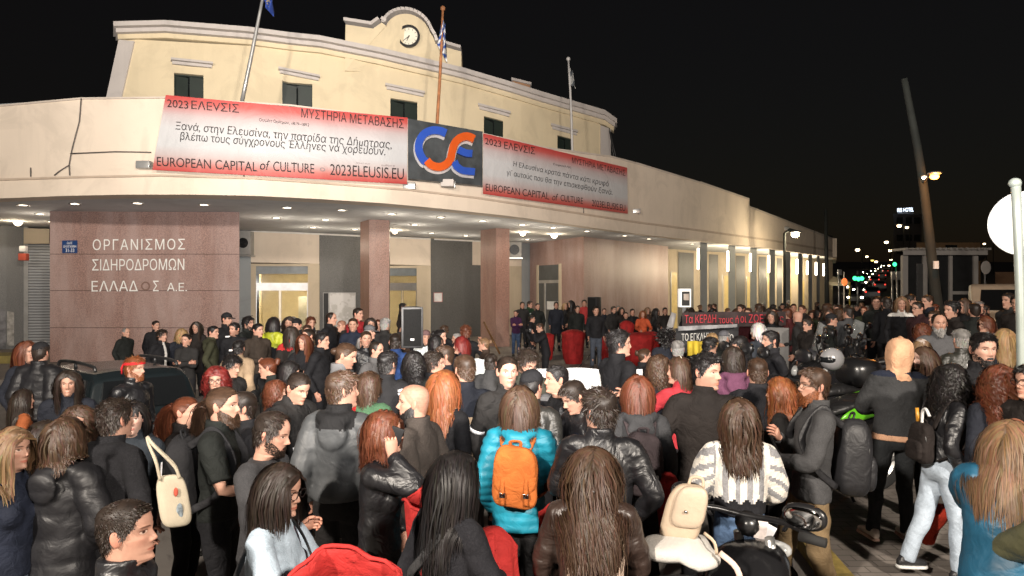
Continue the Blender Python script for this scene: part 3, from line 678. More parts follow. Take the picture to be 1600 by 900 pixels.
    # bright reflective strips sewn to the clothes: (bone, place along it, width) or ('torso', z, w)
    if P.get('strips'):
        smb = MB()
        for sp in P['strips']:
            if sp[0] in 'RL':
                side, Sh, E, Wp, *_ = arms[0 if sp[0] == 'R' else 1]; u = sp[1]
                c0 = Sh + (E - Sh) * min(u * 2, 1) if u <= .5 else E + (Wp - E) * (u - .5) * 2; dv = (E - Sh) if u <= .5 else (Wp - E); dv = dv / np.linalg.norm(dv); wv = sp[2]
                r0 = np.interp(u, [0, .25, .5, .75, 1], [.071, .062, .053, .049, .040]) + g_ * .75 + .006
                smb.tube([c0 - dv * wv, c0 + dv * wv], [r0, r0 * .97], 16, cap=False, ref=(0, 1, .1))
            else:
                z_, w_, x0, x1, fb = sp[1], sp[2], sp[3], sp[4], sp[5]; zz = [r_[0] for r_ in rz]; w0 = np.interp(z_, zz, [r_[1] for r_ in rz]) * bw + .006; d0 = np.interp(z_, zz, [r_[2] for r_ in rz]) + .007
                xs = np.linspace(x0, x1, 9); yy = fb * d0 * np.sqrt(np.clip(1 - (xs / w0) ** 2, 0, 1)); tp = np.stack([xs, yy, np.full(9, z_ + w_)], 1); bo = np.stack([xs, yy, np.full(9, z_ - w_)], 1)
                V = np.concatenate([tp, bo]); smb.add(V, [(i, i+1, i+10, i+9) for i in range(8)])
        so = bmb(smb).obj('reflective_strip', plain('reflective', P.get('stripc', (.92, .92, .95)), .5, emit=None), root); sd_ = so.modifiers.new('thickness', 'SOLIDIFY'); sd_.thickness = .003
    P['root'] = root; P['arms'] = arms; P['S'] = S; P['bend'] = bend; P['Mh'] = (Rh_s, ch); P['rz'] = rz; P['bwf'] = bw
    return root
# ---------------------------------------------------------------- the setting: ground, pavements, avenue
FX = np.array([-260,-160,0,100,200,300,400,500,600,700,800,900,1000,1100,1200,1301])
FY = np.array([318,314,310,306,304,304,306,311,317.5,327,338,352,366,377,388,402.])
HC = CAMH + 2.5                                     # height of the canopy's underside
def Dfa(px): return 2.5 * FPX / (HZ - np.interp(px, FX, FY))        # distance of the front, read from the canopy's edge
BX = np.array([-260,-100,0,37,392,498,606,672,737,815,828,1044,1060,1120,1200,1301])
BY = np.array([340,347,352,354,361,364,368,371,375,379.5,380.5,389,390,394,398,407.])
def Dba(px): return 2.5 * FPX / (HZ - np.interp(px, BX, BY))        # distance of the wall under the canopy
def zof(py, d): return CAMH + (HZ - py) / FPX * d
def ground_mat():
    m, nt, p = nodes('asphalt'); a = noise(nt, .5, 6, .65, .4); b_ = noise(nt, 60, 3); s_ = noise(nt, 2.6, 5, .6, .8)
    c = mix(nt, (.105, .094, .085), (.175, .158, .142), ramp(nt, a, (.35, 0.), (.68, 1.)))
    c = mix(nt, c, (.035, .030, .028), ramp(nt, s_, (.60, 0.), (.72, .55))); c = mix(nt, c, (.19, .17, .155), ramp(nt, b_, (.55, 0.), (.75, .5)))
    nt.links.new(c, p.inputs['Base Color']); p.inputs['Roughness'].default_value = .82
    nt.links.new(bump(nt, noise(nt, 90, 3), .5, .006), p.inputs['Normal']); return m
def paver_mat(name, c, mortar, sx, sy):
    m, nt, p = nodes(name); tc = nt.nodes.new('ShaderNodeTexCoord'); b_ = nt.nodes.new('ShaderNodeTexBrick'); nt.links.new(tc.outputs['Object'], b_.inputs[0])
    b_.inputs['Scale'].default_value = 1; b_.inputs['Brick Width'].default_value = sx; b_.inputs['Row Height'].default_value = sy; b_.inputs['Mortar Size'].default_value = .006
    b_.inputs['Color1'].default_value = tuple(c) + (1,); b_.inputs['Color2'].default_value = tuple(np.array(c) * .8) + (1,); b_.inputs['Mortar'].default_value = tuple(mortar) + (1,)
    col = mix(nt, b_.outputs['Color'], np.array(c) * .5, ramp(nt, noise(nt, 3, 5, .6, .6), (.5, 0.), (.75, .6)))
    nt.links.new(col, p.inputs['Base Color']); p.inputs['Roughness'].default_value = .8; nt.links.new(bump(nt, b_.outputs['Fac'], -.4, .004), p.inputs['Normal']); return m
gx = np.unique(np.concatenate([np.linspace(-600, -30, 12), np.linspace(-30, 30, 61), np.linspace(30, 600, 12), [-2.5, 3.2]])); gy = np.unique(np.concatenate([np.linspace(-40, 24, 65), np.linspace(24, 60, 20), np.linspace(60, 900, 30)]))
GXX, GYY = np.meshgrid(gx, gy); ny_, nx_ = GXX.shape
m_ = MB(); m_.add(np.stack([GXX, GYY, gnd(GXX, GYY)], -1).reshape(-1, 3), [(i*nx_+k, i*nx_+k+1, (i+1)*nx_+k+1, (i+1)*nx_+k) for i in range(ny_-1) for k in range(nx_-1)])
struct(m_.obj('ground', ground_mat()))
def sheet(name, pts, h, mat, kind=True):
    """a paved strip h above the ground, given by two polylines"""
    m = MB(); A, B = pts; n = len(A); V = []
    for (x, y) in A: V.append((x, y, gnd(x, y) + h))
    for (x, y) in B: V.append((x, y, gnd(x, y) + h))
    for (x, y) in A: V.append((x, y, gnd(x, y) - .05))
    for (x, y) in B: V.append((x, y, gnd(x, y) - .05))
    m.add(V, [(i, i+1, n+i+1, n+i) for i in range(n-1)] + [(i, 2*n+i, 2*n+i+1, i+1) for i in range(n-1)] + [(n+i, n+i+1, 3*n+i+1, 3*n+i) for i in range(n-1)] + [(0, n, 3*n, 2*n), (n-1, 3*n-1, 4*n-1, 2*n-1)])
    o = m.obj(name, mat, smooth=False); return struct(o) if kind else o
# side pavement at the right with a kerb painted yellow
kx = [(2.02, 1.2), (2.08, 3.0), (2.2, 4.2), (2.42, 6.0), (2.9, 8), (4.4, 12), (6.5, 16)]
sheet('side_pavement', ([(x + .17, y) for x, y in kx], [(x + 9, y) for x, y in kx]), .11, paver_mat('grey_pavers', (.19, .165, .145), (.08, .07, .06), .22, .11))
sheet('kerb', (kx, [(x + .17, y) for x, y in kx]), .115, plain('yellow_kerb_paint', (.30, .22, .06), .8, var=.5, scale=9))
pxs = np.linspace(-260, 1301, 60)
def plan(px, D): d = D(px); return ((px - 800) / FPX * d, d)
A_ = [plan(p, lambda q: Dfa(q) - 1.4) for p in pxs]; B_ = [plan(p, lambda q: Dba(q) + .5) for p in pxs]
sheet('station_forecourt', (A_, B_), .14, paver_mat('forecourt_slabs', (.20, .175, .155), (.08, .07, .06), .6, .4))
# ---------------------------------------------------------------- the railway station
def wallmat(name, c, dirt=.25, streak=.5, dark=(.10, .085, .075), rough=.85):
    m, nt, p = nodes(name); c = np.array(c)
    a = mix(nt, c * .93, np.minimum(c * 1.06, 1), ramp(nt, noise(nt, .45, 5, .6), (.3, 0.), (.7, 1.)))
    st = noise(nt, 1.0, 5, .65, .2, sc3=(1.6, 1.6, .16)); a = mix(nt, a, c * .62, ramp(nt, st, (.52, 0.), (.80, streak)))
    lo = noise(nt, .8, 6, .65, .8); a = mix(nt, a, c * .78, ramp(nt, lo, (.5, 0.), (.62, .45))); sp = noise(nt, 7, 6, .7, .4); a = mix(nt, a, dark, ramp(nt, sp, (.66, 0.), (.78, dirt)))
    nt.links.new(a, p.inputs['Base Color']); p.inputs['Roughness'].default_value = rough; nt.links.new(bump(nt, noise(nt, 30, 5), .25, .01), p.inputs['Normal']); return m
CREAM = wallmat('cream_render', (.70, .60, .49), .25, .35)
YELLOW = wallmat('pale_yellow_render', (.64, .54, .365), .15, .22)
STONE = wallmat('whitewashed_stone', (.50, .46, .43), .55, .6, (.20, .185, .175))
SOFF = wallmat('painted_soffit', (.58, .60, .62), .1, .2)
def granite(name, c, c2, joint=True):
    m, nt, p = nodes(name); c = np.array(c)
    g1 = noise(nt, 35, 5, .75); a = mix(nt, c * .62, np.minimum(c * 1.45, 1), ramp(nt, g1, (.38, 0.), (.62, 1.)))
    st = noise(nt, 1.1, 6, .65, .3, sc3=(.9, .9, .22)); a = mix(nt, a, c2, ramp(nt, st, (.42, 0.), (.72, .7)))
    st2 = noise(nt, .9, 5, .6, .3, sc3=(1.6, 1.6, .25)); a = mix(nt, a, c * .55, ramp(nt, st2, (.55, 0.), (.8, .5)))
    nt.links.new(a, p.inputs['Base Color']); p.inputs['Roughness'].default_value = .45; nt.links.new(bump(nt, g1, .08, .004), p.inputs['Normal']); return m
RED = granite('red_granite', (.27, .17, .145), (.46, .36, .335)); REDD = granite('red_granite_pillar', (.24, .135, .105), (.37, .26, .22))
DARKM = granite('dark_marble', (.095, .095, .092), (.13, .13, .128)); GREYC = wallmat('grey_concrete', (.30, .32, .33), .3, .4)
BEIGE = wallmat('beige_marble', (.50, .42, .31), .15, .35); METAL = plain('grey_metal', (.30, .30, .30), .4, .7); DARKG = plain('dark_green_paint', (.014, .022, .018), .5)
ALU = plain('aluminium', (.45, .45, .44), .35, .6); WHITE = plain('white_plastic', (.70, .70, .69), .4); BLACK = plain('black_plastic', (.012, .012, .013), .4)
INK = plain('black_ink', (.02, .015, .015), .7, var=0); CHROME = plain('chrome', (.6, .6, .6), .18, 1.0, var=.03)
def glass_mat(name='glass', tint=(.02, .02, .02), alpha=.8):
    if name in _mc: return _mc[name]
    m, nt, p = nodes(name); tr = nt.nodes.new('ShaderNodeBsdfTransparent'); mx = nt.nodes.new('ShaderNodeMixShader'); out = nt.nodes['Material Output']
    tr.inputs[0].default_value = (.92, .94, .93, 1); p.inputs['Base Color'].default_value = tuple(tint) + (1,); p.inputs['Roughness'].default_value = .08; mx.inputs[0].default_value = 1 - alpha
    nt.links.new(tr.outputs[0], mx.inputs[1]); nt.links.new(p.outputs[0], mx.inputs[2]); nt.links.new(mx.outputs[0], out.inputs[0]); _mc[name] = m; return m
def glow(name, c, s): return plain(name, c, .6, emit=c, es=s, var=0)
ST = thing('railway_station', 'long cream railway station with a canopy, pale yellow upper storey and clock gable', 'building', (0, 20, 0))
def kid(o, par): o.parent = par; o.matrix_parent_inverse = Matrix.Translation(-Vector(par.location)); return o
def P3(px, py, d): return np.array(at(px, py, d))
def slab(name, pa, pb, top, bot, D, o0, o1, mat, par=None, seg=None, z=False, smooth=False):
    """a wall piece between photo columns pa..pb: its face stands o0 in front of the surface D, its back o1; top and bot are rows at both ends (or None for the ground)"""
    n = seg or max(1, int(abs(pb - pa) / 25)); px = np.linspace(pa, pb, n + 1)
    if top is not None and len(top) > 2: px = np.unique(np.concatenate([px, [k_ for k_ in top[0::2] if pa < k_ < pb]])); n = len(px) - 1
    V = []
    for off in (o0, o1):
        for which, yy in ((0, top), (1, bot)):
            for i, p in enumerate(px):
                d0 = float(D(p)); d = d0 - off; x = (p - 800) / FPX * d
                if yy is None: zz = -.1
                elif z: zz = np.interp(i, [0, n], yy)
                elif len(yy) == 2: zz = zof(yy[0] + (yy[1] - yy[0]) * i / n, d0)
                else: zz = zof(np.interp(p, yy[0::2], yy[1::2]), d0)
                V.append((x, d, zz))
    k = n + 1; F = []
    for i in range(n):
        F += [(k+i, k+i+1, i+1, i), (2*k+i, 2*k+i+1, 3*k+i+1, 3*k+i), (i, i+1, 2*k+i+1, 2*k+i), (3*k+i, 3*k+i+1, k+i+1, k+i)]
    F += [(0, 2*k, 3*k, k), (n, k+n, 3*k+n, 2*k+n)]
    m = MB().add(V, F); o = m.obj(name, mat, smooth=smooth); return kid(o, par if par else ST)
# canopy edge, parapet, soffit, roof
L0, R0 = -260, 1301
TOP3 = [-260,178,-160,173,0,164,125,152.5,258,151,450,163,637,186,754,208,850,230,954,244,1000,256,1094,285,1094.5,284.5,1171,311,1171.5,323,1301,373]
LED = [-260,292,-160,288,0,282,125,278,250,275.5,400,280,500,287,640,298,750,311,850,326,985,347,1100,362,1200,376,1301,393]
slab('canopy_fascia', L0, R0, LED, (HC - .02, HC - .02), lambda p: Dfa(p), 0, -.9, CREAM, z=False, seg=60) if False else None
def curved(name, top, bot, D, o0, o1, mat, pa=L0, pb=R0, seg=80):
    return slab(name, pa, pb, top, bot, D, o0, o1, mat, seg=seg, smooth='auto')
FB = [v for p in zip(FX, FY) for v in p]
curved('canopy_fascia', LED, FB, Dfa, 0, -.8, CREAM)
curved('fascia_ledge', [v if i % 2 == 0 else v - 2.5 for i, v in enumerate(LED)], [v if i % 2 == 0 else v + .5 for i, v in enumerate(LED)], Dfa, .07, -.5, wallmat('stained_ledge', (.50, .40, .31), .7, .7))
curved('parapet', TOP3, [v if i % 2 == 0 else v - .5 for i, v in enumerate(LED)], Dfa, -.12, -.45, CREAM)
curved('parapet_coping', [v if i % 2 == 0 else v - 1.5 for i, v in enumerate(TOP3)], [v if i % 2 == 0 else v + 1.2 for i, v in enumerate(TOP3)], Dfa, -.07, -.5, wallmat('coping', (.55, .48, .41), .5, .5))
s_ = MB(); n_ = 90; px = np.linspace(L0, R0, n_ + 1)
V = [(*plan(p, lambda q: Dfa(q) + .8), HC) for p in px] + [(*plan(p, lambda q: Dba(q) + 1), HC) for p in px] + [(*plan(p, lambda q: Dfa(q) + .8), HC + .3) for p in px] + [(*plan(p, lambda q: Dba(q) + 1), HC + .3) for p in px]
k = n_ + 1; s_.add(V, [(i, k+i, k+i+1, i+1) for i in range(n_)] + [(2*k+i, 2*k+i+1, 3*k+i+1, 3*k+i) for i in range(n_)]); kid(s_.obj('soffit', SOFF, smooth=False), ST)
s_ = MB(); V = [(*plan(p, lambda q: Dfa(q) + .4), HC + 1.6) for p in px] + [(*plan(p, lambda q: Dba(q) + 9), HC + 1.6) for p in px]; s_.add(V, [(i, i+1, k+i+1, k+i) for i in range(n_)]); kid(s_.obj('flat_roof', GREYC, smooth=False), ST)
# end walls of the low wing
for p_, nm in ((R0, 'end_wall'),):
    (x0, y0), (x1, y1) = plan(p_, Dfa), plan(p_, lambda q: Dba(q) + 6); e = MB(); e.add([(x0, y0, HC), (x1, y1, HC), (x1, y1, HC + 1.4), (x0, y0, HC + 1.4), (x0 + .3, y0, HC), (x1 + .3, y1, HC), (x1 + .3, y1, HC + 1.4), (x0 + .3, y0, HC + 1.4)], [(0, 1, 2, 3), (5, 4, 7, 6), (0, 4, 5, 1), (2, 6, 7, 3), (1, 5, 6, 2), (0, 3, 7, 4)]); kid(e.obj(nm, CREAM, smooth=False), ST)
# upper storey, set back
Dup = lambda p: Dfa(p) + 3.2
CT = [150,42,177,43,258,41,388,51,450,59,500,64,593,82,685,103,723,112,800,134,846,148,945,176,965,190]
CB = [150,58,183,60,450,75,500,80,593,99,723,129,846,160,960,201,980,205]
up_bot = (HC + 1.4, HC + 1.4)
def upper(name, pa, pb, top, bot, o0, o1, mat, seg=None, par=None): return slab(name, pa, pb, top, bot, Dup, o0, o1, mat, seg=seg, par=par)
WIN = [(272,113.5,318,117.5,152),(441,126,488,131.5,166),(610,153,652,159.5,191),(756,181,786,189,218),(871,211,893.5,217,244)]
# wall pieces round the window openings
LOW = [150,168,258,166,450,178,640,204,754,226,860,250,960,270]
edges = [188] + [e for w in WIN for e in (w[0], w[2])] + [938]
for i in range(0, len(edges), 2): upper('upper_wall', edges[i], edges[i+1], CB, LOW, 0, -.4, YELLOW)
for (xa, ya, xb, yb, yc) in WIN:
    upper('upper_wall', xa, xb, CB, (ya, yb), 0, -.4, YELLOW); upper('upper_wall', xa, xb, (yc + 6, yc + 9), LOW, -.002, -.4, YELLOW)
    w = upper('window', xa, xb, (ya, yb), (yc + 6, yc + 9), -.3, -.36, plain('dark_pane', (.012, .014, .014), .12))
    m_ = (xa + xb) / 2; 
    for (a_, b_) in ((xa, xa + (xb - xa) * .47), (xa + (xb - xa) * .53, xb)): upper('shutter', a_, b_, (ya + 1.5, yb + 1.2), (yc + 6, yc + 8), -.20, -.25, DARKG, par=w)
    upper('window_frame', xa, xb, (ya, yb), (ya + 2, yb + 2), -.14, -.30, DARKG, par=w)
for (xa, ya, xb, yb) in ((267,93,333,100),(435,107,500,120),(602,132,664,145),(747,163,798,176),(861,194,903,205)):
    upper('window_hood', xa + 2, xb - 2, (ya + 3.5, yb + 3), (ya + 8, yb + 7), .10, -.02, STONE); upper('window_hood', xa, xb, (ya, yb), (ya + 3.5, yb + 3), .22, -.02, STONE)
upper('cornice', 177, 964, CT, [v if i % 2 == 0 else v + 7 for i, v in enumerate(CT)], .50, -.4, STONE, 60)
upper('cornice', 181, 961, [v if i % 2 == 0 else v + 7 for i, v in enumerate(CT)], [v if i % 2 == 0 else v + 13 for i, v in enumerate(CT)], .30, -.4, STONE, 60)
upper('cornice', 184, 959, [v if i % 2 == 0 else v + 13 for i, v in enumerate(CT)], [v if i % 2 == 0 else v + 20 for i, v in enumerate(CT)], .12, -.4, YELLOW, 60)
# battered corner piers
def pier(pts, name, D=Dup, off=.06, back=.5, mat=STONE):
    d = [float(D(p[0])) for p in pts]; V = [P3(p[0], p[1], dd) * 1 for p, dd in zip(pts, d)]; V = np.array(V); Vf = V.copy(); Vf[:, 1] -= off; Vb = V.copy(); Vb[:, 1] += back; n = len(pts)
    m = MB().add(np.concatenate([Vf, Vb]), [tuple(range(n)), tuple(range(2*n-1, n-1, -1))] + [(i, n+i, n+(i+1) % n, (i+1) % n) for i in range(n)]); bm = bmesh.new(); return kid(m.obj(name, mat, smooth=False), ST)
pier([(187, 63), (166, 160), (189, 162), (211, 65)], 'corner_pier'); pier([(938, 196), (938, 262), (954, 266), (954, 202)], 'corner_pier')
pier([(200, 43), (219, 43), (219, 33), (200, 33)], 'chimney', off=-.6, back=1.4, mat=YELLOW)
ch_ = pier([(801, 134), (829, 143), (829, 121), (801, 114)], 'chimney', off=-.8, back=2.0, mat=wallmat('rusty_brick', (.36, .20, .11), .5, .6)); pier([(799, 116), (831, 124), (831, 120), (799, 112)], 'chimney_cap', off=-.7, back=2.1, mat=STONE)
upper('side_wall', 0, 170, (139, 126), (175, 166), -.6, -1.0, GREYC) if False else slab('low_attic', -120, 168, (146, 126), (182, 166), Dfa, -1.6, -2.2, GREYC)
# upper side walls and roof
ul, ur = plan(188, Dup), plan(953, Dup)
for (x0, y0), sx, zt, zb in ((ul, 1, zof(58, Dup(188)), HC + 1.3), (ur, -1, zof(200, Dup(953)), HC + 1.3)):
    e = MB().box((min(x0, x0 + sx * .4), y0 + .41, zb), (max(x0, x0 + sx * .4), y0 + 9, zt)); kid(e.obj('upper_side_wall', YELLOW, smooth=False), ST)
# clock gable: an outline with real thickness
gp = [(540,112),(541,40),(584,46.5),(597,37)]; gp += [(638 - 36 * math.cos(t), 58 - 34.5 * math.sin(t) + (638 - 36 * math.cos(t) - 638) * .12) for t in np.linspace(.35, PI - .30, 16)]; gp += [(678,61),(681,70),(700,76),(721,82),(722,124)]
pier(gp[::-1], 'clock_gable', off=.10, back=.5, mat=YELLOW)
gt = [P3(p[0], p[1], float(Dup(p[0])) + .2) for p in gp[1:-1]]; cm_ = MB(); 
for i in range(len(gt) - 1):
    a, b_ = gt[i], gt[i+1]; nrm = np.cross(b_ - a, [0, 1, 0]); nrm = nrm / np.linalg.norm(nrm) * (1 if nrm[2] > 0 or True else -1)
    if np.cross(b_ - a, [0, 1, 0])[2] < 0: nrm = -nrm
    q_ = [a - nrm * .03 * -1, b_ + nrm * .03, b_ + nrm * .13, a + nrm * .13]; V = [v + np.array([0, s, 0]) for s in (-.38, .34) for v in q_]; cm_.add(V, [(3,2,1,0),(4,5,6,7),(0,1,5,4),(1,2,6,5),(2,3,7,6),(3,0,4,7)])
kid(cm_.obj('gable_coping', STONE, smooth=False), ST)
cd = float(Dup(639)) - .10; cc = P3(639, 57.5, cd); rr = 17.5 / FPX * cd
def disc(c, r, t, mat, name, par, nrm=(0, -1, 0), ns=40, hole=0):
    m = MB(); an = np.linspace(0, 2*PI, ns, endpoint=False); nrm = np.array(nrm, float); u = np.cross([0, 0, 1.0], nrm); u = u / np.linalg.norm(u); v = np.cross(nrm, u); ring = np.cos(an)[:, None] * u + np.sin(an)[:, None] * v; c = np.array(c, float)
    V, F = loft([c + ring * r, c + ring * r + nrm * t], True) if not hole else loft([c + ring * r, c + ring * r + nrm * t, c + ring * hole + nrm * t, c + ring * hole + nrm * .002], False)
    m.add(V, F); o = m.obj(name, mat, smooth='auto'); return kid(o, par) if par is not None else o
ck = disc(cc, rr, .10, BLACK, 'clock', ST, hole=rr * .80); disc(cc + [0, .0, 0], rr * .82, .03, plain('clock_face', (.62, .58, .48), .5, emit=(.8, .7, .5), es=.12), 'clock_face', ck)
hm = MB(); f0 = cc + [0, -.035, 0]
for ang, L, w in ((R(232), .60, .035), (R(205), .38, .05)):
    dv = np.array([math.sin(ang), 0, math.cos(ang)]) * rr * .8; sv = np.array([math.cos(ang), 0, -math.sin(ang)]) * w * rr; tail = -dv * .12; tip = dv * L / .62 * .9
    V = [f0 + tail - sv, f0 + tail + sv, f0 + tip + sv * .4, f0 + tip - sv * .4]; V = V + [v - np.array([0, .012, 0]) for v in V]; hm.add(V, [(0,1,2,3),(7,6,5,4),(0,4,5,1),(1,5,6,2),(2,6,7,3),(3,7,4,0)])
for i in range(12):
    an = i * PI / 6; dv = np.array([math.sin(an), 0, math.cos(an)]) * rr; sv = np.array([math.cos(an), 0, -math.sin(an)]) * .022 * rr; V = [f0 + dv * .60 - sv, f0 + dv * .60 + sv, f0 + dv * .73 + sv, f0 + dv * .73 - sv]; hm.add(V, [(0,1,2,3)])
kid(hm.obj('clock_hands', BLACK, smooth=False), ck)

# ---- below the canopy
def back(name, pa, pb, top, bot, o0, o1, mat, par=None, seg=None): return slab(name, pa, pb, top, bot, Dba, o0, o1, mat, par, seg)
def topof(pa, pb, extra=0): return (float(np.interp(pa, BX, BY)) + extra, float(np.interp(pb, BX, BY)) + extra)
def wall(name, pa, pb, mat, o0=0, par=None): return back(name, pa, pb, topof(pa, pb, -1), None, o0, -.35, mat, par)
wall('marble_wall', -260, 37, DARKM)
back('shutter_box', 37, 77, (357, 358), (381, 381), .12, -.35, BEIGE); wall('door_jamb', 37, 44, ALU, .02)
def slats(name, c, period, rough=.5):
    m, nt, p = nodes(name); tc = nt.nodes.new('ShaderNodeTexCoord'); w = nt.nodes.new('ShaderNodeTexWave'); w.bands_direction = 'Z'; w.inputs['Scale'].default_value = .314 / period * 1.0; nt.links.new(tc.outputs['Object'], w.inputs[0])
    nt.links.new(mix(nt, np.array(c) * .35, c, ramp(nt, w.outputs['Fac'], (.1, 0.), (.4, 1.))), p.inputs['Base Color']); p.inputs['Roughness'].default_value = rough; nt.links.new(bump(nt, w.outputs['Fac'], .6, .02), p.inputs['Normal']); return m
back('roller_shutter', 44, 78, (381, 381), None, -.05, -.12, slats('shutter_slats', (.30, .31, .32), .11))
# left block faced with red granite, standing forward
Dred = lambda p: 2.5 * FPX / (HZ - np.interp(p, [78, 374], [330, 331.5]))
lb = slab('granite_block', 78, 374, (330, 331.5), None, Dred, 0, -6, RED, seg=1); lb.data.materials[0] = RED
jm = plain('granite_joint', (.06, .035, .03), .8)
for yj in (397, 454, 512): slab('granite_joint', 78, 374, (yj - .4, yj - .2), (yj + .4, yj + .6), Dred, .004, -.05, jm, seg=1)
wall('pilaster', 372, 392, GREYC, .05)
back('cream_wall', 392, 499, topof(392, 499, 1), (410, 412), 0, -.35, CREAM); back('wall_strip', 372, 815, (359, 379), (361.5, 381), .06, -.1, plain('white_trim', (.62, .60, .56), .6))
def doorway(x0, x1, jl, jr, yt, yh, panes):
    """aluminium entrance with transom, lit hall behind"""
    d = float(Dba((x0 + x1) / 2)); back('door_jamb', jl[0], jl[1], (yt, yt), None, .05, -.4, BEIGE); back('door_jamb', jr[0], jr[1], (yt, yt), None, .05, -.4, BEIGE)
    back('door_header', x0, x1, (yt, yt), (yt + 4, yt + 4), .03, -.3, BEIGE)
    dr = back('door', x0, x1, (yh - 12, yh - 12), (yh, yh), .02, -.12, METAL)
    back('transom_blind', x0, x1, (yt + 4, yt + 4), (yt + 16, yt + 16), -.05, -.10, plain('grey_blind', (.16, .18, .19), .5), dr)
    back('transom_glass', x0, x1, (yt + 16, yt + 16), (yh - 12, yh - 12), -.06, -.08, glass_mat(), dr)
    for a_, b_ in panes:
        back('glass_leaf', a_ + .8, b_ - .8, (yh, yh), None, -.05, -.07, glass_mat(), dr); back('door_stile', a_, a_ + 1.2, (yh, yh), None, .0, -.1, METAL, dr); back('door_stile', b_ - 1.2, b_, (yh, yh), None, .0, -.1, METAL, dr)
    # hall behind the doors
    D2 = lambda p: Dba(p) + 5; (xa, ya), (xb, yb) = plan(x0, Dba), plan(x1, Dba); hz = zof(yt, d); h = MB(); g = .35
    V = [(xa, ya + g, .14), (xb, yb + g, .14), (xb + 1.5, yb + 5, .14), (xa - 1.5, ya + 5, .14)]; V = V + [(v[0], v[1], hz) for v in V]; h.add(V, [(0,1,2,3),(7,6,5,4),(3,2,6,7),(0,3,7,4),(2,1,5,6)])
    ha = kid(h.obj('entrance_hall', plain('hall_wall', (.70, .58, .38), .7, var=.1), smooth=False), ST)
    lm = MB().box((xa + .2, ya + 2, hz - .08), (xb - .2, ya + 2.35, hz - .04)); kid(lm.obj('ceiling_lamp', glow('hall_lamp', (1, .84, .56), 130), smooth=False), ha)
    return ha, (xa, ya, xb, yb, hz)
H1, b1 = doorway(400, 481, (392, 400), (481, 499), 412, 454, ((400, 437), (438, 481)))
H2, b2 = doorway(606, 651, (600, 606), (651, 673), 415, 454, ((606, 628), (629, 651)))
bx = MB().box((b1[0] + 1.0, b1[1] + 2.5, .1), (b1[0] + 1.55, b1[1] + 3.1, 2.1), 0, .03); tag(bx.obj('vending_machine', plain('machine_white', (.55, .52, .46), .4), smooth='auto'), 'pale machine standing inside the lit left entrance hall', 'machine')
back('cream_wall', 600, 673, topof(600, 673, 1), (413, 415), 0, -.35, CREAM)
wall('marble_panel', 499.5, 600, DARKM, .03); back('marble_panel', 673, 738, topof(673, 738, 1), (528, 530), .04, -.35, DARKM); wall('beige_plinth', 673, 738, BEIGE, -.01)
back('cream_wall', 738, 815, topof(738, 815, 1), (414, 416), 0, -.35, CREAM); wall('dark_doorway', 738, 752, DARKM, -.06); wall('beige_wall', 752, 815, BEIGE, -.03); wall('grey_pilaster', 815, 829, GREYC, .03)
# two pillars, square, faced in red granite
for (a_, c_, b_, ya, yb) in ((563, 577, 606, 346, 343), (751, 775, 796, 359, 356.5)):
    d0 = 2.5 * FPX / (HZ - yb); x0, x1 = (c_ - 800) / FPX * d0, (b_ - 800) / FPX * d0; w = x1 - x0; d1 = 2.5 * FPX / (HZ - ya - 1); xl = (a_ - 800) / FPX * d1
    m = MB(); m.add([(x0, d0, -.1), (x1, d0 + .25, -.1), (x1 - .15, d0 + 1.3, -.1), (xl, d1, -.1), (x0, d0, HC), (x1, d0 + .25, HC), (x1 - .15, d0 + 1.3, HC), (xl, d1, HC)], [(0,1,5,4),(1,2,6,5),(2,3,7,6),(3,0,4,7)]); pl = kid(m.obj('granite_pillar', REDD, smooth=False), ST)
    m = MB(); 
# right block of red granite with a door in its flank
pA, pB, pC = (828, 380), (912, 369.5), (1044, 385)
def q3(p): d = 2.5 * FPX / (HZ - p[1]); return np.array([(p[0] - 800) / FPX * d, d])
A2, B2, C2 = q3(pA), q3(pB), q3(pC); rb = MB(); D2_ = C2 + (A2 - B2)
V = [(*v, z) for z in (-.1, HC) for v in (A2, B2, C2, D2_)]; rb.add(V, [(0,1,5,4),(1,2,6,5),(2,3,7,6),(3,0,4,7)]); kid(rb.obj('granite_block', RED, smooth=False), ST)
def onface(u0, u1, z0, z1, off, name, mat, par=ST, A=A2, B=B2):
    t = (B - A); nrm = np.array([t[1], -t[0]]); nrm = nrm / np.linalg.norm(nrm); nrm = nrm if nrm @ (-A) > 0 else -nrm; m = MB(); V = []
    for o_ in (off, -.05):
        for (u, z) in ((u0, z0), (u1, z0), (u1, z1), (u0, z1)): p = A + t * u + nrm * o_; V.append((p[0], p[1], z))
    m.add(V, [(0,1,2,3),(7,6,5,4),(0,4,5,1),(1,5,6,2),(2,6,7,3),(3,7,4,0)]); o = kid(m.obj(name, mat, smooth=False), ST); 
    if par is not ST: o.parent = par; o
    return o
sd = onface(.17, .60, .14, 3.65, .02, 'side_door', plain('door_dark_grey', (.075, .08, .08), .4)); onface(.15, .19, .14, 3.68, .05, 'door_frame', BEIGE, sd); onface(.58, .62, .14, 3.68, .05, 'door_frame', BEIGE, sd); onface(.19, .58, 2.75, 2.9, .04, 'door_rail', ALU, sd); onface(.30, .33, .14, 2.75, .04, 'door_rail', ALU, sd); onface(.36, .56, 1.45, 1.85, .05, 'paper_notice', WHITE, sd)  # side door leaf in an even dark grey
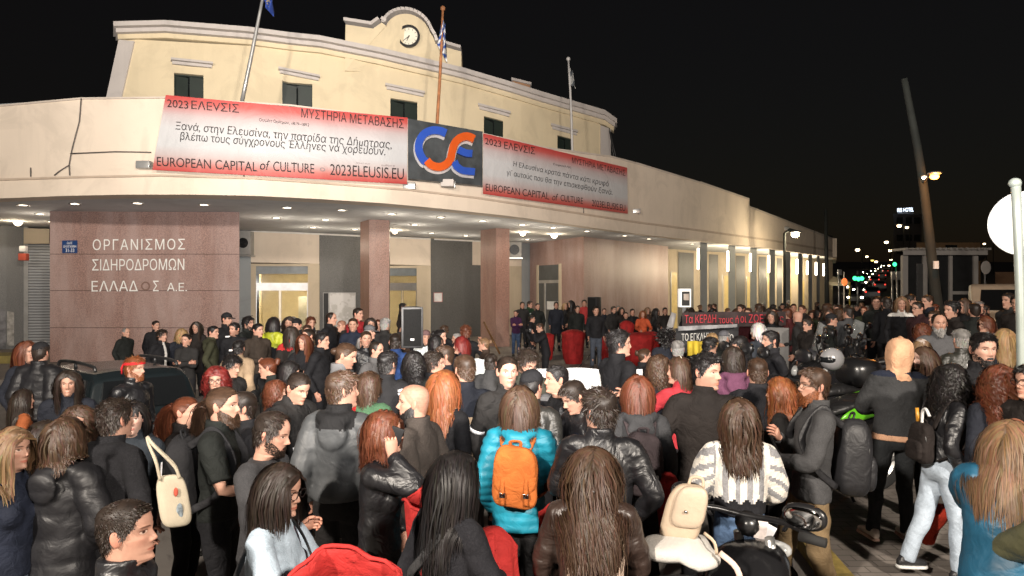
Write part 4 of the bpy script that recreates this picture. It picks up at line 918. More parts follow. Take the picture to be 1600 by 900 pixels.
# right wing: wall, windows, colonnade, tubes of light
back('wing_wall', 1044, 1301, topof(1044, 1301, -1), None, 0, -.35, BEIGE, None, 8)
for a_, b_, mt_ in ((1060, 1084, DARKM), (1108, 1126, DARKM), (1150, 1164, DARKM), (1186, 1197, DARKM), (1214, 1222, DARKM)): back('wing_panel', a_, b_, topof(a_, b_, 4), None, .05, -.1, mt_)
for a_, b_ in ((1048, 1058), (1128, 1138), (1166, 1172), (1198, 1204), (1230, 1236), (1252, 1257)):
    w_ = back('wing_door', a_, b_, topof(a_, b_, 36), None, .04, -.1, plain('lit_yellow_glass', (.50, .38, .16), .3, emit=(1, .72, .3), es=.10)); back('door_frame', a_, a_ + 1.2, topof(a_, a_ + 1.2, 35), None, .07, -.1, ALU, w_)
COLS = [(1094,1105),(1138,1149),(1172,1182.5),(1202,1211),(1227,1235),(1247,1254),(1263,1269),(1276,1281),(1288,1293)]
TUB = [(1090.8,388,421),(1137.3,392,424),(1172.3,396,424.5),(1201.3,399,426),(1225.6,402,427),(1245.4,405,428),(1261.3,408,429),(1275,410,430),(1287,412,431)]
Dco = lambda p: Dfa(p) + 1.1
for (a_, b_), (tx, ya, yb) in zip(COLS, TUB):
    slab('colonnade_column', a_, b_, (HC, HC), None, Dco, 0, -.5, GREYC, z=True, seg=1)
    d = float(Dco(tx)) - .05; m = MB().tube([at(tx, ya, d), at(tx, yb, d)], .05 + .02 * (tx - 1090) / 200, 8); kid(m.obj('light_tube', glow('tube_white', (1, .86, .66), 8.0), smooth='auto'), ST)
    lamp('tube_light', 'POINT', np.array(at(tx - 1.5, (ya + yb) / 2 + 6, d)) + [-.1, .35, 0], 35 if tx < 1100 else 130, (1, .82, .56), shadow_soft_size=.2)
    bk = MB().tube([at(tx + 1.5, ya - 1, d + .1), at(tx + 1.5, yb + 1, d + .1)], .06, 6); kid(bk.obj('tube_bracket', ALU), ST)
# recessed lamps of the soffit
LAMP = [(36,320),(117,318),(215,317),(319,319.5),(63,334),(80,346),(449,324),(432,340),(509,343),(489,355),(534,328),(555,358),(612,334),(648,351),(674,364),(689,339),(728,368),(754,345),(816,351),(864.5,355.5),(824,374),(917,361),(976,368),(1014,373),(1082,381)]
lm_ = glow('lamp_warm', (1, .84, .62), 9)
for (x, y) in LAMP:
    d = 2.5 * FPX / (HZ - y); c = np.array([(x - 800) / FPX * d, d, HC - .012]); dl = disc(c, .15, .0, ALU, 'downlight', ST, (0, -.0001, -1), 20) if False else None
    m = MB(); an = np.linspace(0, 2*PI, 18, endpoint=False); rg = lambda r, z: np.stack([c[0] + r * np.cos(an), c[1] + r * np.sin(an), np.full(18, z)], 1)
    V, F = loft([rg(.17, HC), rg(.17, HC - .02), rg(.125, HC - .022), rg(.12, HC - .004)], False); m.add(V, F); dl = kid(m.obj('downlight', ALU), ST)
    if y > 330: lamp('downlight_lamp', 'POINT', (c[0], c[1], HC - .7), 21 if x < 900 else 7, (1, .86, .68), shadow_soft_size=.12)
    m = MB(); V = rg(.122, HC - .012); m.add(V, [tuple(range(18))]); o = kid(m.obj('lamp_disc', lm_, smooth=False), dl); o
for (x, y, r) in ((28, 347, .13), (617, 361, .11), (817, 364, .12), (866, 367, .14)):
    d = 2.5 * FPX / (HZ - y + 1); p = np.array(at(x, y, d)); V, F = sphere(p, r, 12, 8); m = MB().add(V, F); tag(m.obj('floodlight', glow('flood_white', (1, .82, .55), 30)), {28: 'bright round flood lamp under the canopy above the roller shutter', 617: 'small bright flood lamp under the canopy right of the first granite pillar', 817: 'left bright flood lamp hung under the canopy by the right granite block', 866: 'right bright flood lamp hung under the canopy by the right granite block'}[x], 'lamp')
    lamp('flood_light', 'POINT', (p[0], p[1] - .2, p[2] - .25), 25, (1, .8, .55), shadow_soft_size=.15)
# raised letters on the left granite block
def textmesh(body, size=1.0, bold=0.0, shear=0.0, space=1.0, ex=.02):
    """lettering as a mesh; every closed outline is filled on its own with the holes inside it, so that overlapping strokes stay solid"""
    from mathutils.geometry import delaunay_2d_cdt, interpolate_bezier
    cu = bpy.data.curves.new('lettering', 'FONT'); cu.body = body; cu.size = size; cu.offset = bold; cu.shear = shear; cu.space_character = space
    o = bpy.data.objects.new('lettering', cu); COL.objects.link(o); dg = bpy.context.evaluated_depsgraph_get(); cv = o.to_curve(dg, apply_modifiers=False); loops = []
    for sp in cv.splines:
        if sp.type == 'BEZIER':
            P = list(sp.bezier_points); q = []
            for i in range(len(P)): A, B = P[i], P[(i + 1) % len(P)]; q += [v.to_2d()[:] for v in interpolate_bezier(A.co, A.handle_right, B.handle_left, B.co, 5)[:-1]]
        else: q = [p.co[:2] for p in sp.points]
        c = [q[0]]
        for v in q[1:]:
            if abs(v[0] - c[-1][0]) + abs(v[1] - c[-1][1]) > 1e-5: c.append(v)
        if len(c) > 2: loops.append(np.array(c))
    o.to_curve_clear(); bpy.data.objects.remove(o); bpy.data.curves.remove(cu)
    ar = [.5 * np.sum(l[:, 0] * np.roll(l[:, 1], -1) - np.roll(l[:, 0], -1) * l[:, 1]) for l in loops]
    def inside(p, l):
        x, y = l[:, 0], l[:, 1]; x2, y2 = np.roll(x, -1), np.roll(y, -1); k = (y > p[1]) != (y2 > p[1]); return np.sum(k & (p[0] < (x2 - x) * (p[1] - y) / (y2 - y + 1e-12) + x)) % 2 == 1
    inn = lambda j, i: i != j and ar[i] * ar[j] < 0 and abs(ar[i]) > abs(ar[j]) and all(inside(loops[j][k], loops[i]) for k in range(0, len(loops[j]), max(1, len(loops[j]) // 6)))
    hol = [[j for j in range(len(loops)) if inn(j, i)] for i in range(len(loops))]; hs = {j for h in hol for j in h}
    pts = np.concatenate(loops); eg = []; k = 0
    for l in loops: n = len(l); eg += [(k + q, k + (q + 1) % n) for q in range(n)]; k += n
    vo, _, fo, *_ = delaunay_2d_cdt([Vector(p) for p in pts.tolist()], eg, [], 0, 1e-5); vo = np.array([v[:] for v in vo]); fo = np.array(fo); c = vo[fo].mean(1)
    def wind(l):
        w = np.zeros(len(c)); bb = (c[:, 0] > l[:, 0].min()) & (c[:, 0] < l[:, 0].max()) & (c[:, 1] > l[:, 1].min()) & (c[:, 1] < l[:, 1].max()); q = c[bb]
        if len(q):
            d = l[None] - q[:, None]; e = np.roll(d, -1, 1); w[bb] = np.round(np.arctan2(d[..., 0] * e[..., 1] - d[..., 1] * e[..., 0], (d * e).sum(-1)).sum(1) / (2 * PI))
        return w != 0
    ws = [wind(l) for l in loops]; fill = np.zeros(len(c), bool)
    for i in range(len(loops)):
        if i in hs: continue
        f_ = ws[i].copy()
        for j in hol[i]: f_ &= ~ws[j]
        fill |= f_
    V = [(x, y, ex) for x, y in vo]; F = [tuple(int(q) for q in t) for t in fo[fill]]
    for l in loops: n0, n = len(V), len(l); V += [(x, y, ex) for x, y in l] + [(x, y, 0) for x, y in l]; F += [(n0 + q, n0 + (q + 1) % n, n0 + n + (q + 1) % n, n0 + n + q) for q in range(n)]
    return np.array(V), F
def fit(co, F, quad, D, off, name, mat, par, seglen=None, depth=1.0):
    """lay lettering into the patch that the photo shows at quad (top left, top right, bottom right, bottom left) of the surface D"""
    x0, x1 = co[:, 0].min(), co[:, 0].max(); y0, y1 = co[:, 1].min(), co[:, 1].max(); u = (co[:, 0] - x0) / (x1 - x0); v = (co[:, 1] - y0) / (y1 - y0); z = (co[:, 2] - co[:, 2].min())
    tl, tr, br, bl = [np.array(q, float) for q in quad]; p = (tl[None] * (1 - u)[:, None] + tr[None] * u[:, None]) * v[:, None] + (bl[None] * (1 - u)[:, None] + br[None] * u[:, None]) * (1 - v)[:, None]
    d0 = np.array([float(D(q)) for q in p[:, 0]]); dd = d0 - off - z * depth; V = np.stack([(p[:, 0] - 800) / FPX * dd, dd, CAMH + (HZ - p[:, 1]) / FPX * d0], 1)
    m = MB().add(V, F); o = m.obj(name, mat, smooth=False); return kid(o, par) if par is ST else (setattr(o, 'parent', par) or o)
LET = plain('white_letters', (.80, .79, .76), .5, var=.05)
for body, q in (('ΟΡΓΑΝΙΣΜΟΣ', ((145, 374), (289, 373), (289, 390), (145, 391))), ('ΣΙΔΗΡΟΔΡΟΜΩΝ', ((144, 405), (288, 404), (288, 422), (144, 423))), ('ΕΛΛΑΔ', ((143, 439), (215.5, 438.5), (215.5, 455), (143, 455.5))), ('Σ', ((239, 438.5), (248, 438.5), (248, 455), (239, 455))), ('Α.Ε.', ((261, 442), (292, 442), (292, 455), (261, 455)))):
    co, F = textmesh(body, bold=.022, space=1.18 if 'Ν' in body[:6] else 1.0); fit(co, F, q, Dred, .01, 'raised_letters', LET, ST, depth=2.0)
dl = disc(P3(227.5, 447, float(Dred(227)) - .004), .14, .012, plain('letter_ghost', (.20, .12, .095), .7), 'letter_ghost', ST, hole=.10)
pq = thing('street_number_plaque', 'blue enamel street plaque with white Greek text on the red granite', 'sign', (0, 20, 0))
def kidq(o, par): o.parent = par; o.matrix_parent_inverse = Matrix.Translation(-Vector(par.location)); return o
kidq(slab('plate', 97, 121, (376, 375.5), (395.5, 395.5), Dred, .03, .004, plain('blue_enamel', (.015, .05, .16), .35), pq, 1), pq)
for body, q in (('ΟΔΟΣ', ((104.5, 378), (113, 378), (113, 381.5), (104.5, 381.5))), ('ΔΗΛΙΓΙΑΝΝΗ', ((99, 383), (119, 383), (119, 387), (99, 387))), ('31-33', ((102.5, 388.5), (116, 388.5), (116, 394), (102.5, 394)))):
    co, F = textmesh(body, bold=.03); o = fit(co, F, q, Dred, .031, 'plaque_text', LET, pq, depth=.2); kidq(o, pq)
# cables and stains along the parapet
cb = MB(); 
for pts in ([(127, 153), (124, 190), (112, 235), (108, 258), (92, 268), (85, 274)], [(108, 258), (109, 274)], [(48, 262), (48, 276)], [(110, 240), (180, 237), (236, 238)], [(381, 271), (381, 279)], [(912, 325), (912, 333)]):
    kid(MB().tube([P3(x, y, float(Dfa(x)) + .12 - .05) for x, y in pts], .018, 5).obj('cable', plain('old_cable', (.10, .085, .075), .8)), ST)
for x, y in ((226, 258), (640, 291), (703, 289), (1228, 357), (994, 330)): p = P3(x, y, float(Dfa(x)) + .12 - .1); kid(MB().box(p - [.18, .12, .1], p + [.18, .1, .1], 0, .03).obj('floodlight_bracket', ALU, smooth='auto'), ST)
# ---------------------------------------------------------------- banners, emblem, flags and fittings on the station
def banner_mat():
    m, nt, p = nodes('printed_banner'); a = nt.nodes.new('ShaderNodeAttribute'); a.attribute_name = 'Col'; nt.links.new(a.outputs['Color'], p.inputs['Base Color']); p.inputs['Roughness'].default_value = .55
    nt.links.new(bump(nt, noise(nt, 1.6, 3, .5, .6), .6, .06), p.inputs['Normal']); return m
BAN = banner_mat()
def banner(label, quad, name='fabric_banner'):
    t = thing(name, label, 'banner', (0, 18, 0)); nu, nv = 40, 24; tl, tr, br, bl = [np.array(q, float) for q in quad]; V = []; C = []; F = []
    pr = np.array([(0,.44,.050,.045),(.08,.46,.085,.075),(.26,.46,.40,.40),(.42,.50,.50,.51),(.66,.49,.495,.505),(.80,.46,.38,.37),(.92,.46,.12,.10),(1,.42,.050,.045)])
    for lay in (.16, .145):
        for j in range(nv + 1):
            for i in range(nu + 1):
                u, v = i / nu, j / nv; p = (tl * (1-u) + tr * u) * (1-v) + (bl * (1-u) + br * u) * v; d0 = float(Dfa(p[0])); d = d0 - lay; V.append(((p[0]-800)/FPX*d, d, CAMH + (HZ-p[1])/FPX*d0))
                C.append([np.interp(v, pr[:,0], pr[:,k]) for k in (1,2,3)])
    K = (nu+1)*(nv+1); w = nu + 1
    for j in range(nv):
        for i in range(nu): a = j*w+i; F.append((a+w, a+w+1, a+1, a)); F.append((K+a, K+a+1, K+a+w+1, K+a+w))
    o = MB().add(V, F, 0, C).obj('cloth', BAN); kidq(o, t); return t
def words(t, items, D=Dfa, off=.185, mat=INK):
    for body, q, kw in items:
        co, F = textmesh(body, ex=.004, **kw); kidq(fit(co, F, q, D, off, 'lettering', mat, t, depth=.05), t)
def q4(x0, y0, x1, y1, h0, h1): return ((x0, y0), (x1, y1), (x1, y1 + h1), (x0, y0 + h0))
B1 = banner('long red and white banner left of the railway emblem, with a two line Greek quotation', ((259, 151), (637, 186), (636, 289), (238, 267)))
words(B1, [('2023', q4(261, 158, 294, 161, 12, 12), dict(bold=-.004)), ('ΕΛΕVΣΙΣ', q4(299, 160, 373, 166, 13, 13), {}), ('ΜΥΣΤΗΡΙΑ ΜΕΤΑΒΑΣΗΣ', q4(471, 172, 631, 189, 14, 14), {}), ('Ουώλτ Ουίτμαν, 1819–1892', q4(405, 187, 483, 195, 6, 6), {}),
 ('Ξανά, στην Ελευσίνα, την πατρίδα της Δήμητρας,', q4(274, 192, 612, 221, 16, 17), dict(shear=.12)), ('βλέπω τους σύγχρονους Έλληνες να χορεύουν.', q4(281, 208, 602, 232, 16, 16), dict(shear=.12)),
 ('EUROPEAN CAPITAL', q4(245, 247, 402, 255, 14, 15), {}), ('of', q4(406, 252, 422, 253, 15, 15), dict(shear=.2)), ('CULTURE', q4(427, 254, 491, 258, 15, 15), {}), ('2023ELEUSIS.EU', q4(516, 258, 631, 265, 17, 17), {})])
words(B1, [('◦', q4(500, 263, 508, 264, 6, 6), {}), ('ministry of culture', q4(556, 255, 578, 256.5, 3, 3), {}), ('culture', q4(596, 258, 617, 259, 3, 3), {})], mat=plain('grey_ink', (.25, .2, .2), .7))
B2 = banner('shorter red and white banner right of the railway emblem, with a Greek quotation on secrets', ((755, 210), (980, 263), (981, 334.5), (754.5, 304)))
words(B2, [('2023', q4(758, 217, 783, 222, 10, 10), {}), ('ΕΛΕVΣΙΣ', q4(788, 223, 836, 232, 11, 11), {}), ('ΜΥΣΤΗΡΙΑ ΜΕΤΑΒΑΣΗΣ', q4(894, 247, 977, 267, 9, 9), {}), ('Σοφοκλής', q4(864, 256, 892, 261, 4, 4), {}), ('Η Ελευσίνα κρατά πάντα κάτι κρυφό', q4(802, 253, 951, 284, 10, 11), dict(shear=.12)),
 ('γι᾽ αυτούς που θα την επισκεφθούν ξανά.', q4(792, 266, 957, 297, 11, 11), dict(shear=.12)), ('EUROPEAN CAPITAL', q4(759, 288, 858, 302, 11, 11), {}), ('of', q4(863, 303, 872, 304, 11, 11), dict(shear=.2)), ('CULTURE', q4(876, 305, 911, 310, 10, 10), {}), ('2023ELEUSIS.EU', q4(925, 313, 977, 321, 10, 10), {})])
# railway emblem box
EM = thing('railway_emblem_sign', 'dark square sign with blue and orange interlaced railway emblem between the two banners', 'sign', (0, 18, 0))
eb = slab('backboard', 637.5, 754, (188, 208), (281, 292), Dfa, .22, -.1, plain('dark_board', (.055, .062, .066), .5, var=.4, scale=2), EM, 4); kidq(eb, EM)
def ribbon(pts, w, mat, name, off, closed=False, th=.14):
    """a band of constant width along pixel points, standing off the board"""
    P = catmull(np.array(pts, float), 8); T = np.gradient(P, axis=0); T /= np.linalg.norm(T, axis=1, keepdims=True); N = np.stack([-T[:, 1], T[:, 0]], 1); n = len(P); V = []
    for o_ in (off, off - th):
        for sgn in (1, -1):
            for i in range(n): q = P[i] + N[i] * w * .5 * sgn; d0 = float(Dfa(q[0])); d = d0 - o_; V.append(((q[0]-800)/FPX*d, d, CAMH + (HZ-q[1])/FPX*d0))
    F = []
    for i in range(n-1): F += [(i, i+1, n+i+1, n+i), (2*n+i, 3*n+i, 3*n+i+1, 2*n+i+1), (i, 2*n+i, 2*n+i+1, i+1), (n+i, n+i+1, 3*n+i+1, 3*n+i)]
    F += [(0, n, 3*n, 2*n), (n-1, 3*n-1, 4*n-1, 2*n-1)]; kidq(MB().add(V, F).obj(name, mat, smooth='auto'), EM)
BLU = plain('emblem_blue', (.03, .085, .42), .35, var=.08); ORG = plain('emblem_orange', (.62, .10, .018), .35, var=.08); RIM = plain('emblem_rim', (.46, .44, .44), .5)
Cc = [(697, 213), (686, 209), (674, 209), (662, 215), (655, 227), (655, 241), (661, 253), (666, 257)]
Sc = [(741, 222), (731, 218), (720, 220), (711, 228), (707, 239), (704, 252), (697, 261), (686, 265), (674, 262), (667, 255)]
E1 = [(716, 238), (728, 243), (738, 244)]; E2 = [(710, 256), (714, 264), (724, 270), (742, 272)]
for pts, w, mt_, nm in ((Cc, 12, BLU, 'blue_arc'), (E1, 11, BLU, 'blue_bar'), (E2, 11, BLU, 'blue_arc')): ribbon(pts, w, mt_, nm, .44, th=.18)
ribbon(Sc, 12, ORG, 'orange_curve', .47, th=.2)
for pts, w in ((Cc, 14.5), (Sc, 14.5), (E2, 13.5)): ribbon([(x - 1.0, y + 2.5) for x, y in pts], w, RIM, 'emblem_rim', .30, th=.06)
kidq(MB().box(P3(700, 287, float(Dfa(697))) - [.2, .3, .12], P3(700, 287, float(Dfa(697))) + [.2, .1, .1], 0, .03).obj('lamp_bracket', STONE, smooth='auto'), EM)
# flags on poles
def flagpole(label, p0, p1, d, mat, r, flag, fmat, fcol=None, group=None):
    t = thing('flagpole', label, 'flagpole', at(p0[0], p0[1] + 6, d)); L = Vector(t.location)
    m = MB().tube([at(p0[0], p0[1] + 6, d), at((p0[0]+p1[0])/2 + 1, (p0[1]+p1[1])/2, d), at(*p1, d)], [r, r * .9, r * .7], 8, sub=3); kidq(m.obj('pole', mat), t)
    V, F = sphere(at(*p1, d), (r * 1.6,) * 3, 8, 6); kidq(MB().add(V, F).obj('finial', mat), t)
    nu, nv = 14, 22; V = []; C = []; tl, tr, br, bl = [np.array(q, float) for q in flag]; FF = []
    for j in range(nv + 1):
        for i in range(nu + 1):
            u, v = i/nu, j/nv; q = (tl*(1-u)+tr*u)*(1-v)+(bl*(1-u)+br*u)*v; dd = d + .12 * math.sin(u * 11 + v * 4) * (.3 + u); V.append(np.array(at(q[0], q[1], d)) + [0, dd - d, 0]); C.append(fcol(u, v) if fcol else (1, 1, 1))
    w = nu + 1
    for j in range(nv):
        for i in range(nu): a = j*w+i; FF.append((a+w, a+w+1, a+1, a))
    f = MB().add(V, FF, 0, C).obj('flag', fmat); kidq(f, t); f.modifiers.new('thickness', 'SOLIDIFY').thickness = .01
    return t
FL = attr_mat('flag_cloth', (1, 1, 1), .8)
d_ = float(Dfa(400)) + .4
flagpole('grey metal flagpole with blue European flag above the left banner', (378, 152), (411, -6), d_, ALU, .055, ((412, -4), (428, -2), (425, 23), (415, 12)), FL, lambda u, v: (.55, .42, .02) if abs((u-.5)**2*3+(v-.45)**2-.06) < .02 and math.sin(u*60+v*50) > .3 else (.012, .04, .22))
flagpole('rusty flagpole with blue and white striped Greek flag beside the clock', (682.5, 196), (692, 13), float(Dfa(683)) + .4, plain('rusty_pole', (.32, .13, .05), .7, var=.5, scale=4), .05, ((691, 28), (696, 40), (698, 96), (683, 70)), FL, lambda u, v: (.015, .06, .27) if (v < .42 and u < .5 and not (abs(u-.25) < .06 or abs(v-.21) < .05)) or int((u * .8 + v * 1.1) * 7.5) % 2 == 0 and not (v < .42 and u < .5) else (.62, .62, .62))
flagpole('thin pale flagpole with limp grey white flag near the right end of the upper storey', (894.5, 242), (888, 92), float(Dfa(890)) + .4, plain('pale_pole', (.36, .35, .34), .5), .05, ((888.5, 104), (894, 112), (900, 137), (891, 132)), FL, lambda u, v: (.32, .32, .31) if math.sin(u*5+v*9) > -.3 else (.08, .09, .10))
# stay wires at the right corner
sw_ = MB(); 
for a, b_ in (((952, 200), (966, 262)), ((952, 204), (960, 250)), ((954, 248), (968, 258))): sw_.tube([at(*a, 31.5), at(*b_, 31)], .02, 5)
kid(sw_.obj('stay_wire', plain('wire', (.03, .03, .03), .6)), ST)
# air conditioners
def aircon(label, px0, px1, py0, py1, d, fan_left=True):
    t = thing('air_conditioner', label, 'air conditioner', at((px0+px1)/2, py1, d)); a = np.array(at(px0, py0, d)); b_ = np.array(at(px1, py1, d))
    kidq(MB().box((a[0], d, b_[2]), (b_[0], d + .45, a[2]), 0, .03).obj('casing', plain('aircon_casing', (.34, .33, .31), .5), smooth='auto'), t)
    c = np.array([a[0] * .62 + b_[0] * .38 if fan_left else a[0] * .4 + b_[0] * .6, d - .012, (a[2] + b_[2]) / 2]); r = min(b_[0] - a[0], a[2] - b_[2]) * .42; g = MB()
    for k in range(1, 6): an = np.linspace(0, 2*PI, 25); g.tube(np.stack([c[0] + r*k/5*np.cos(an), 0*an + c[1], c[2] + r*k/5*np.sin(an)], 1), .012, 5)
    kidq(g.obj('fan_grille', BLACK), t); h = disc(c + [0, .004, 0], r * 1.02, .004, BLACK, 'fan_hole', t); kidq(h, t)
    kidq(MB().box((a[0] - .05, d - .02, b_[2] - .07), (b_[0] + .05, d + .45, b_[2] - .01)).obj('bracket', ALU, smooth=False), t)
aircon('grey air conditioner high on the grey pilaster right of the left granite block', 373, 391, 361, 398, float(Dba(380)) - .55)
aircon('grey air conditioner under the canopy right of the second granite pillar', 797, 815, 378, 402, float(Dba(805)) - .6)
# notice board, posters, papers
def poster(name, label, cat, pa, pb, top, bot, D, off, mat, frame=None, txt=None, fm=ALU):
    t = thing(name, label, cat, (0, 20, 0)); kidq(slab('sheet', pa, pb, top, bot, D, off, off - .02, mat, t, 1), t)
    if frame:
        f = frame; 
        for x0, x1, ya, yb in ((pa - f, pb + f, top[0] - f, top[0]), (pa - f, pb + f, bot[0], bot[0] + f), (pa - f, pa, top[0], bot[0]), (pb, pb + f, top[0], bot[0])): kidq(slab('frame', x0, x1, (ya, ya), (yb, yb), D, off + .03, off - .04, fm, t, 1), t)
    if txt: words(t, txt, D, off + .004)
    return t
def map_mat():
    m, nt, p = nodes('route_map'); n = noise(nt, 2.2, 6, .6); nt.links.new(mix(nt, (.48, .47, .45), (.62, .61, .60), ramp(nt, n, (.44, 0.), (.5, 1.))), p.inputs['Base Color']); p.inputs['Roughness'].default_value = .3; return m
poster('map_board', 'white railway map board on dark marble left of the first granite pillar', 'notice board', 515, 555, (458, 458), (512, 512), Dba, .12, map_mat(), 1)
poster('side_board', 'narrow black board strip left of the white map board', 'notice board', 505.5, 513, (458, 458), (512, 512), Dba, .12, BLACK, .8)
poster('notice_sheet', 'small white and pink notice on dark marble between the two pillars', 'notice', 678.5, 690.5, (458, 458), (471, 471), Dba, .06, WHITE, .8, None, plain('pink_frame', (.55, .26, .24), .6))
tag(slab('dark_awning_lamp', 728, 750, (358, 356), (361, 359), Dba, 3, 2.2, BLACK, None, 1), 'dark flat fitting under the canopy left of the second granite pillar', 'fitting'); o = bpy.data.objects.get('dark_awning_lamp'); o.parent = None; o.matrix_parent_inverse = Matrix.Identity(4)
al = thing('alarm_box', 'small red and white alarm box beside the roller shutter', 'alarm', at(37, 402, 25.9)); a = np.array(al.location)
kidq(MB().box(a + [-.14, -.1, -.12], a + [.14, .1, .14], 0, .02).obj('casing', plain('alarm_red', (.40, .08, .05), .4), smooth='auto'), al); kidq(MB().box(a + [-.1, -.12, .2], a + [.12, .08, .42], 0, .04).obj('siren', WHITE, smooth='auto'), al)
# posters and low wall at the far left
for i, (a_, b_, y0, y1, c, lb2) in enumerate(((0, 9, 482, 545, (.16, .16, .17), 'tall torn grey poster at the left edge of the dark marble wall'), (11, 22, 486, 540, (.30, .29, .27), 'tall torn pale poster on the dark marble wall left of the roller shutter'))):
    poster('torn_poster', lb2, 'poster', a_, b_, (y0, y0 + 2), (y1, y1), Dba, .03, plain('torn_paper', c, .8, var=.6, scale=3))
yl = slab('planter_wall', -40, 29, (556, 556), (602, 598), lambda p: 21.5, 0, -1.2, plain('mossy_yellow_wall', (.20, .16, .05), .9, var=.5, scale=2.5), None, 2); yl.parent = None; yl.matrix_parent_inverse = Matrix.Identity(4); tag(yl, 'low mossy yellow wall at the far left edge before the dark marble', 'wall')
# ---------------------------------------------------------------- the people, front rows one by one
BK = (.010, .010, .012); CH = (.026, .026, .029); NV = (.012, .016, .030); GR = (.085, .085, .09); WH = (.60, .58, .55); JEAN = (.035, .060, .115); LJ = (.22, .28, .35); BEI = (.36, .26, .17); OLV = (.035, .036, .020); REDC = (.33, .022, .022)
PEOPLE = []
def floor_z(x, px, d):
    z = float(gnd(x, d))
    if d > float(Dfa(px)) - 1.35: z = max(z, .14)
    kk = np.interp(d, [q[1] for q in kx], [q[0] for q in kx])
    if x > kk and d < 16: z += .112
    return z
def pp(px, yt, d, label, **k):
    x = (px - 800) / FPX * d; fz = floor_z(x, px, d); H = CAMH - (yt - HZ) / FPX * d - fz - .018; H0 = H
    H = min(max(H, 1.46 if k.get('fem') else 1.54), 1.98)
    if abs(H - H0) > .03: print('H', label, round(H0, 2), 'd', d)
    q = k.pop('q', 3 if d < 4 else 2 if d < 9 else 1)
    P = dict(xy=(x, d), z=fz, H=H, label=label, q=q, hair='short', a=180); P.update(k); P['px'] = px
    if d > 9: P.setdefault('shoes', 1 if d > 15 else 0)
    if P.get('tc', BK) == BK and P.get('tk', 'cotton') == 'cotton': P['tc'] = [BK, (.012, .014, .021), (.020, .019, .019), (.015, .012, .011), (.011, .013, .012), BK][len(PEOPLE) % 6]
    person(P); PEOPLE.append(P); return P
STR = [('torso', 1.12, .018, -.10, .10, -1)]
# left front
f1 = pp(16, 666, 4.2, 'woman with long light brown hair and white shoulder stripes at the left edge', fem=1, a=80, ha=75, hair='long', hc='light', tc=NV, bc=(.10, .13, .18), bk='denim', strips=[('L', .10, .012), ('L', .17, .012)], sc=(.4,.38,.35), part=-.02)
f2 = pp(98, 652, 4.35, 'person with wavy brown hair seen from behind in a black hooded down coat', fem=1, a=172, ha=165, hair='wavy', hc='brown', hairlen=.30, top='coat', hem=.66, puff=.035, bands=.15, tk='nylon', ar='pocket', al='pocket', tc=BK, hood='down', bc=NV, bk='denim')
pp(66, 656, 4.75, 'woman with straight dark hair in profile behind the black down coat', fem=1, a=100, ha=95, hair='long', hc='dark', tc=BK)
pp(122, 634, 5.0, 'woman with long wavy brown hair talking with face turned to the camera', fem=1, a=40, ha=22, hp=-6, hair='curly', hc='brown', tc=BK, tk='leather', mouth_open=1, part=.03)
f4 = pp(176, 622, 4.55, 'man with short dark hair from behind in a plain black coat with white shoulder mark', a=160, ha=150, hair='short', hc='dark', ar='pocket', al='pocket', top='coat', hem=.60, tc=BK, tk='knit', hood='down', bc=(.20, .26, .33), bk='denim', sweep=(.1, -.3))
f5 = pp(207, 624, 5.2, 'woman with black fringe and dark grey hood facing the camera', fem=1, a=15, ha=25, hair='fringe', hc='black', skin='pale', tc=(.022, .028, .036), hood='down', lips=(.8, .35, .36))
f6 = pp(190, 777, 2.62, 'young man with faded short hair in the nearest row, profile to the right', a=95, ha=98, hair='crop', hc='dark', scalp=(.20, .15, .13), scalp_d=.8, tc=BK, tk='leather', bc=JEAN, hp=-3, wide=.97, browc=(.2, .14, .11))
pp(107, 578, 7.0, 'smiling long haired man in black standing in front of the dark car', a=25, ha=28, hair='wavy', hc='dark', tc=BK, smile=1, stubble=.15)
pp(208, 556, 7.7, 'man with ginger hair and red bandana in black leather jacket before the car', a=70, ha=80, hair='short', hc='ginger', tc=BK, tk='leather', band=(.45, .015, .02), beard=.012, ar='down', al='down2', sweep=(.1, .4))
pp(287, 617, 5.6, 'woman with long dark auburn ponytail in profile, left of the black backpack', fem=1, a=90, ha=82, hair='tail', hc='auburn', tc=BK, strips=[('L', .06, .012)])
f10 = pp(343, 601, 4.85, 'bearded man with brown ponytail in a black tshirt wearing a big backpack', a=95, ha=88, hair='tail', hc='brown', hairlen=.22, tie=(0, -.115, .12), beard=.035, top='tee', tc=BK, bc=BK, ar='front', al='front', wide=1.02)
pp(383, 610, 5.45, 'man with dark hair behind the bearded ponytail man, facing left', a=-60, ha=-65, hair='short', hc='dark', tc=BK, strips=[('R', .1, .01)])
f12 = pp(412, 638, 4.15, 'balding bearded man in dark grey sweatshirt looking down to the right', a=80, ha=88, hp=14, hair='short', hc='dark', recede=.13, beard=.014, top='sweater', collar=0, tk='knit', tc=(.040, .040, .043), ar='front', al='pocket', scalp=(.25,.18,.15), scalp_d=.5)
f13 = pp(428, 719, 3.25, 'young woman with glasses and light denim jacket holding a red bag', fem=1, a=85, ha=72, hp=8, hair='bob', hc='dark', hairlen=.27, tc=(.36, .44, .52), tk='denim', glasses=1, ar='hold', al='hold', bc=BK, part=-.015)
f14 = pp(458, 575, 6.0, 'man with slick dark hair looking down in a black jacket with reflective strips', a=60, ha=55, hp=22, hair='slick', hc='dark', tc=BK, strips=[('R', .12, .016), ('R', .40, .02), ('torso', 1.13, .012, -.1, .1, 1)], bc=JEAN, bk='denim', hood='down')
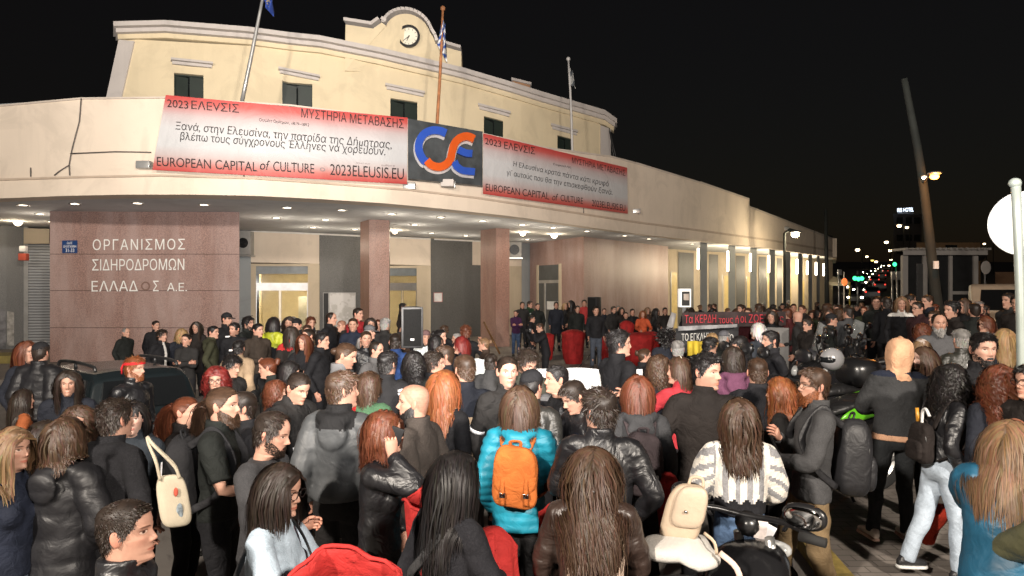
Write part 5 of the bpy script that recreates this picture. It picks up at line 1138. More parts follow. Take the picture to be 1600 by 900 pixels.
f15 = pp(531, 578, 4.95, 'man with light brown hair in a grey bomber jacket seen from behind', a=172, ha=120, hair='short', hc='brown', top='bomber', tk='nylon', tc=(.060, .064, .068), puff=.016, hood='down', bc=(.014, .013, .013), ar='pocket', al='down', mats=[((.012, .012, .013), 'cotton')],
  zone=lambda c, r: ((c[:, 2] > 1.40) & (np.abs(c[:, 0]) < .135)) * 1)
f16 = pp(594, 640, 4.1, 'auburn haired woman in a black leather jacket talking on her phone', fem=1, a=85, ha=88, hair='wavy', hc='auburn', hairlen=.24, tc=BK, tk='leather', ar='phone', al='pocket', bc=BK)
f17 = pp(652, 597, 4.75, 'bald man with long black beard in dark brown sweater facing left', a=-110, ha=-88, hair='bald', hc='black', beard=.06, scalp=(.38, .27, .22), scalp_d=.55, top='sweater', tk='knit', tc=(.040, .033, .029), bw=1.12, bc=BK)
f18 = pp(692, 578, 5.5, 'woman with long ginger hair seen from behind in a black coat', fem=1, a=150, ha=140, hair='wavy', hc='ginger', hairlen=.44, tc=BK, top='coat', ar='down2')
f19 = pp(727, 552, 6.0, 'short haired man in a beige and black fleece with grey sweatpants from behind', a=185, ha=215, hair='crop', hc='brown', scalp=(.25, .16, .12), tc=BK, hood=0, top='jacket', mats=[(BEI, 'knit')], zone=lambda c, r: (c[:, 2] < 1.27 + .0 * c[:, 0]) * 1, bc=(.20, .19, .18), bk='knit', sc=(.62, .60, .58), legs='weight', ar='hip', al='down')
f20 = pp(792, 553, 5.75, 'young man in a black riding jacket with white strip staring at the camera', a=20, ha=12, hair='slick', hc='dark', tc=BK, skin='fair', strips=[('L', .42, .014), ('R', .42, .014)], wide=.95, bw=.98)
f21 = pp(812, 602, 4.6, 'woman in a bright turquoise quilted jacket with orange backpack', fem=1, a=172, ha=160, hair='long', hc='brown', hairlen=.30, top='puffer', hem=.82, puff=.022, bands=.055, tk='nylon', tc=(.013, .22, .32), hood='down', bc=(.013, .013, .014), bk='cotton', ar='front', al='down2', part=0)
f22 = pp(702, 703, 3.15, 'woman with long straight black hair and black coat in the front row', fem=1, a=130, ha=108, hp=6, hair='long', hc='black', hairlen=.46, tc=(.012, .012, .015), tk='knit', top='coat', ar='front', al='down', lips=(.8, .4, .4))
f23 = pp(925, 697, 3.2, 'woman with very long wavy brown hair in brown leather vest with cream lining', fem=1, a=175, ha=170, hp=18, hair='wavy', hc='brown', hairlen=.58, tc=(.030, .018, .014), tk='leather', mats=[((.58, .44, .35), 'knit'), ((.05, .008, .014), 'knit')], lean=10, puff=.012, bodypuff=.02, al='front', ar='front',
  zone=lambda c, r: np.where((np.abs(c[:, 0] - .02) < .05) & (c[:, 1] < 0), 2, np.where((np.abs(c[:, 0] - .02) < .14) & (c[:, 1] < .0), 1, 0)))
f24 = pp(938, 607, 4.15, 'man with short wavy dark hair in a black leather jacket from behind, wearing an earring', a=172, ha=215, hair='messy', hc='dark', tc=BK, tk='leather', bw=1.1, al='front', ar='pocket')
f25 = pp(873, 568, 6.0, 'man with fade haircut in profile, black jacket with grey hood and hand at chest', a=-40, ha=-75, hair='crop', hc='black', scalp=(.22, .16, .14), tc=BK, tk='leather', hood=0, mats=[((.006, .006, .007), 'cotton'), ((.11, .11, .115), 'knit')], zone=lambda c, r: np.where((np.abs(c[:, 0]) < .075) & (c[:, 1] > 0), 1, np.where(c[:, 2] > 1.43, 2, 0)), ar='chest', al='chest', collar=0)
pp(829, 577, 5.4, 'man with a dark beanie standing behind the turquoise jacket', a=160, ha=140, hair='slick', hc='black', cap='beanie', tc=(.03, .03, .028), tk='leather')
pp(819, 541, 6.7, 'bearded man with glasses looking down over the white sheet', a=20, ha=32, hp=20, hair='messy', hc='dark', beard=.016, glasses=1, tc=(.035, .037, .028), ar='hold', al='chest')
f28 = pp(911, 586, 5.3, 'dark haired man bending his head over a phone with blue screen', a=-60, ha=-70, hp=28, hair='short', hc='dark', tc=BK, tk='leather', ar='text', al='text')
f29 = pp(997, 585, 5.0, 'woman with reddish brown bob in a grey jacket with plum backpack', fem=1, a=180, ha=170, hair='bob', hc='auburn', hairlen=.22, tc=(.045, .046, .05), hood='down', bc=BK)
pp(965, 515, 7.2, 'tall man with swept dark hair and black jacket looking to the right', a=120, ha=88, hair='messy', hc='black', tc=BK, sweep=(.1, -.6), tilt=0, bw=1.05, al='front')
f31 = pp(1030, 555, 6.3, 'person with curly brown hair held by a red sleeved arm around the shoulders', a=180, ha=185, fem=1, hair='curly', hc='brown', hairlen=.15, tc=BK)
f32 = pp(1064, 556, 6.15, 'woman in red jacket with sunglasses on her head embracing her friend', fem=1, a=-165, ha=-88, hair='bob', hc='brown', hairlen=.16, tc=(.36, .03, .04), hairclip=(.5, .48, .4), al='shoulder', mouth_open=1)
f33 = pp(1101, 551, 5.0, 'man in black jacket turning round to look at the camera', a=165, ha=38, hr=-4, hair='short', hc='black', tc=BK, stubble=.35, strips=[('torso', 1.03, .012, .0, .13, -1)], bw=1.08, bc=BK, ar='pocket', al='pocket', sweep=(.0, .2))
pp(1146, 541, 7.0, 'woman in mauve hoodie with dark wavy hair seen from behind', fem=1, a=175, ha=170, hair='wavy', hc='dark', hairlen=.24, top='hoodie', tk='knit', tc=(.12, .045, .085), hood='down', bc=JEAN, bk='denim')
pp(1184, 557, 5.7, 'man with close cropped hair and dark blazer seen from behind', a=165, ha=175, hair='crop', hc='brown', scalp=(.30, .21, .17), tc=(.022, .022, .026))
f36 = pp(1156, 621, 4.2, 'woman in cream and grey striped jumper and blue jeans with long dark hair', fem=1, a=172, ha=165, hair='wavy', hc='brown', hairlen=.38, top='crop', tk='knit', tc=(.62, .585, .53), slw=1.28, puff=.015, bc=(.055, .095, .17), bk='denim', hips=1.05, mats=[((.23, .23, .24), 'knit'), (BK, 'knit')], ar='front', al='front',
  zone=lambda c, r: np.where((c[:, 2] < 1.125 + .012 * np.sin(c[:, 0] * 80)) & (np.abs(c[:, 0]) < .175), 2, np.where(np.where(np.abs(c[:, 0]) < .17, np.mod(c[:, 0] + 5, .075) < .034, np.mod(c[:, 2] + .6 * np.abs(c[:, 0]) + .01 * np.sin(c[:, 1] * 60), .09) < .036), 1, 0)))
f37 = pp(1252, 572, 4.8, 'man with ginger beard and charcoal jumper, khaki trousers and black backpack', a=-95, ha=-88, hair='short', hc='brown', beard=.035, bhc='ginger', glasses=(.08, .05, .03), top='sweater', tk='knit', tc=(.048, .048, .050), bc=(.165, .115, .062), leg=1.18, ar='chest', al='front', tilt=4, legs='walk', sc=(.05, .03, .02), hem=.84, wide=1.02)
pp(1223, 588, 5.35, 'woman with long wavy ginger hair in black beside the ginger bearded man', fem=1, a=-120, ha=-100, hair='wavy', hc='ginger', tc=BK, ar='chest')
f39 = pp(1389, 529, 5.75, 'person in peach hood and dark grey sweatshirt seen from behind', a=178, ha=172, hair='none', hood='up', hoodc=(.62, .36, .22), top='sweater', tk='knit', tc=(.034, .035, .037), mats=[((.52, .30, .19), 'knit'), (NV, 'knit')], hem=.88, zone=lambda c, r: np.where((c[:, 2] < .925) & (np.abs(c[:, 0]) < .20), 1, np.where((c[:, 2] > 1.44), 2, 0)), bc=(.020, .022, .024), legs='wide', sc=(.66, .56, .48), sole=(.55, .36, .28), tilt=3.5, ar='front', al='front', ears=0, bw=1.06, puff=.01)
f40 = pp(1458, 567, 5.0, 'woman in black leather jacket and pale jeans with pink hair scarf', fem=1, a=95, ha=78, hair='curly', hc='black', hairlen=.30, tc=BK, tk='leather', bc=(.34, .40, .47), bk='denim', hairclip=(.55, .16, .20), tilt=4.5, ar='down', al='down2', legs='walk', leg=1.12, sc=(.02, .02, .022), sole=(.6, .6, .58), hem=.95)
pp(1447, 540, 6.3, 'woman with straight brown hair in profile to the left behind the leather jacket', fem=1, a=-100, ha=-85, hair='long', hc='brown', skin='pale', tc=BK)
f42 = pp(1534, 517, 5.15, 'man with short dark beard in black coat holding a cigarette', a=5, ha=-8, hair='short', hc='black', scalp=(.2, .15, .13), beard=.010, tc=BK, ar='down2', al='down', bc=BK, bw=1.1, top='coat', hem=.72, wide=1.0, skin='fair')
f43 = pp(1563, 570, 4.75, 'woman with big curly auburn hair from behind in a black coat', fem=1, a=165, ha=160, hair='curly', hc='auburn', hairlen=.44, tc=BK, top='coat', bodypuff=.05)
f44 = pp(1572, 652, 3.15, 'woman with long light brown hair in a shiny blue raincoat', fem=1, a=140, ha=118, hp=14, hair='long', hc='light', hairlen=.50, top='long', tk='nylon', tc=(.012, .075, .135), puff=.03, lean=8, ar='front', al='face', hairclip=(.25, .10, .06))
pp(1612, 580, 4.5, 'person with dark hair and glasses cut off by the right edge', a=-70, ha=-75, hair='short', hc='black', glasses=1, tc=BK)
pp(1712, 650, 2.95, 'person in olive quilted jacket at the lower right corner', a=-150, ha=-150, hair='short', hc='dark', tc=(.075, .075, .04), tk='nylon', puff=.03, bands=.09, al='hold', ar='out')
f47 = pp(1467, 488, 8.6, 'balding man with long grey beard and grey jacket looking at the camera', a=-25, ha=-18, hair='crop', hc='dark', recede=.14, beard=.05, bhc='grey', tc=GR, tk='knit', q=2)
pp(1503, 513, 7.5, 'grey haired man seen from behind in a dark waxed jacket with white tag', a=170, ha=180, hair='short', hc='grey', tc=(.022, .022, .018), tk='leather', strips=[('torso', 1.35, .014, .0, .05, -1)])
# second rows
L = [
 (40, 532, 9.0, 'woman with long reddish hair by the roller shutter at the left', dict(fem=1, a=80, ha=70, hair='long', hc='auburn', tc=BK)),
 (62, 534, 8.8, 'person in black beanie and round black down jacket seen from behind at the left', dict(a=175, hair='slick', cap='beanie', tc=BK, tk='nylon', puff=.04, bands=.1)),
 (33, 607, 7.4, 'person with dark hair in an orange jacket at the left edge', dict(fem=1, a=140, ha=120, hair='long', hc='dark', tc=(.30, .085, .028))),
 (196, 512, 15.5, 'elderly balding man in dark jacket by the granite block', dict(a=70, hair='buzz', hc='grey', recede=.2, scalp=(.6, .55, .5), scalp_d=.4, tc=BK)),
 (243, 500, 16.5, 'short haired man in black jumper against the granite block', dict(a=40, ha=60, hair='crop', hc='dark', tc=BK)),
 (252, 514, 13.5, 'dark haired young man with white shirt collar behind the car', dict(a=70, hair='messy', hc='dark', tc=BK, mats=[(WH, 'cotton')], zone=lambda c, r: ((np.abs(c[:, 0]) < .03) & (c[:, 1] > 0)) * 1)),
 (280, 512, 13.8, 'woman with blond curls bowing her head behind the car', dict(fem=1, a=60, ha=80, hp=20, hair='curly', hc='blond', hairlen=.2, tc=BK)),
 (292, 520, 12.6, 'woman with tied dark hair and crossed arms in black right of the car', dict(fem=1, a=15, ha=-10, hair='bun', hc='dark', tc=BK, ar='cross', al='cross')),
 (307, 502, 15.2, 'woman with long dark hair in a black coat facing the camera near the granite block', dict(fem=1, a=5, hair='long', hc='dark', tc=BK, top='coat')),
 (331, 508, 13.0, 'man in olive parka in profile to the right near the granite block', dict(a=110, ha=85, hair='crop', hc='black', scalp=(.2, .15, .13), tc=OLV, hood='down')),
 (353, 488, 14.6, 'man in dark peaked cap and uniform with reflective strips', dict(a=60, ha=75, hair='crop', cap='peak', tc=BK, strips=[('torso', 1.3, .02, -.1, .1, 1), ('L', .3, .02)])),
 (367, 503, 13.2, 'man with round face and black jacket with white strip below the peaked cap', dict(a=20, ha=-25, hair='short', hc='black', stubble=.5, tc=BK, strips=[('torso', 1.25, .016, .0, .1, 1)])),
 (372, 531, 10.6, 'person in beige jacket with black crossbody strap seen from behind', dict(a=170, ha=180, hair='short', hc='black', tc=BEI, puff=.02, hood='down', bc=(.2, .2, .21))),
 (357, 552, 8.3, 'dark haired young man with fringe between the beige jacket and the red curls', dict(a=60, ha=70, hp=15, hair='messy', hc='black', tc=BK, q=2)),
 (339, 572, 6.9, 'woman with red curly hair and glasses facing the camera', dict(fem=1, a=10, ha=15, hair='curly', hc='red', hairlen=.2, tc=BK, glasses=1, q=2)),
 (386, 494, 14.0, 'dark haired bearded man in profile right of the peaked cap', dict(a=80, hair='messy', hc='black', beard=.014, tc=BK)),
 (402, 504, 12.8, 'man with short dark hair in a brown jacket before the left door', dict(a=40, ha=65, hair='crop', hc='black', tc=(.035, .026, .02), ar='front')),
 (427, 495, 13.4, 'woman with dark hair and lime yellow jacket before the left door', dict(fem=1, a=170, ha=150, hair='bob', hc='black', tc=BK, mats=[((.42, .45, .03), 'nylon')], zone=lambda c, r: ((c[:, 2] > 1.22) & (abs(c[:, 0]) < .22)) * 1, hood='down')),
 (452, 494, 14.2, 'woman with long dark hair before the right leaf of the left door', dict(fem=1, a=10, hair='long', hc='dark', tc=BK)),
 (465, 497, 13.9, 'man in dark cap right of the left door', dict(a=-20, hair='crop', cap='beanie', tc=BK)),
 (455, 509, 12.0, 'woman with dark red scarf and bag strap seen from behind', dict(fem=1, a=180, hair='bob', hc='dark', tc=BK, mats=[(REDC, 'knit')], zone=lambda c, r: (c[:, 2] > 1.36) * 1)),
 (484, 512, 11.8, 'woman resting her chin on her hand below the map board', dict(fem=1, a=-20, ha=-50, hair='bun', hc='dark', tc=(.05, .05, .045), ar='face')),
 (501, 518, 10.6, 'man with short grey hair and black jacket looking to the right', dict(a=80, ha=85, hair='crop', hc='black', scalp=(.25, .22, .21), tc=BK, strips=[('L', .4, .016)])),
 (516, 487, 14.5, 'big balding man in black in front of the map board', dict(a=80, ha=82, hair='crop', recede=.15, hc='dark', bw=1.25, tc=BK)),
 (558, 479, 15.5, 'man in red jacket left of the first granite pillar', dict(a=50, ha=70, hair='crop', hc='dark', tc=(.28, .02, .025))),
 (552, 496, 13.5, 'man with pale face and printed dark hoodie below the red jacket', dict(a=5, hair='crop', hc='brown', tc=NV, strips=[('torso', 1.2, .02, -.07, .07, 1)])),
 (535, 499, 14.8, 'bald man half hidden before the map board', dict(a=-40, hair='bald', scalp=(.5, .4, .35), tc=BK)),
 (572, 516, 11.2, 'man with short fair hair and black leather jacket facing the camera', dict(a=10, ha=20, hair='crop', hc='brown', tc=BK, tk='leather')),
 (576, 507, 12.6, 'man in grey flat cap behind the fair haired man', dict(a=60, ha=70, hair='crop', hc='grey', cap='peak', capc=GR, tc=BK)),
 (579, 496, 14.4, 'woman with dark hair at the foot of the first granite pillar', dict(fem=1, a=20, hair='bob', hc='dark', tc=BK)),
 (586, 532, 9.6, 'balding man in grey scarf looking to the right', dict(a=60, ha=75, hair='buzz', recede=.1, scalp=(.28, .2, .17), tc=(.09, .088, .09), q=1)),
 (601, 496, 13.4, 'grey haired man in dark coat right of the first granite pillar', dict(a=170, ha=150, hair='short', hc='grey', tc=BK)),
 (628, 473, 21.5, 'man in black standing before the second door', dict(a=100, ha=90, hair='short', hc='black', tc=BK)),
 (424, 556, 8.4, 'woman with tied auburn hair leaning to the left in the middle of the crowd', dict(fem=1, a=-70, ha=-80, hp=10, hair='bun', hc='auburn', tc=BK, q=2)),
 (446, 562, 7.6, 'woman with loose black hair in profile to the right', dict(fem=1, a=80, ha=80, hp=12, hair='wavy', hc='black', hairlen=.2, tc=BK, q=2)),
 (428, 594, 6.9, 'woman with dark auburn hair and red collar turned to the right', dict(fem=1, a=110, ha=85, hair='curly', hc='auburn', hairlen=.12, tc=BK, mats=[(REDC, 'knit')], zone=lambda c, r: (c[:, 0] < -.12) * 1, q=2)),
 (531, 531, 7.6, 'man with brown bun and light grey jacket looking down', dict(a=110, ha=88, hp=18, hair='bun', hc='brown', tie=(0, -.12, .12), tc=(.15, .15, .155), stubble=.4, strips=[('torso', 1.36, .018, -.12, -.03, -1)], q=2, ar='text', al='text')),
 (604, 547, 7.0, 'man with short black hair and white shoulder stripes seen from behind', dict(a=175, ha=150, hair='short', hc='black', tc=(.017, .017, .019), strips=[('R', .05, .01), ('R', .10, .01)], q=2)),
 (575, 580, 6.3, 'woman with brown hair and green top with red strap', dict(fem=1, a=175, ha=130, hair='wavy', hc='brown', hairlen=.18, top='sweater', tc=(.055, .12, .065), tk='knit', q=2, mats=[((.35, .02, .02), 'cotton')], zone=lambda c, r: (np.abs(c[:, 0] + .11) < .022) * 1)),
 (646, 549, 7.6, 'person with long black curls seen from behind below the loudspeaker', dict(fem=1, a=180, hair='curly', hc='black', hairlen=.26, tc=BK, q=2)),
 (676, 549, 7.7, 'dark haired man in profile left of the buzz cut man', dict(a=100, ha=88, hair='messy', hc='dark', tc=BK, q=2, sweep=(.1, -.5))),
 (697, 538, 8.0, 'man with buzz cut and light stubble facing left in black', dict(a=-150, ha=-80, hair='crop', hc='brown', scalp=(.25, .17, .14), tc=(.016, .017, .022), stubble=.5, q=2)),
 (723, 525, 10.0, 'woman with bright red bob in black', dict(fem=1, a=-130, ha=-80, hair='bob', hc='red', hairlen=.17, tc=BK)),
 (686, 513, 11.6, 'woman with dark hair tilted to the right, behind the loudspeaker', dict(fem=1, a=60, ha=70, hair='bun', hc='black', tc=BK)),
 (679, 523, 10.6, 'woman with dark wavy hair in profile right of the loudspeaker', dict(fem=1, a=85, ha=85, hair='wavy', hc='black', hairlen=.2, tc=BK)),
 (665, 515, 12.0, 'person with grey hat right of the loudspeaker', dict(a=20, hair='crop', cap='beanie', capc=(.12, .07, .07), tc=BK)),
 (766, 552, 8.8, 'dark haired person half hidden left of the staring young man', dict(a=170, ha=160, hair='short', hc='dark', tc=(.05, .05, .052), q=2)),
 (618, 520, 10.2, 'person in dark blue backed jacket below the loudspeaker', dict(a=180, hair='short', hc='dark', tc=(.02, .05, .16))),
 # square before the right block
 (806, 484, 24.0, 'person in purple jumper with crossed arms by the second granite pillar', dict(a=15, ha=-20, fem=1, hair='crop', hc='dark', tc=(.040, .012, .045), ar='cross', al='cross', bc=JEAN, bk='denim')),
 (816, 471, 26.5, 'tall man in dark jacket behind the purple jumper', dict(a=10, hair='short', tc=BK)),
 (827, 470, 27.0, 'person in dark green jacket left of the side door', dict(a=40, ha=60, hair='short', tc=(.015, .04, .02), strips=[('torso', 1.3, .02, -.08, .08, 1)])),
 (840, 473, 25.5, 'person with phone and small light before the side door', dict(a=-10, ha=20, fem=1, hair='bun', tc=BK)),
 (830, 492, 21.5, 'man in black watching beside the photographer', dict(a=80, hair='crop', hc='dark', tc=BK)),
 (853, 513, 17.0, 'photographer in black crouching a little with camera held at the face', dict(a=-80, ha=-78, hair='crop', hc='brown', tc=BK, ar='camera', al='camera', lean=12)),
 (869, 471, 26.0, 'man with glasses in long black coat before the side door', dict(a=0, hair='short', tc=BK, top='coat', glasses=1)),
 (883, 473, 27.0, 'woman with blond hair right of the side door', dict(fem=1, a=20, hair='bob', hc='blond', tc=BK)),
 (893, 469, 26.5, 'woman with long black hair left of the red top', dict(fem=1, a=-60, hair='long', hc='black', tc=BK, top='coat')),
 (902, 477, 25.0, 'man in black before the corner of the right granite block', dict(a=10, hair='short', tc=BK)),
 (913, 468, 27.5, 'person in red top at the corner of the right granite block', dict(a=-10, hair='short', tc=(.30, .03, .03))),
 (931, 478, 20.5, 'person in black standing under the second loudspeaker', dict(a=5, hair='short', tc=BK, bc=(.05, .06, .08))),
 (944, 481, 27.0, 'woman in black with tied hair right of the second loudspeaker', dict(fem=1, a=0, hair='bun', tc=BK)),
 (958, 478, 26.0, 'tall man in black before the right granite block', dict(a=30, hair='short', tc=BK)),
 (971, 480, 26.0, 'woman with dark bob before the right granite block', dict(fem=1, a=10, hair='bob', hc='dark', tc=BK)),
 (978, 487, 24.0, 'woman in black holding a red cloth before the right granite block', dict(fem=1, a=-10, hair='bun', tc=BK)),
 (988, 482, 24.5, 'man in black jacket left of the orange jacket', dict(a=0, hair='short', tc=BK)),
 (1004, 485, 23.5, 'woman with ginger hair and orange red jacket holding a red sack', dict(fem=1, a=5, hair='bob', hc='ginger', tc=(.42, .075, .028), ar='hold', al='hold')),
 (1011, 480, 26.5, 'woman with fair hair behind the orange jacket', dict(fem=1, a=30, hair='bob', hc='light', tc=(.1, .06, .05))),
 (1024, 481, 25.0, 'woman with long black hair and cream scarf left of the white flag', dict(fem=1, a=60, hair='long', hc='black', tc=BK, mats=[(WH, 'knit')], zone=lambda c, r: ((np.abs(c[:, 0]) < .06) & (c[:, 1] > 0)) * 1)),
 (1039, 480, 24.5, 'man in dark coat holding the white rolled flag', dict(a=-5, hair='short', tc=BK, ar='hold')),
 (966, 477, 29.0, 'grey haired man at the back before the right granite block', dict(a=0, hair='short', hc='grey', tc=BK)),
 # round the protest banners
 (1059, 531, 9.0, 'grey haired person seen from behind left of the yellow banner strip', dict(a=170, hair='short', hc='grey', tc=(.03, .03, .03), q=2)),
 (1005, 545, 9.4, 'woman with loosely tied brown hair behind the white sheet', dict(fem=1, a=100, ha=95, hair='bun', hc='brown', tc=BK, q=2)),
 (1040, 535, 11.0, 'person with big dark afro hair seen from behind', dict(a=180, hair='afro', hc='black', tc=BK)),
 (1107, 532, 9.4, 'man with curly dark hair turned to the right before the white lettered banner', dict(a=110, ha=95, hair='messy', hc='black', tc=BK, q=2)),
 (1113, 524, 11.0, 'woman with frizzy blond hair before the white lettered banner', dict(fem=1, a=180, hair='curly', hc='blond', hairlen=.12, tc=BK)),
 (1130, 524, 10.4, 'person in grey cap before the white lettered banner', dict(a=120, hair='crop', hc='grey', cap='beanie', capc=(.08, .08, .09), tc=BK)),
 (1164, 521, 8.2, 'dark haired man bowing his head with pale blue rucksack strap', dict(a=-60, ha=-80, hp=20, hair='short', hc='black', tc=BK, strips=[('L', .08, .03)], stripc=(.25, .33, .42), q=2)),
 (1187, 504, 10.2, 'elderly man with long white hair seen from behind', dict(a=-150, ha=-120, hair='bob', hc='white', hairlen=.16, tc=(.03, .035, .045))),
 (1207, 515, 8.0, 'man with black beard and dark blazer in profile to the left', dict(a=-90, ha=-85, hair='short', hc='black', beard=.03, tc=(.014, .014, .017), q=2)),
 (1248, 485, 13.0, 'bald man in black holding a grey board', dict(a=-130, ha=-150, hair='bald', scalp=(.8, .72, .68), scalp_d=.3, tc=BK, ar='hold')),
 (1264, 497, 12.0, 'bearded man with pale face right of the grey board', dict(a=-60, ha=-75, hair='short', hc='dark', tc=BK)),
 (1297, 489, 12.4, 'man in black with cap left of the motorcycles', dict(a=60, ha=75, hair='crop', cap='beanie', tc=BK)),
 (1326, 478, 13.2, 'man in dark grey jacket standing by the motorcycles seen from behind', dict(a=170, ha=-150, hair='crop', hc='dark', tc=(.055, .056, .06), bc=JEAN, bk='denim')),
 (1206, 485, 14.0, 'dark haired woman before the end of the red lettered banner', dict(fem=1, a=-30, hair='bob', hc='dark', tc=BK)),
 (1240, 474, 21.0, 'fair man before the sixth light tube', dict(a=-30, ha=-20, hair='crop', hc='brown', tc=BK)),
 (1254, 476, 20.0, 'man with flushed face before the sixth light tube', dict(a=-60, hair='crop', hc='brown', tc=(.02, .02, .02))),
 # right rear
 (1420, 459, 15.5, 'man in dark jacket under the hotel sign seen in profile', dict(a=60, hair='short', tc=BK)),
 (1442, 505, 9.6, 'person with long red hair left of the grey beard', dict(fem=1, a=-170, hair='curly', hc='auburn', hairlen=.2, tc=BK)),
 (1440, 533, 8.0, 'person in pale cap and scarf right of the peach hood', dict(fem=1, a=160, hair='bob', hc='light', cap='beanie', capc=(.45, .38, .34), tc=(.04, .02, .02), q=2)),
 (1436, 470, 12.8, 'man with glasses and maroon jacket right of the motorcycles', dict(a=-70, ha=-80, hair='crop', hc='dark', glasses=1, tc=(.03, .012, .014))),
 (1451, 460, 13.6, 'tall man in black by the foot of the leaning pole', dict(a=-90, ha=-80, hair='crop', hc='brown', tc=BK)),
 (1462, 484, 10.8, 'man with fair face just left of the grey beard', dict(a=-60, ha=-70, hair='crop', hc='brown', tc=BK)),
 (1489, 470, 10.6, 'dark haired man in profile to the left above the grey beard', dict(a=-100, ha=-78, hair='messy', hc='black', tc=BK, sweep=(.1, -.4))),
 (1524, 472, 11.4, 'man with shaved head and black coat from behind', dict(a=170, hair='buzz', scalp=(.33, .26, .22), tc=BK, hp=0)),
 (1508, 466, 13.5, 'woman with hand raised beside the shaved head', dict(fem=1, a=-70, hair='bob', hc='brown', tc=BK, ar='lift')),
 (1543, 493, 9.8, 'woman with glasses and pale hoodie behind the bearded coat man', dict(fem=1, a=-100, ha=-80, hair='bob', hc='auburn', hairlen=.14, tc=(.30, .30, .30), hood='down', glasses=1)),
 (1570, 512, 8.8, 'woman with long blond hair seen from behind right of the bearded coat man', dict(fem=1, a=170, hair='long', hc='blond', tc=BK, q=2)),
 (1578, 455, 12.5, 'man in dark jacket before the white van', dict(a=-80, hair='crop', tc=BK)),
 (1592, 460, 11.5, 'man in dark jacket cut off by the pole at the right edge', dict(a=-60, hair='short', tc=BK)),
 (1370, 462, 15.0, 'man with fair beard and dark coat standing before the avenue', dict(a=-30, hair='short', hc='dark', tc=BK)),
 (1386, 463, 14.5, 'person in dark coat left of the white scarf', dict(a=170, hair='short', tc=BK)),
 (1408, 463, 13.6, 'person with white scarf and black coat right of the motorcycles', dict(fem=1, a=-20, hair='bob', hc='light', tc=BK, mats=[(WH, 'knit')], zone=lambda c, r: (c[:, 2] > 1.41) * 1)),
]
for (x, y, d, lab, kw) in L: pp(x, y, d, lab, **kw)
# ---------------------------------------------------------------- bags and things that people carry
def rootm(P):
    r = P['root']; return Matrix.Translation(r.location) @ r.rotation_euler.to_matrix().to_4x4() @ Matrix.Diagonal((P['S'],) * 3 + (1,))
def carried(name, label, cat, P, group=None):
    t = bpy.data.objects.new(name, None); COL.objects.link(t); M = rootm(P); t.location = M.to_translation(); t.rotation_euler = M.to_euler(); t.scale = M.to_scale(); return tag(t, label, cat, group)
def lump(c, s, p=3.2, nu=20, nv=14, top=1.0):
    """soft box: superellipsoid"""
    V = []; f = lambda a, e: np.sign(a) * abs(a) ** e
    e = 2 / p; ph = np.linspace(-PI/2, PI/2, nv); th = np.linspace(-PI, PI, nu, endpoint=False)
    for a in ph:
        k = 1 + (top - 1) * (math.sin(a) + 1) / 2
        V.append(np.stack([f(math.cos(a), e) * f(np.cos(th), e) * s[0] * k, f(math.cos(a), e) * f(np.sin(th), e) * s[1] * k, np.full(nu, f(math.sin(a), e) * s[2])], 1) + np.array(c))
    return loft(V)
def strap(m, pts, w, th=.006, mat=0):
    P = catmull(np.array(pts, float), 6); m.tube(P, w, 8, mat, flat=th / w if th < w else 1)
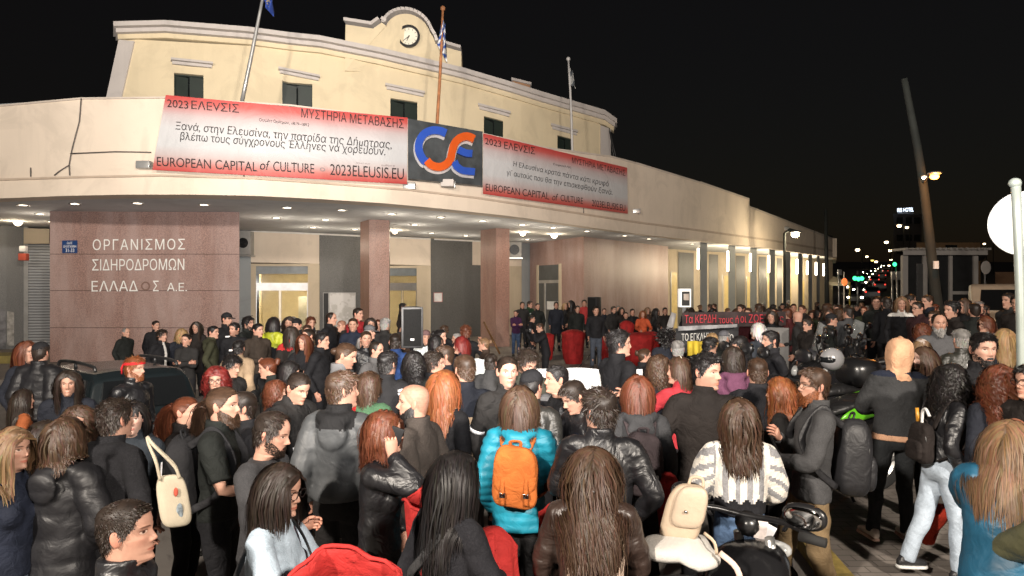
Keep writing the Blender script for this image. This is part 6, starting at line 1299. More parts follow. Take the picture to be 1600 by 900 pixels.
def backpack(P, label, c, c2=None, kind='cotton', size=(.155, .085, .225), z=1.19, off=0, lines=None, flap=False):
    t = carried('backpack', label, 'backpack', P); g = P.get('puff', 0); y0 = -.125 - g - size[1] - off; mt = fabric(c, kind); m = MB(); B = P['bend']
    V, F = lump((0, y0, z), size, 3.4, 28, 20, .82); V = V + (.007 * nz(V, 3, 22))[:, None] * (V - np.array([0, y0, z])) / .15; m.add(B(V), F); m.obj('pack', mt, t)
    if not flap:
        m = MB(); V, F = lump((0, y0 - size[1] * .80, z - size[2] * .34), (size[0] * .78, size[1] * .45, size[2] * .48), 3.4, 24, 14, .92); m.add(B(V), F); m.obj('front_pocket', fabric(c2 or c, kind), t)
        m = MB(); an = np.linspace(-1.25, 1.25, 20); m.tube(B(np.stack([size[0] * .9 * np.sin(an), y0 - size[1] * .55 + 0 * an, z - .02 + size[2] * .93 * np.cos(an)], 1)), .004, 6); m.obj('zip', plain('zip', (.10, .10, .10), .4, .5), t)
    else:
        m = MB(); V, F = lump((0, y0 - size[1] * .5, z + size[2] * .22), (size[0] * .93, size[1] * .62, size[2] * .78), 3.2, 24, 14, .86); m.add(B(V), F); m.obj('flap', fabric(np.array(c) * 1.12, kind), t)
        for s_ in (1, -1):
            m = MB(); strap(m, B([(s_ * .075, y0 - size[1] * 1.02, z + .0), (s_ * .075, y0 - size[1] * 1.18, z - size[2] * .42), (s_ * .075, y0 - size[1] * 1.02, z - size[2] * .82)]), .014); bk_ = m.obj('buckle_strap', mt, t)
            m = MB().box((s_ * .075 - .018, y0 - size[1] * 1.28, z - size[2] * .5 - .015), (s_ * .075 + .018, y0 - size[1] * 1.2, z - size[2] * .5 + .015), 0, .004); m.V = [B(v) for v in m.V]; m.obj('buckle', CHROME, bk_)
    zt = 1.475 + g * .3; w = P['bwf']
    for s_ in (1, -1):
        m = MB(); strap(m, B([(s_ * .07, y0 + size[1] * .6, z + size[2] * .8), (s_ * .095, -.085 - g, 1.43), (s_ * .105, -.01, zt - .005 + .02), (s_ * .115 * w, .085 + g, 1.38), (s_ * .135 * w, .125 + g, 1.25), (s_ * .17 * w + g * s_, .03, 1.08), (s_ * size[0] * .85, y0 + size[1], z - size[2] * .7)]), .026, .008); m.obj('strap', mt, t)
    m = MB(); strap(m, B([(-.03, y0 + .02, z + size[2] * .93), (-.03, y0, z + size[2] * 1.13), (.03, y0, z + size[2] * 1.13), (.03, y0 + .02, z + size[2] * .93)]), .011); m.obj('handle', mt, t)
    if lines:
        m = MB()
        for s_ in (1, -1): m.tube(B([(s_ * size[0] * .86, y0 - size[1] * .66, z + size[2] * .5), (s_ * size[0] * .95, y0 - size[1] * .66, z), (s_ * size[0] * .84, y0 - size[1] * .70, z - size[2] * .6)]), .006, 6, sub=4)
        m.obj('reflective_piping', plain('reflective', (.9, .9, .95), .5), t)
    return t
backpack(f10, 'large black backpack with white piping on the ponytail man in black tshirt', (.016, .016, .018), size=(.175, .11, .26), z=1.17, lines=True)
backpack(f29, 'plum grey backpack with small white tag on the woman with reddish bob', (.055, .042, .046), size=(.155, .085, .235), z=1.14)
backpack(f37, 'big black backpack on the man in charcoal jumper and khaki trousers', (.014, .014, .016), kind='nylon', size=(.17, .13, .27), z=1.15)
backpack(f21, 'orange tan leather backpack with two buckles on the turquoise jacket', (.42, .115, .025), kind='cotton', size=(.16, .055, .20), z=1.21, off=.01, flap=True)
backpack(f40, 'small black corduroy backpack on the woman with pale jeans', (.016, .012, .011), size=(.13, .07, .17), z=1.10)
tg = carried('bag_tag', 'small white label tag on the plum grey backpack', 'tag', f29); V, F = lump((.05, -.36, 1.10), (.028, .004, .014), 6, 12, 8); MB().add(V, F).obj('tag_plate', WHITE, tg)
hl = carried('highlighter_pen', 'orange marker pen and white strap sticking out of the corduroy backpack', 'pen', f40); MB().tube([(-.05, -.2, 1.24), (-.06, -.215, 1.38)], .014, 10).obj('barrel', plain('orange_plastic', (.55, .25, .03), .4), hl); MB().tube([(-.0, -.2, 1.24), (.02, -.22, 1.36), (.07, -.23, 1.39), (.12, -.23, 1.34)], .012, 8, sub=4).obj('loop_strap', WHITE, hl)
# tote bag
def tote(px, pyt, d, w, h, label, yaw=0):
    p = at(px, pyt, d); t = thing('tote_bag', label, 'tote bag', p, R(yaw)); m = MB(); V, F = lump((0, 0, -h/2), (w/2, .035, h/2), 4, 32, 22, .86); V[:, 0] += V[:, 2] * -.12; V[:, 1] += .012 * nz(V, 5, 14) + .008 * nz(V * np.array([1, 1, .6]), 8, 40); V[:, 0] += .006 * nz(V, 6, 16); m.add(V, F); m.obj('sack', plain('canvas', (.42, .37, .28), .9, bmp=.4, bscale=250), t)
    for y in (.03, -.03):
        m = MB(); strap(m, [(-w * .30, y, -.02), (-w * .42, y, .09), (-w * .62, y * .6 + .03, .19), (-w * .66, y * .4 + .06, .23), (-w * .48, y * .6, .19), (w * .10, y, .06), (w * .28, y, -.02)], .009, .004); m.obj('handle', plain('canvas', (.42, .37, .28), .9, bmp=.4, bscale=250), t)
    return t, w, h
t_, w_, h_ = tote(266, 742, 4.3, .185, .32, 'cream canvas tote bag with small printed drawing beside the black coat', 28)
V, F = lump((.03, -.036, -.10), (.013, .004, .028), 2, 12, 8); MB().add(V, F).obj('red_print', plain('print_red', (.40, .07, .04), .8), t_)
V, F = lump((.05, -.036, -.23), (.020, .004, .06), 2.2, 12, 8); MB().add(V, F).obj('grey_print', plain('print_grey', (.15, .18, .20), .8, var=.8, scale=40), t_)
# shoulder straps and small bags
def sling(P, label, s_, c, bag=None, bagc=None):
    t = carried('shoulder_bag', label, 'bag', P); g = P.get('puff', 0) + .012; w = P['bwf']; B = P['bend']; m = MB()
    strap(m, B([(-s_ * .20 * w, -.03, .98), (-s_ * .12, -.135 - g, 1.16), (.0, -.14 - g, 1.29), (s_ * .085, -.10 - g, 1.41), (s_ * .115, 0, 1.462 + g * .4), (s_ * .075, .115 + g, 1.36), (-s_ * .03, .145 + g + (.05 if P.get('fem') else 0), 1.22), (-s_ * .15 * w, .115 + g, 1.05), (-s_ * .20 * w, .02, .97)]), .022, .006); m.obj('strap', fabric(c), t)
    m = MB(); sz = bag or (.06, .12, .10); V, F = lump((-s_ * (.215 * w + g + sz[0] * .6), -.01, .95 - sz[2] * .5), sz, 3.2, 22, 14, .9); m.add(B(V), F); bo = m.obj('pouch', fabric(c), t)
    if bagc: V, F = lump((-s_ * (.215 * w + g + sz[0] * 1.15), -.01, .95 - sz[2] * .55), (sz[0] * .6, sz[1] * .75, sz[2] * .72), 3, 20, 12); MB().add(B(V), F).obj('panel', fabric(bagc, 'nylon'), bo)
    return t
sling(f13, 'black shoulder bag with wide strap over the denim jacket', -1, (.012, .012, .013))
sling(f22, 'grey shoulder strap bag on the woman with straight black hair', 1, (.04, .04, .042))
sling(f14, 'black sling bag with lime green panel beside the grey bomber jacket', -1, (.012, .012, .013), (.07, .14, .13), (.40, .46, .03))
sling(PEOPLE[[p['label'].startswith('person in beige jacket') for p in PEOPLE].index(True)], 'black crossbody bag on the beige jacket', -1, (.012, .012, .013))
def inhand(P, k, off=(0, 0, 0)):
    side, Sh, E, Wp, fd, th_, curl = P['arms'][k]; v = P['bend'](np.array([Wp + fd * .085 + np.array(off)]))[0]; return v
def held(name, label, cat, P, k, half, mat, off=(0, 0, 0), rot=None, bev=.004, extra=None):
    t = carried(name, label, cat, P); c = inhand(P, k, off); m = MB().box(-np.array(half), np.array(half), 0, bev)
    o = m.obj('body', mat, t, smooth='auto'); o.location = c; o.rotation_euler = rot or (0, 0, 0); return t, o
t_, o_ = held('phone', 'dark smartphone held to the ear of the auburn haired woman', 'phone', f16, 0, (.006, .038, .078), BLACK, (-.035, .01, .0), (R(-20), R(8), 0))
t_, o_ = held('phone', 'smartphone with blue lit screen in the hands of the bowing man', 'phone', f28, 0, (.038, .076, .005), BLACK, (-.03, .02, .02), (R(35), 0, 0)); MB().box((-.034, -.068, .0051), (.034, .068, .0062)).obj('screen', glow('blue_screen', (.12, .35, 1), 2.0), o_)
t_, o_ = held('cigarette', 'lit white cigarette in the hand of the man in the black coat', 'cigarette', f42, 0, (.004, .004, .04), WHITE, (-.02, .03, -.02), (R(40), 0, R(20)), .001)
cmn = [p for p in PEOPLE if p['label'].startswith('photographer')][0]; t_, o_ = held('photo_camera', 'black photo camera held up by the crouching photographer', 'camera', cmn, 0, (.07, .035, .045), BLACK, (-.09, .02, .03)); MB().tube([(0, .03, 0), (0, .12, 0)], .038, 16).obj('lens', BLACK, o_)
t_, o_ = held('folded_card', 'brown folded card held over the red bag by the denim jacket woman', 'card', f13, 0, (.045, .055, .003), plain('brown_card', (.36, .19, .10), .8), (-.0, .10, .07), (R(10), R(-8), R(30)), .001)
pk = carried('folded_leaflet', 'white folded leaflets stuck in the back pocket of the blue jeans', 'leaflet', f36)
for (x, z, rx, c) in ((.10, .93, 10, (.62, .55, .52)), (.135, .90, 28, (.66, .66, .68))):
    m = MB().box((-.036, -.003, -.06), (.036, .003, .07), 0, .001); o = m.obj('leaflet_sheet', plain('leaflet_paper', c, .7, var=.3, scale=14), pk, smooth=False); o.location = (x, -.155, z + .03); o.rotation_euler = (R(-6), R(rx), 0)
tg = [p for p in PEOPLE if 'holding a grey board' in p['label']][0]; t_, o_ = held('placard', 'plain grey board held upright by the bald man', 'placard', tg, 0, (.03, .22, .45), plain('grey_board', (.17, .165, .16), .7), (.05, .05, -.1), None, .004)
# red sacks
def red_sack(px, pyt, d, w, h, label, openr=True, tilt=0, group=None, seed=1, col=(.40, .028, .026)):
    p = at(px, pyt, d); zf = floor_z(p.x, px, d); t = thing('red_sack', label, 'sack', (p.x, d, p.z - h)); m = MB(); n = 44; rr = []
    an = np.linspace(0, 2*PI, n, endpoint=False)
    for u, k in ((0, .42), (.06, .62), (.25, .80), (.5, .90), (.75, .97), (.93, 1.0), (1.0, 1.02)):
        f = 1 + .05 * np.sin(an * 5 + seed + u * 3) + .03 * np.sin(an * 11 + seed * 2 - u * 6); rr.append(np.stack([w/2 * k * f * np.cos(an), w/2 * k * .9 * f * np.sin(an), np.full(n, u * h) + .02 * np.sin(an * 3 + seed) * u], 1))
    if not openr:
        for u, k in ((1.04, .8), (1.09, .4), (1.10, .1)): rr.append(np.stack([w/2 * k * np.cos(an), w/2 * k * .9 * np.sin(an), np.full(n, u * h)], 1))
    V, F = loft(rr, False); V = V + (.012 * nz(V, seed, 16))[:, None] * np.stack([np.sign(V[:, 0]), np.sign(V[:, 1]), 0 * V[:, 0]], 1); F.append(tuple(range(n))[::-1])
    if not openr: F.append(tuple(len(V) - n + k for k in range(n)))
    m.add(V, F); o = m.obj('fabric', fabric(col, 'cotton'), t); o.rotation_euler = (R(tilt), 0, 0)
    if openr:
        o.modifiers.new('thickness', 'SOLIDIFY').thickness = .006; m = MB(); m.tube(rr[6 if True else -1].tolist() + [rr[6][0].tolist()], .009, 6); r_ = m.obj('rim', fabric(np.array(col) * 1.15, 'cotton'), t); r_.rotation_euler = (R(tilt), 0, 0)
    return t
red_sack(560, 838, 2.95, .43, .85, 'open red sack with wide rim held by the woman in denim', True, 24, seed=2)
red_sack(672, 768, 3.75, .24, .8, 'red sack with rim behind the straight black hair', True, 8, seed=3)
red_sack(772, 848, 3.35, .24, .75, 'red sack right of the woman with straight black hair', False, 0, seed=4)
red_sack(868, 806, 3.9, .20, .7, 'narrow red sack between the turquoise jacket and the wavy hair', False, 0, seed=5)
red_sack(1040, 748, 4.75, .13, .45, 'small red sack with black strap behind the beige backpack', False, 0, seed=6)
red_sack(1449, 785, 5.3, .17, .30, 'shiny red and black sack carried by the woman in pale jeans', False, 20, seed=7, col=(.45, .04, .02))
G_ = 'red sacks before the right granite block'
for px, y, d, w, h, lb in ((896, 520, 22.5, .75, 1.1, 'tall red sack left of the second loudspeaker'), (979, 506, 22.5, .45, 1.1, 'slim red sack under the black haired holders'), (997, 524, 21.5, 1.0, .95, 'widest red sack below the orange jacket'), (1016, 522, 22.6, .7, .9, 'red sack left of the white rolled flag'), (856, 524, 22.5, .4, .8, 'small red sack behind the photographer'), (944, 528, 21.8, .4, .7, 'red sack behind the legs under the second loudspeaker'), (920, 560, 16, .2, .3, 'tiny red sack on the ground')): 
    if 'tiny' not in lb: red_sack(px, y, d, w, h, lb, False, 0, G_, int(px), (.24, .012, .012))
# ---------------------------------------------------------------- loudspeakers
def speaker(label, px, pyt, pyb, d, w, dep, yaw, stand=True, face=True):
    a = at(px, pyt, d); b_ = at(px, pyb, d); h = a.z - b_.z; zf = floor_z(a.x, px, d); t = thing('loudspeaker', label, 'loudspeaker', (a.x, d, b_.z), R(yaw))
    m = MB(); V = [(-w/2, -dep/2, 0), (w/2, -dep/2, 0), (w*.32, dep/2, 0), (-w*.32, dep/2, 0)]; V += [(x, y, h) for x, y, z in V]; bm = bmesh.new(); vs = [bm.verts.new(v) for v in V]
    for f in ((0,3,2,1),(4,5,6,7),(0,1,5,4),(1,2,6,5),(2,3,7,6),(3,0,4,7)): bm.faces.new([vs[i] for i in f])
    bmesh.ops.bevel(bm, geom=bm.edges[:], offset=.025, segments=2, profile=.6, affect='EDGES'); bm.verts.index_update(); m.add([v.co[:] for v in bm.verts], [[v.index for v in f.verts] for f in bm.faces]); bm.free(); m.obj('cabinet', plain('speaker_black', (.014, .014, .015), .45), t, smooth='auto')
    m = MB().box((-w/2 + .03, -dep/2 - .012, .03), (w/2 - .03, -dep/2 - .002, h - .03), 0, .004)
    gm, nt, p = nodes('perforated_grille'); n_ = nt.nodes.new('ShaderNodeTexVoronoi'); tc = nt.nodes.new('ShaderNodeTexCoord'); nt.links.new(tc.outputs['Object'], n_.inputs['Vector']); n_.inputs['Scale'].default_value = 70; nt.links.new(mix(nt, (.012, .012, .012), (.006, .006, .006), ramp(nt, n_.outputs['Distance'], (.2, 1.), (.45, 0.))), p.inputs['Base Color']); p.inputs['Roughness'].default_value = .7; p.inputs['Specular IOR Level'].default_value = .05
    m.obj('grille', gm, t, smooth='auto'); m = MB().box((-.025, -dep/2 - .018, .10), (.025, -dep/2 - .012, .125), 0, .002); m.obj('badge', plain('badge_grey', (.35, .35, .35), .4, .5), t, smooth='auto')
    s = thing('speaker_stand', ('tripod stand under the ' + label.replace(' with lit grille above the crowd', '')), 'stand', (a.x, d, zf)); hz = b_.z - zf; MB().tube([(0, 0, .12), (0, 0, hz)], .02, 10).obj('pole', BLACK, s)
    for k in range(3): an = k * 2.1 + .4; MB().tube([(0, 0, hz * .42), (.5 * math.sin(an), .5 * math.cos(an), .02)], .013, 8).obj('leg', BLACK, s)
speaker('large black loudspeaker with lit grille above the crowd right of the first pillar', 643, 479, 543, 9.2, .29, .30, 12)
speaker('second black loudspeaker standing before the right granite block', 930, 464, 504, 20.8, .33, .34, -42)
# ---------------------------------------------------------------- banners of the protest
def cloth_banner(name, label, a, b_, top, bot, d0, d1, mat, wav=.05, txt=(), sticks=True, bands=None, cat='banner'):
    D = lambda p: d0 + (np.asarray(p) - a) / (b_ - a) * (d1 - d0); t = thing(name, label, cat, (float((a+b_)/2-800)/FPX*(d0+d1)/2, (d0+d1)/2, .1)); nu, nv = 36, 10; V = []
    for lay in (0, .012):
        for j in range(nv+1):
            for i in range(nu+1):
                u, v = i/nu, j/nv; px = a + (b_-a)*u; d = float(D(px)); y = (top[0]+(top[1]-top[0])*u)*(1-v)+(bot[0]+(bot[1]-bot[0])*u)*v; y += .02 * (bot[0]-top[0]) * math.sin(u*PI*3+1) ; V.append(((px-800)/FPX*d, d + lay + wav * math.sin(u*19) * (.3+v), zof(y, d)))
    w = nu+1; K = w*(nv+1); F = []; M_ = []
    for j in range(nv):
        for i in range(nu): q = j*w+i; F.append((q+w, q+w+1, q+1, q)); F.append((K+q, K+q+1, K+q+w+1, K+q+w))
    m = MB().add(V, F); kidq(m.obj('cloth', mat), t)
    for body, q, mt_, kw in txt:
        co, Ft = textmesh(body, ex=.002, **kw); kidq(fit(co, Ft, q, D, wav * 1.5 + .02, 'lettering', mt_, t, depth=.05), t)
    return t
RDT = plain('red_paint', (.50, .045, .06), .7, var=.2); WHT = plain('white_paint', (.62, .61, .58), .7, var=.2)
cloth_banner('protest_banner', 'dark banner with red Greek lettering about profits and lives', 1066, 1228, (488, 487), (511, 509), 13.5, 14.5, plain('banner_black', (.045, .03, .03), .85, var=.4, scale=4), .03, [('Τα ΚΕΡΔΗ', ((1070, 492), (1119, 491), (1119, 504), (1070, 505)), RDT, dict(bold=.02)), ('τους ή', ((1123, 494), (1154, 493), (1154, 507), (1123, 508)), RDT, dict(bold=.02)), ('οι', ((1157, 494), (1166, 494), (1166, 504), (1157, 504)), RDT, dict(bold=.02)), ('ΖΩΕΣ', ((1170, 491), (1201, 491), (1201, 504), (1170, 504)), RDT, dict(bold=.025)), ('μας', ((1204, 495), (1224, 494), (1224, 504), (1204, 505)), RDT, dict(bold=.02))])
cloth_banner('crime_banner', 'black and grey banner with white Greek lettering and a yellow strip', 1056, 1154, (513, 506), (552, 545), 12.4, 12.9, plain('banner_dark_grey', (.03, .03, .032), .85, var=.5, scale=3), .03, [('ΤΟ ΕΓΚΛΗΜΑ', ((1065, 521), (1118, 519), (1118, 532), (1065, 532)), WHT, dict(bold=.02)), ('ΑΥΤΟ', ((1122, 521), (1146, 522), (1146, 533), (1122, 532)), WHT, dict(bold=.02)), ('Ν', ((1077, 535), (1086, 535), (1086, 545), (1077, 545)), INK, dict(bold=.03))])
yl_ = cloth_banner('yellow_banner_strip', 'yellow cloth strip hanging below the white lettered banner', 1074, 1102, (533, 533), (556, 552), 12.1, 12.3, plain('yellow_cloth', (.55, .40, .03), .8), .02)
cloth_banner('grey_flag_panel', 'grey white pointed panel at the upper edge of the white lettered banner', 1060, 1152, (510, 506.5), (517, 511), 12.2, 12.7, plain('pale_cloth', (.30, .30, .31), .8, var=.4, scale=5), .02)
cloth_banner('white_sheet', 'long white sheet with smeared red paint held low behind the front rows', 838, 1004, (575, 578), (640, 622), 8.4, 8.6, plain('sheet_white', (.62, .63, .64), .8, var=.08), .02)
for k, (x, y, r) in enumerate(((848, 612, 9), (842, 622, 6), (852, 600, 4))): p = at(x, y, 8.35); V, F = lump(tuple(p), (r/FPX*8.4, .004, r*1.4/FPX*8.4), 2, 14, 8); V = V + (.02 * nz(V, k, 60))[:, None] * np.array([1, 0, 1]); tag(MB().add(V, F).obj('paint_smear', plain('smeared_red', (.50, .12, .14), .7)), ['largest red paint smear on the white sheet', 'lower left red paint smear on the white sheet', 'small upper red paint smear on the white sheet'][k], 'paint')
cloth_banner('pale_cloth', 'pale grey cloth hanging left of the dark haired half hidden person', 737, 762, (560, 562), (592, 596), 9.6, 9.6, plain('sheet_grey', (.42, .45, .46), .8, var=.1), .01)
cloth_banner('pale_cloth', 'pale cloth hanging below the large loudspeaker', 646, 668, (543, 541), (580, 580), 9.9, 9.9, plain('sheet_grey', (.42, .45, .46), .8, var=.1), .01)
rf = thing('rolled_flag', 'white rolled flag held upright left of the pay phone', 'flag', at(1047, 536, 24)); kidq(MB().tube([at(1043, 537, 24), at(1046, 515, 24), at(1053, 489, 24)], [.10, .12, .09], 10, sub=4).obj('cloth_roll', plain('sheet_white', (.62, .63, .64), .8, var=.08)), rf)
# pay phone; its white hood is made to glow to imitate a reflection
pf = thing('pay_phone', 'bright white framed pay phone panel on a post before the colonnade', 'pay phone', (float(at(1070, 470, 22).x), 22, 0)); X0, X1 = float(at(1061, 0, 22).x), float(at(1079, 0, 22).x); Z1, Z0 = zof(451, 22), zof(480, 22)
kidq(MB().box((X0, 21.9, Z0), (X1, 22.2, Z1), 0, .03).obj('hood', plain('reflection_white', (.7, .7, .68), .4, emit=(1, .97, .9), es=.55), smooth='auto'), pf); kidq(MB().box((X0 + .06, 21.87, Z0 + .05), (X1 - .06, 21.9, Z1 - .09)).obj('recess', BLACK, smooth=False), pf); kidq(MB().box((X0 + .10, 21.80, Z0 + .22), (X1 - .10, 21.87, Z1 - .16), 0, .01).obj('telephone', plain('phone_pale', (.55, .48, .42), .4), smooth='auto'), pf); kidq(MB().tube([((X0+X1)/2, 22.1, 0), ((X0+X1)/2, 22.1, Z0)], .06, 10).obj('post', METAL), pf)
bar = MB().tube([at(756, 503, 25.2), at(781, 553, 24.6)], .035, 8); tag(bar.obj('handrail', plain('brass', (.16, .08, .03), .4, .6)), 'brown handrail slanting down in front of the second granite pillar', 'handrail')
# ---------------------------------------------------------------- vehicles
CARP = plain('dark_car_paint', (.010, .014, .016), .22, .0, var=.1, spec=.6); RUB = plain('rubber', (.012, .012, .012), .85); TINT = plain('tinted_glass', (.008, .009, .010), .12, var=0, spec=.6); REDL = plain('tail_lamp', (.30, .012, .01), .25)
def wheel(par, x, y, r, w, spokes=5):
    t = MB(); an = np.linspace(0, 2*PI, 33)[:-1]; rg = []
    for rr, yy in ((r*.62, -w/2), (r*.9, -w/2), (r, -w*.32), (r, w*.32), (r*.9, w/2), (r*.62, w/2)): rg.append(np.stack([x + rr*np.cos(an), np.full(32, y + yy), r + rr*np.sin(an)], 1))
    V, F = loft(rg, False); t.add(V, F); wo = t.obj('wheel', RUB, par)
    m = MB(); 
    for s in (1, -1):
        V, F = loft([np.stack([x + q*np.cos(an), np.full(32, y + s*w*k), r + q*np.sin(an)], 1) for q, k in ((r*.64, .42), (r*.56, .30))], False); m.add(V, F)
        for k in range(spokes): a = k*2*PI/spokes; m.tube([(x, y + s*w*.34, r), (x + r*.6*math.cos(a), y + s*w*.36, r + r*.6*math.sin(a))], r*.085, 6)
    m.tube([(x, y - w*.4, r), (x, y + w*.4, r)], r*.16, 12); m.obj('rim', ALU, wo); return wo
def suv(loc, yaw, label):
    """small off-road car; local x = forward"""
    t = thing('parked_car', label, 'car', loc, R(yaw)); L, Wd = 3.85, 1.66
    prof = [(-1.92,.42),(-1.90,.95),(-1.80,1.02),(-1.66,1.56),(-1.50,1.66),(.10,1.67),(.28,1.60),(.92,1.06),(1.75,.98),(1.92,.82),(1.93,.45)]
    b_ = MB(); n = len(prof); ysec = [(-1.0,.90),(-.93,.97),(-.5,1.0),(.5,1.0),(.93,.97),(1.0,.90)]; V = []
    for yy, k in ysec:
        for x, z in prof:
            tum = 1 - .17 * max(0, (z - 1.0) / .67); V.append((x * (1 - .015 * (abs(yy) > .9)), yy * Wd/2 * tum, .42 + (z - .42) * (k if z > 1.5 else 1.0) if z > .5 else z))
    F = [(i*n+j, i*n+(j+1) % n, (i+1)*n+(j+1) % n, (i+1)*n+j) for i in range(len(ysec)-1) for j in range(n)]; F += [tuple(range(n))[::-1], tuple((len(ysec)-1)*n + j for j in range(n))]
    b_.add(V, F); o = b_.obj('body', CARP, t, smooth='auto'); bv = o.modifiers.new('bevel', 'BEVEL'); bv.width = .035; bv.segments = 3; bv.limit_method = 'ANGLE'
    yw = lambda z: Wd/2 * (1 - .17 * max(0, (z - 1.0) / .67))
    for s in (1, -1):
        for nm, pts in (('side_window', [(-.52,1.06),(.66,1.06),(.18,1.52),(-.50,1.55)]), ('side_window', [(-1.52,1.08),(-.62,1.06),(-.60,1.55),(-1.42,1.53)])):
            m = MB(); V = [(x, s*(yw(z) + .006), z) for x, z in pts] + [(x, s*(yw(z) - .03), z) for x, z in pts]; m.add(V, [(0,1,2,3),(7,6,5,4),(0,4,5,1),(1,5,6,2),(2,6,7,3),(3,7,4,0)]); m.obj(nm, TINT, t, smooth=False)
            f = MB(); f.tube([(x, s*(yw(z) + .006), z) for x, z in pts + pts[:1]], .014, 6); f.obj('window_trim', RUB, t)
        d = MB(); d.tube([(-.57, s*(yw(.5)+.004), .5), (-.57, s*(yw(1.0)+.004), 1.04)], .006, 5); d.tube([(.75, s*(yw(.5)+.004), .5), (.75, s*(yw(1.0)+.004), 1.02)], .006, 5); d.obj('door_seam', BLACK, t)
        m = MB().box((-.46, s*(Wd/2) - .02, .93), (-.26, s*(Wd/2) + .03, .97), 0, .01); m.obj('door_handle', CARP, t, smooth='auto')
        m = MB().box((-1.9, s*(Wd/2) - .03, .42), (1.9, s*(Wd/2) + .02, .60), 0, .02); m.obj('sill_cladding', RUB, t, smooth='auto')
        r = MB(); r.tube([(-1.45, s*.60, 1.66), (-1.35, s*.60, 1.73), (-.6, s*.60, 1.755), (.0, s*.60, 1.73), (.12, s*.60, 1.66)], .026, 8, sub=4); r.tube([(-.65, s*.60, 1.64), (-.65, s*.60, 1.75)], .025, 8); r.obj('roof_rail', plain('rail_black', (.02, .02, .021), .4), t)
        m = MB(); V, F = sphere((.62, s*(Wd/2 + .10), 1.10), (.07, .11, .08), 14, 10); m.add(V, F); m.tube([(.66, s*(Wd/2 - .06), 1.06), (.63, s*(Wd/2 + .08), 1.08)], .025, 8); m.obj('wing_mirror', CARP, t)
        V, F = lump((1.90, s*.58, .80), (.05, .16, .09), 3, 16, 10); MB().add(V, F).obj('headlight', plain('lamp_glass', (.45, .46, .46), .12, .2), t); V, F = lump((-1.90, s*.66, .88), (.04, .09, .16), 3, 16, 10); MB().add(V, F).obj('tail_light', REDL, t)
        for x in (1.22, -1.18): wheel(t, x, s*(Wd/2 - .09), .34, .21)
    for nm, pts in (('windscreen', [(.84,-.68,1.10),(.84,.68,1.10),(.32,.60,1.55),(.32,-.60,1.55)]), ('rear_window', [(-1.795,.66,1.10),(-1.795,-.66,1.10),(-1.70,-.58,1.52),(-1.70,.58,1.52)])):
        sx = 1 if nm == 'windscreen' else -1; m = MB(); V = [(x + sx*.022, y, z + .012) for x, y, z in pts] + [(x - sx*.02, y, z - .01) for x, y, z in pts]; m.add(V, [(0,1,2,3),(7,6,5,4),(0,4,5,1),(1,5,6,2),(2,6,7,3),(3,7,4,0)]); m.obj(nm, TINT, t, smooth=False)
    m = MB().box((1.86, -.8, .42), (1.99, .8, .62), 0, .03); m.obj('bumper', RUB, t, smooth='auto'); m = MB().box((-2.0, -.8, .42), (-1.86, .8, .62), 0, .03); m.obj('bumper', RUB, t, smooth='auto'); m = MB().box((1.915, -.35, .72), (1.94, .35, .88), 0, .01); m.obj('grille', BLACK, t, smooth='auto')
    t.scale = (.86,) * 3; return t
suv((-5.95, 10.2, float(gnd(-5.4, 9.9))), 140, 'dark green black off road car with roof rails parked before the left granite block')
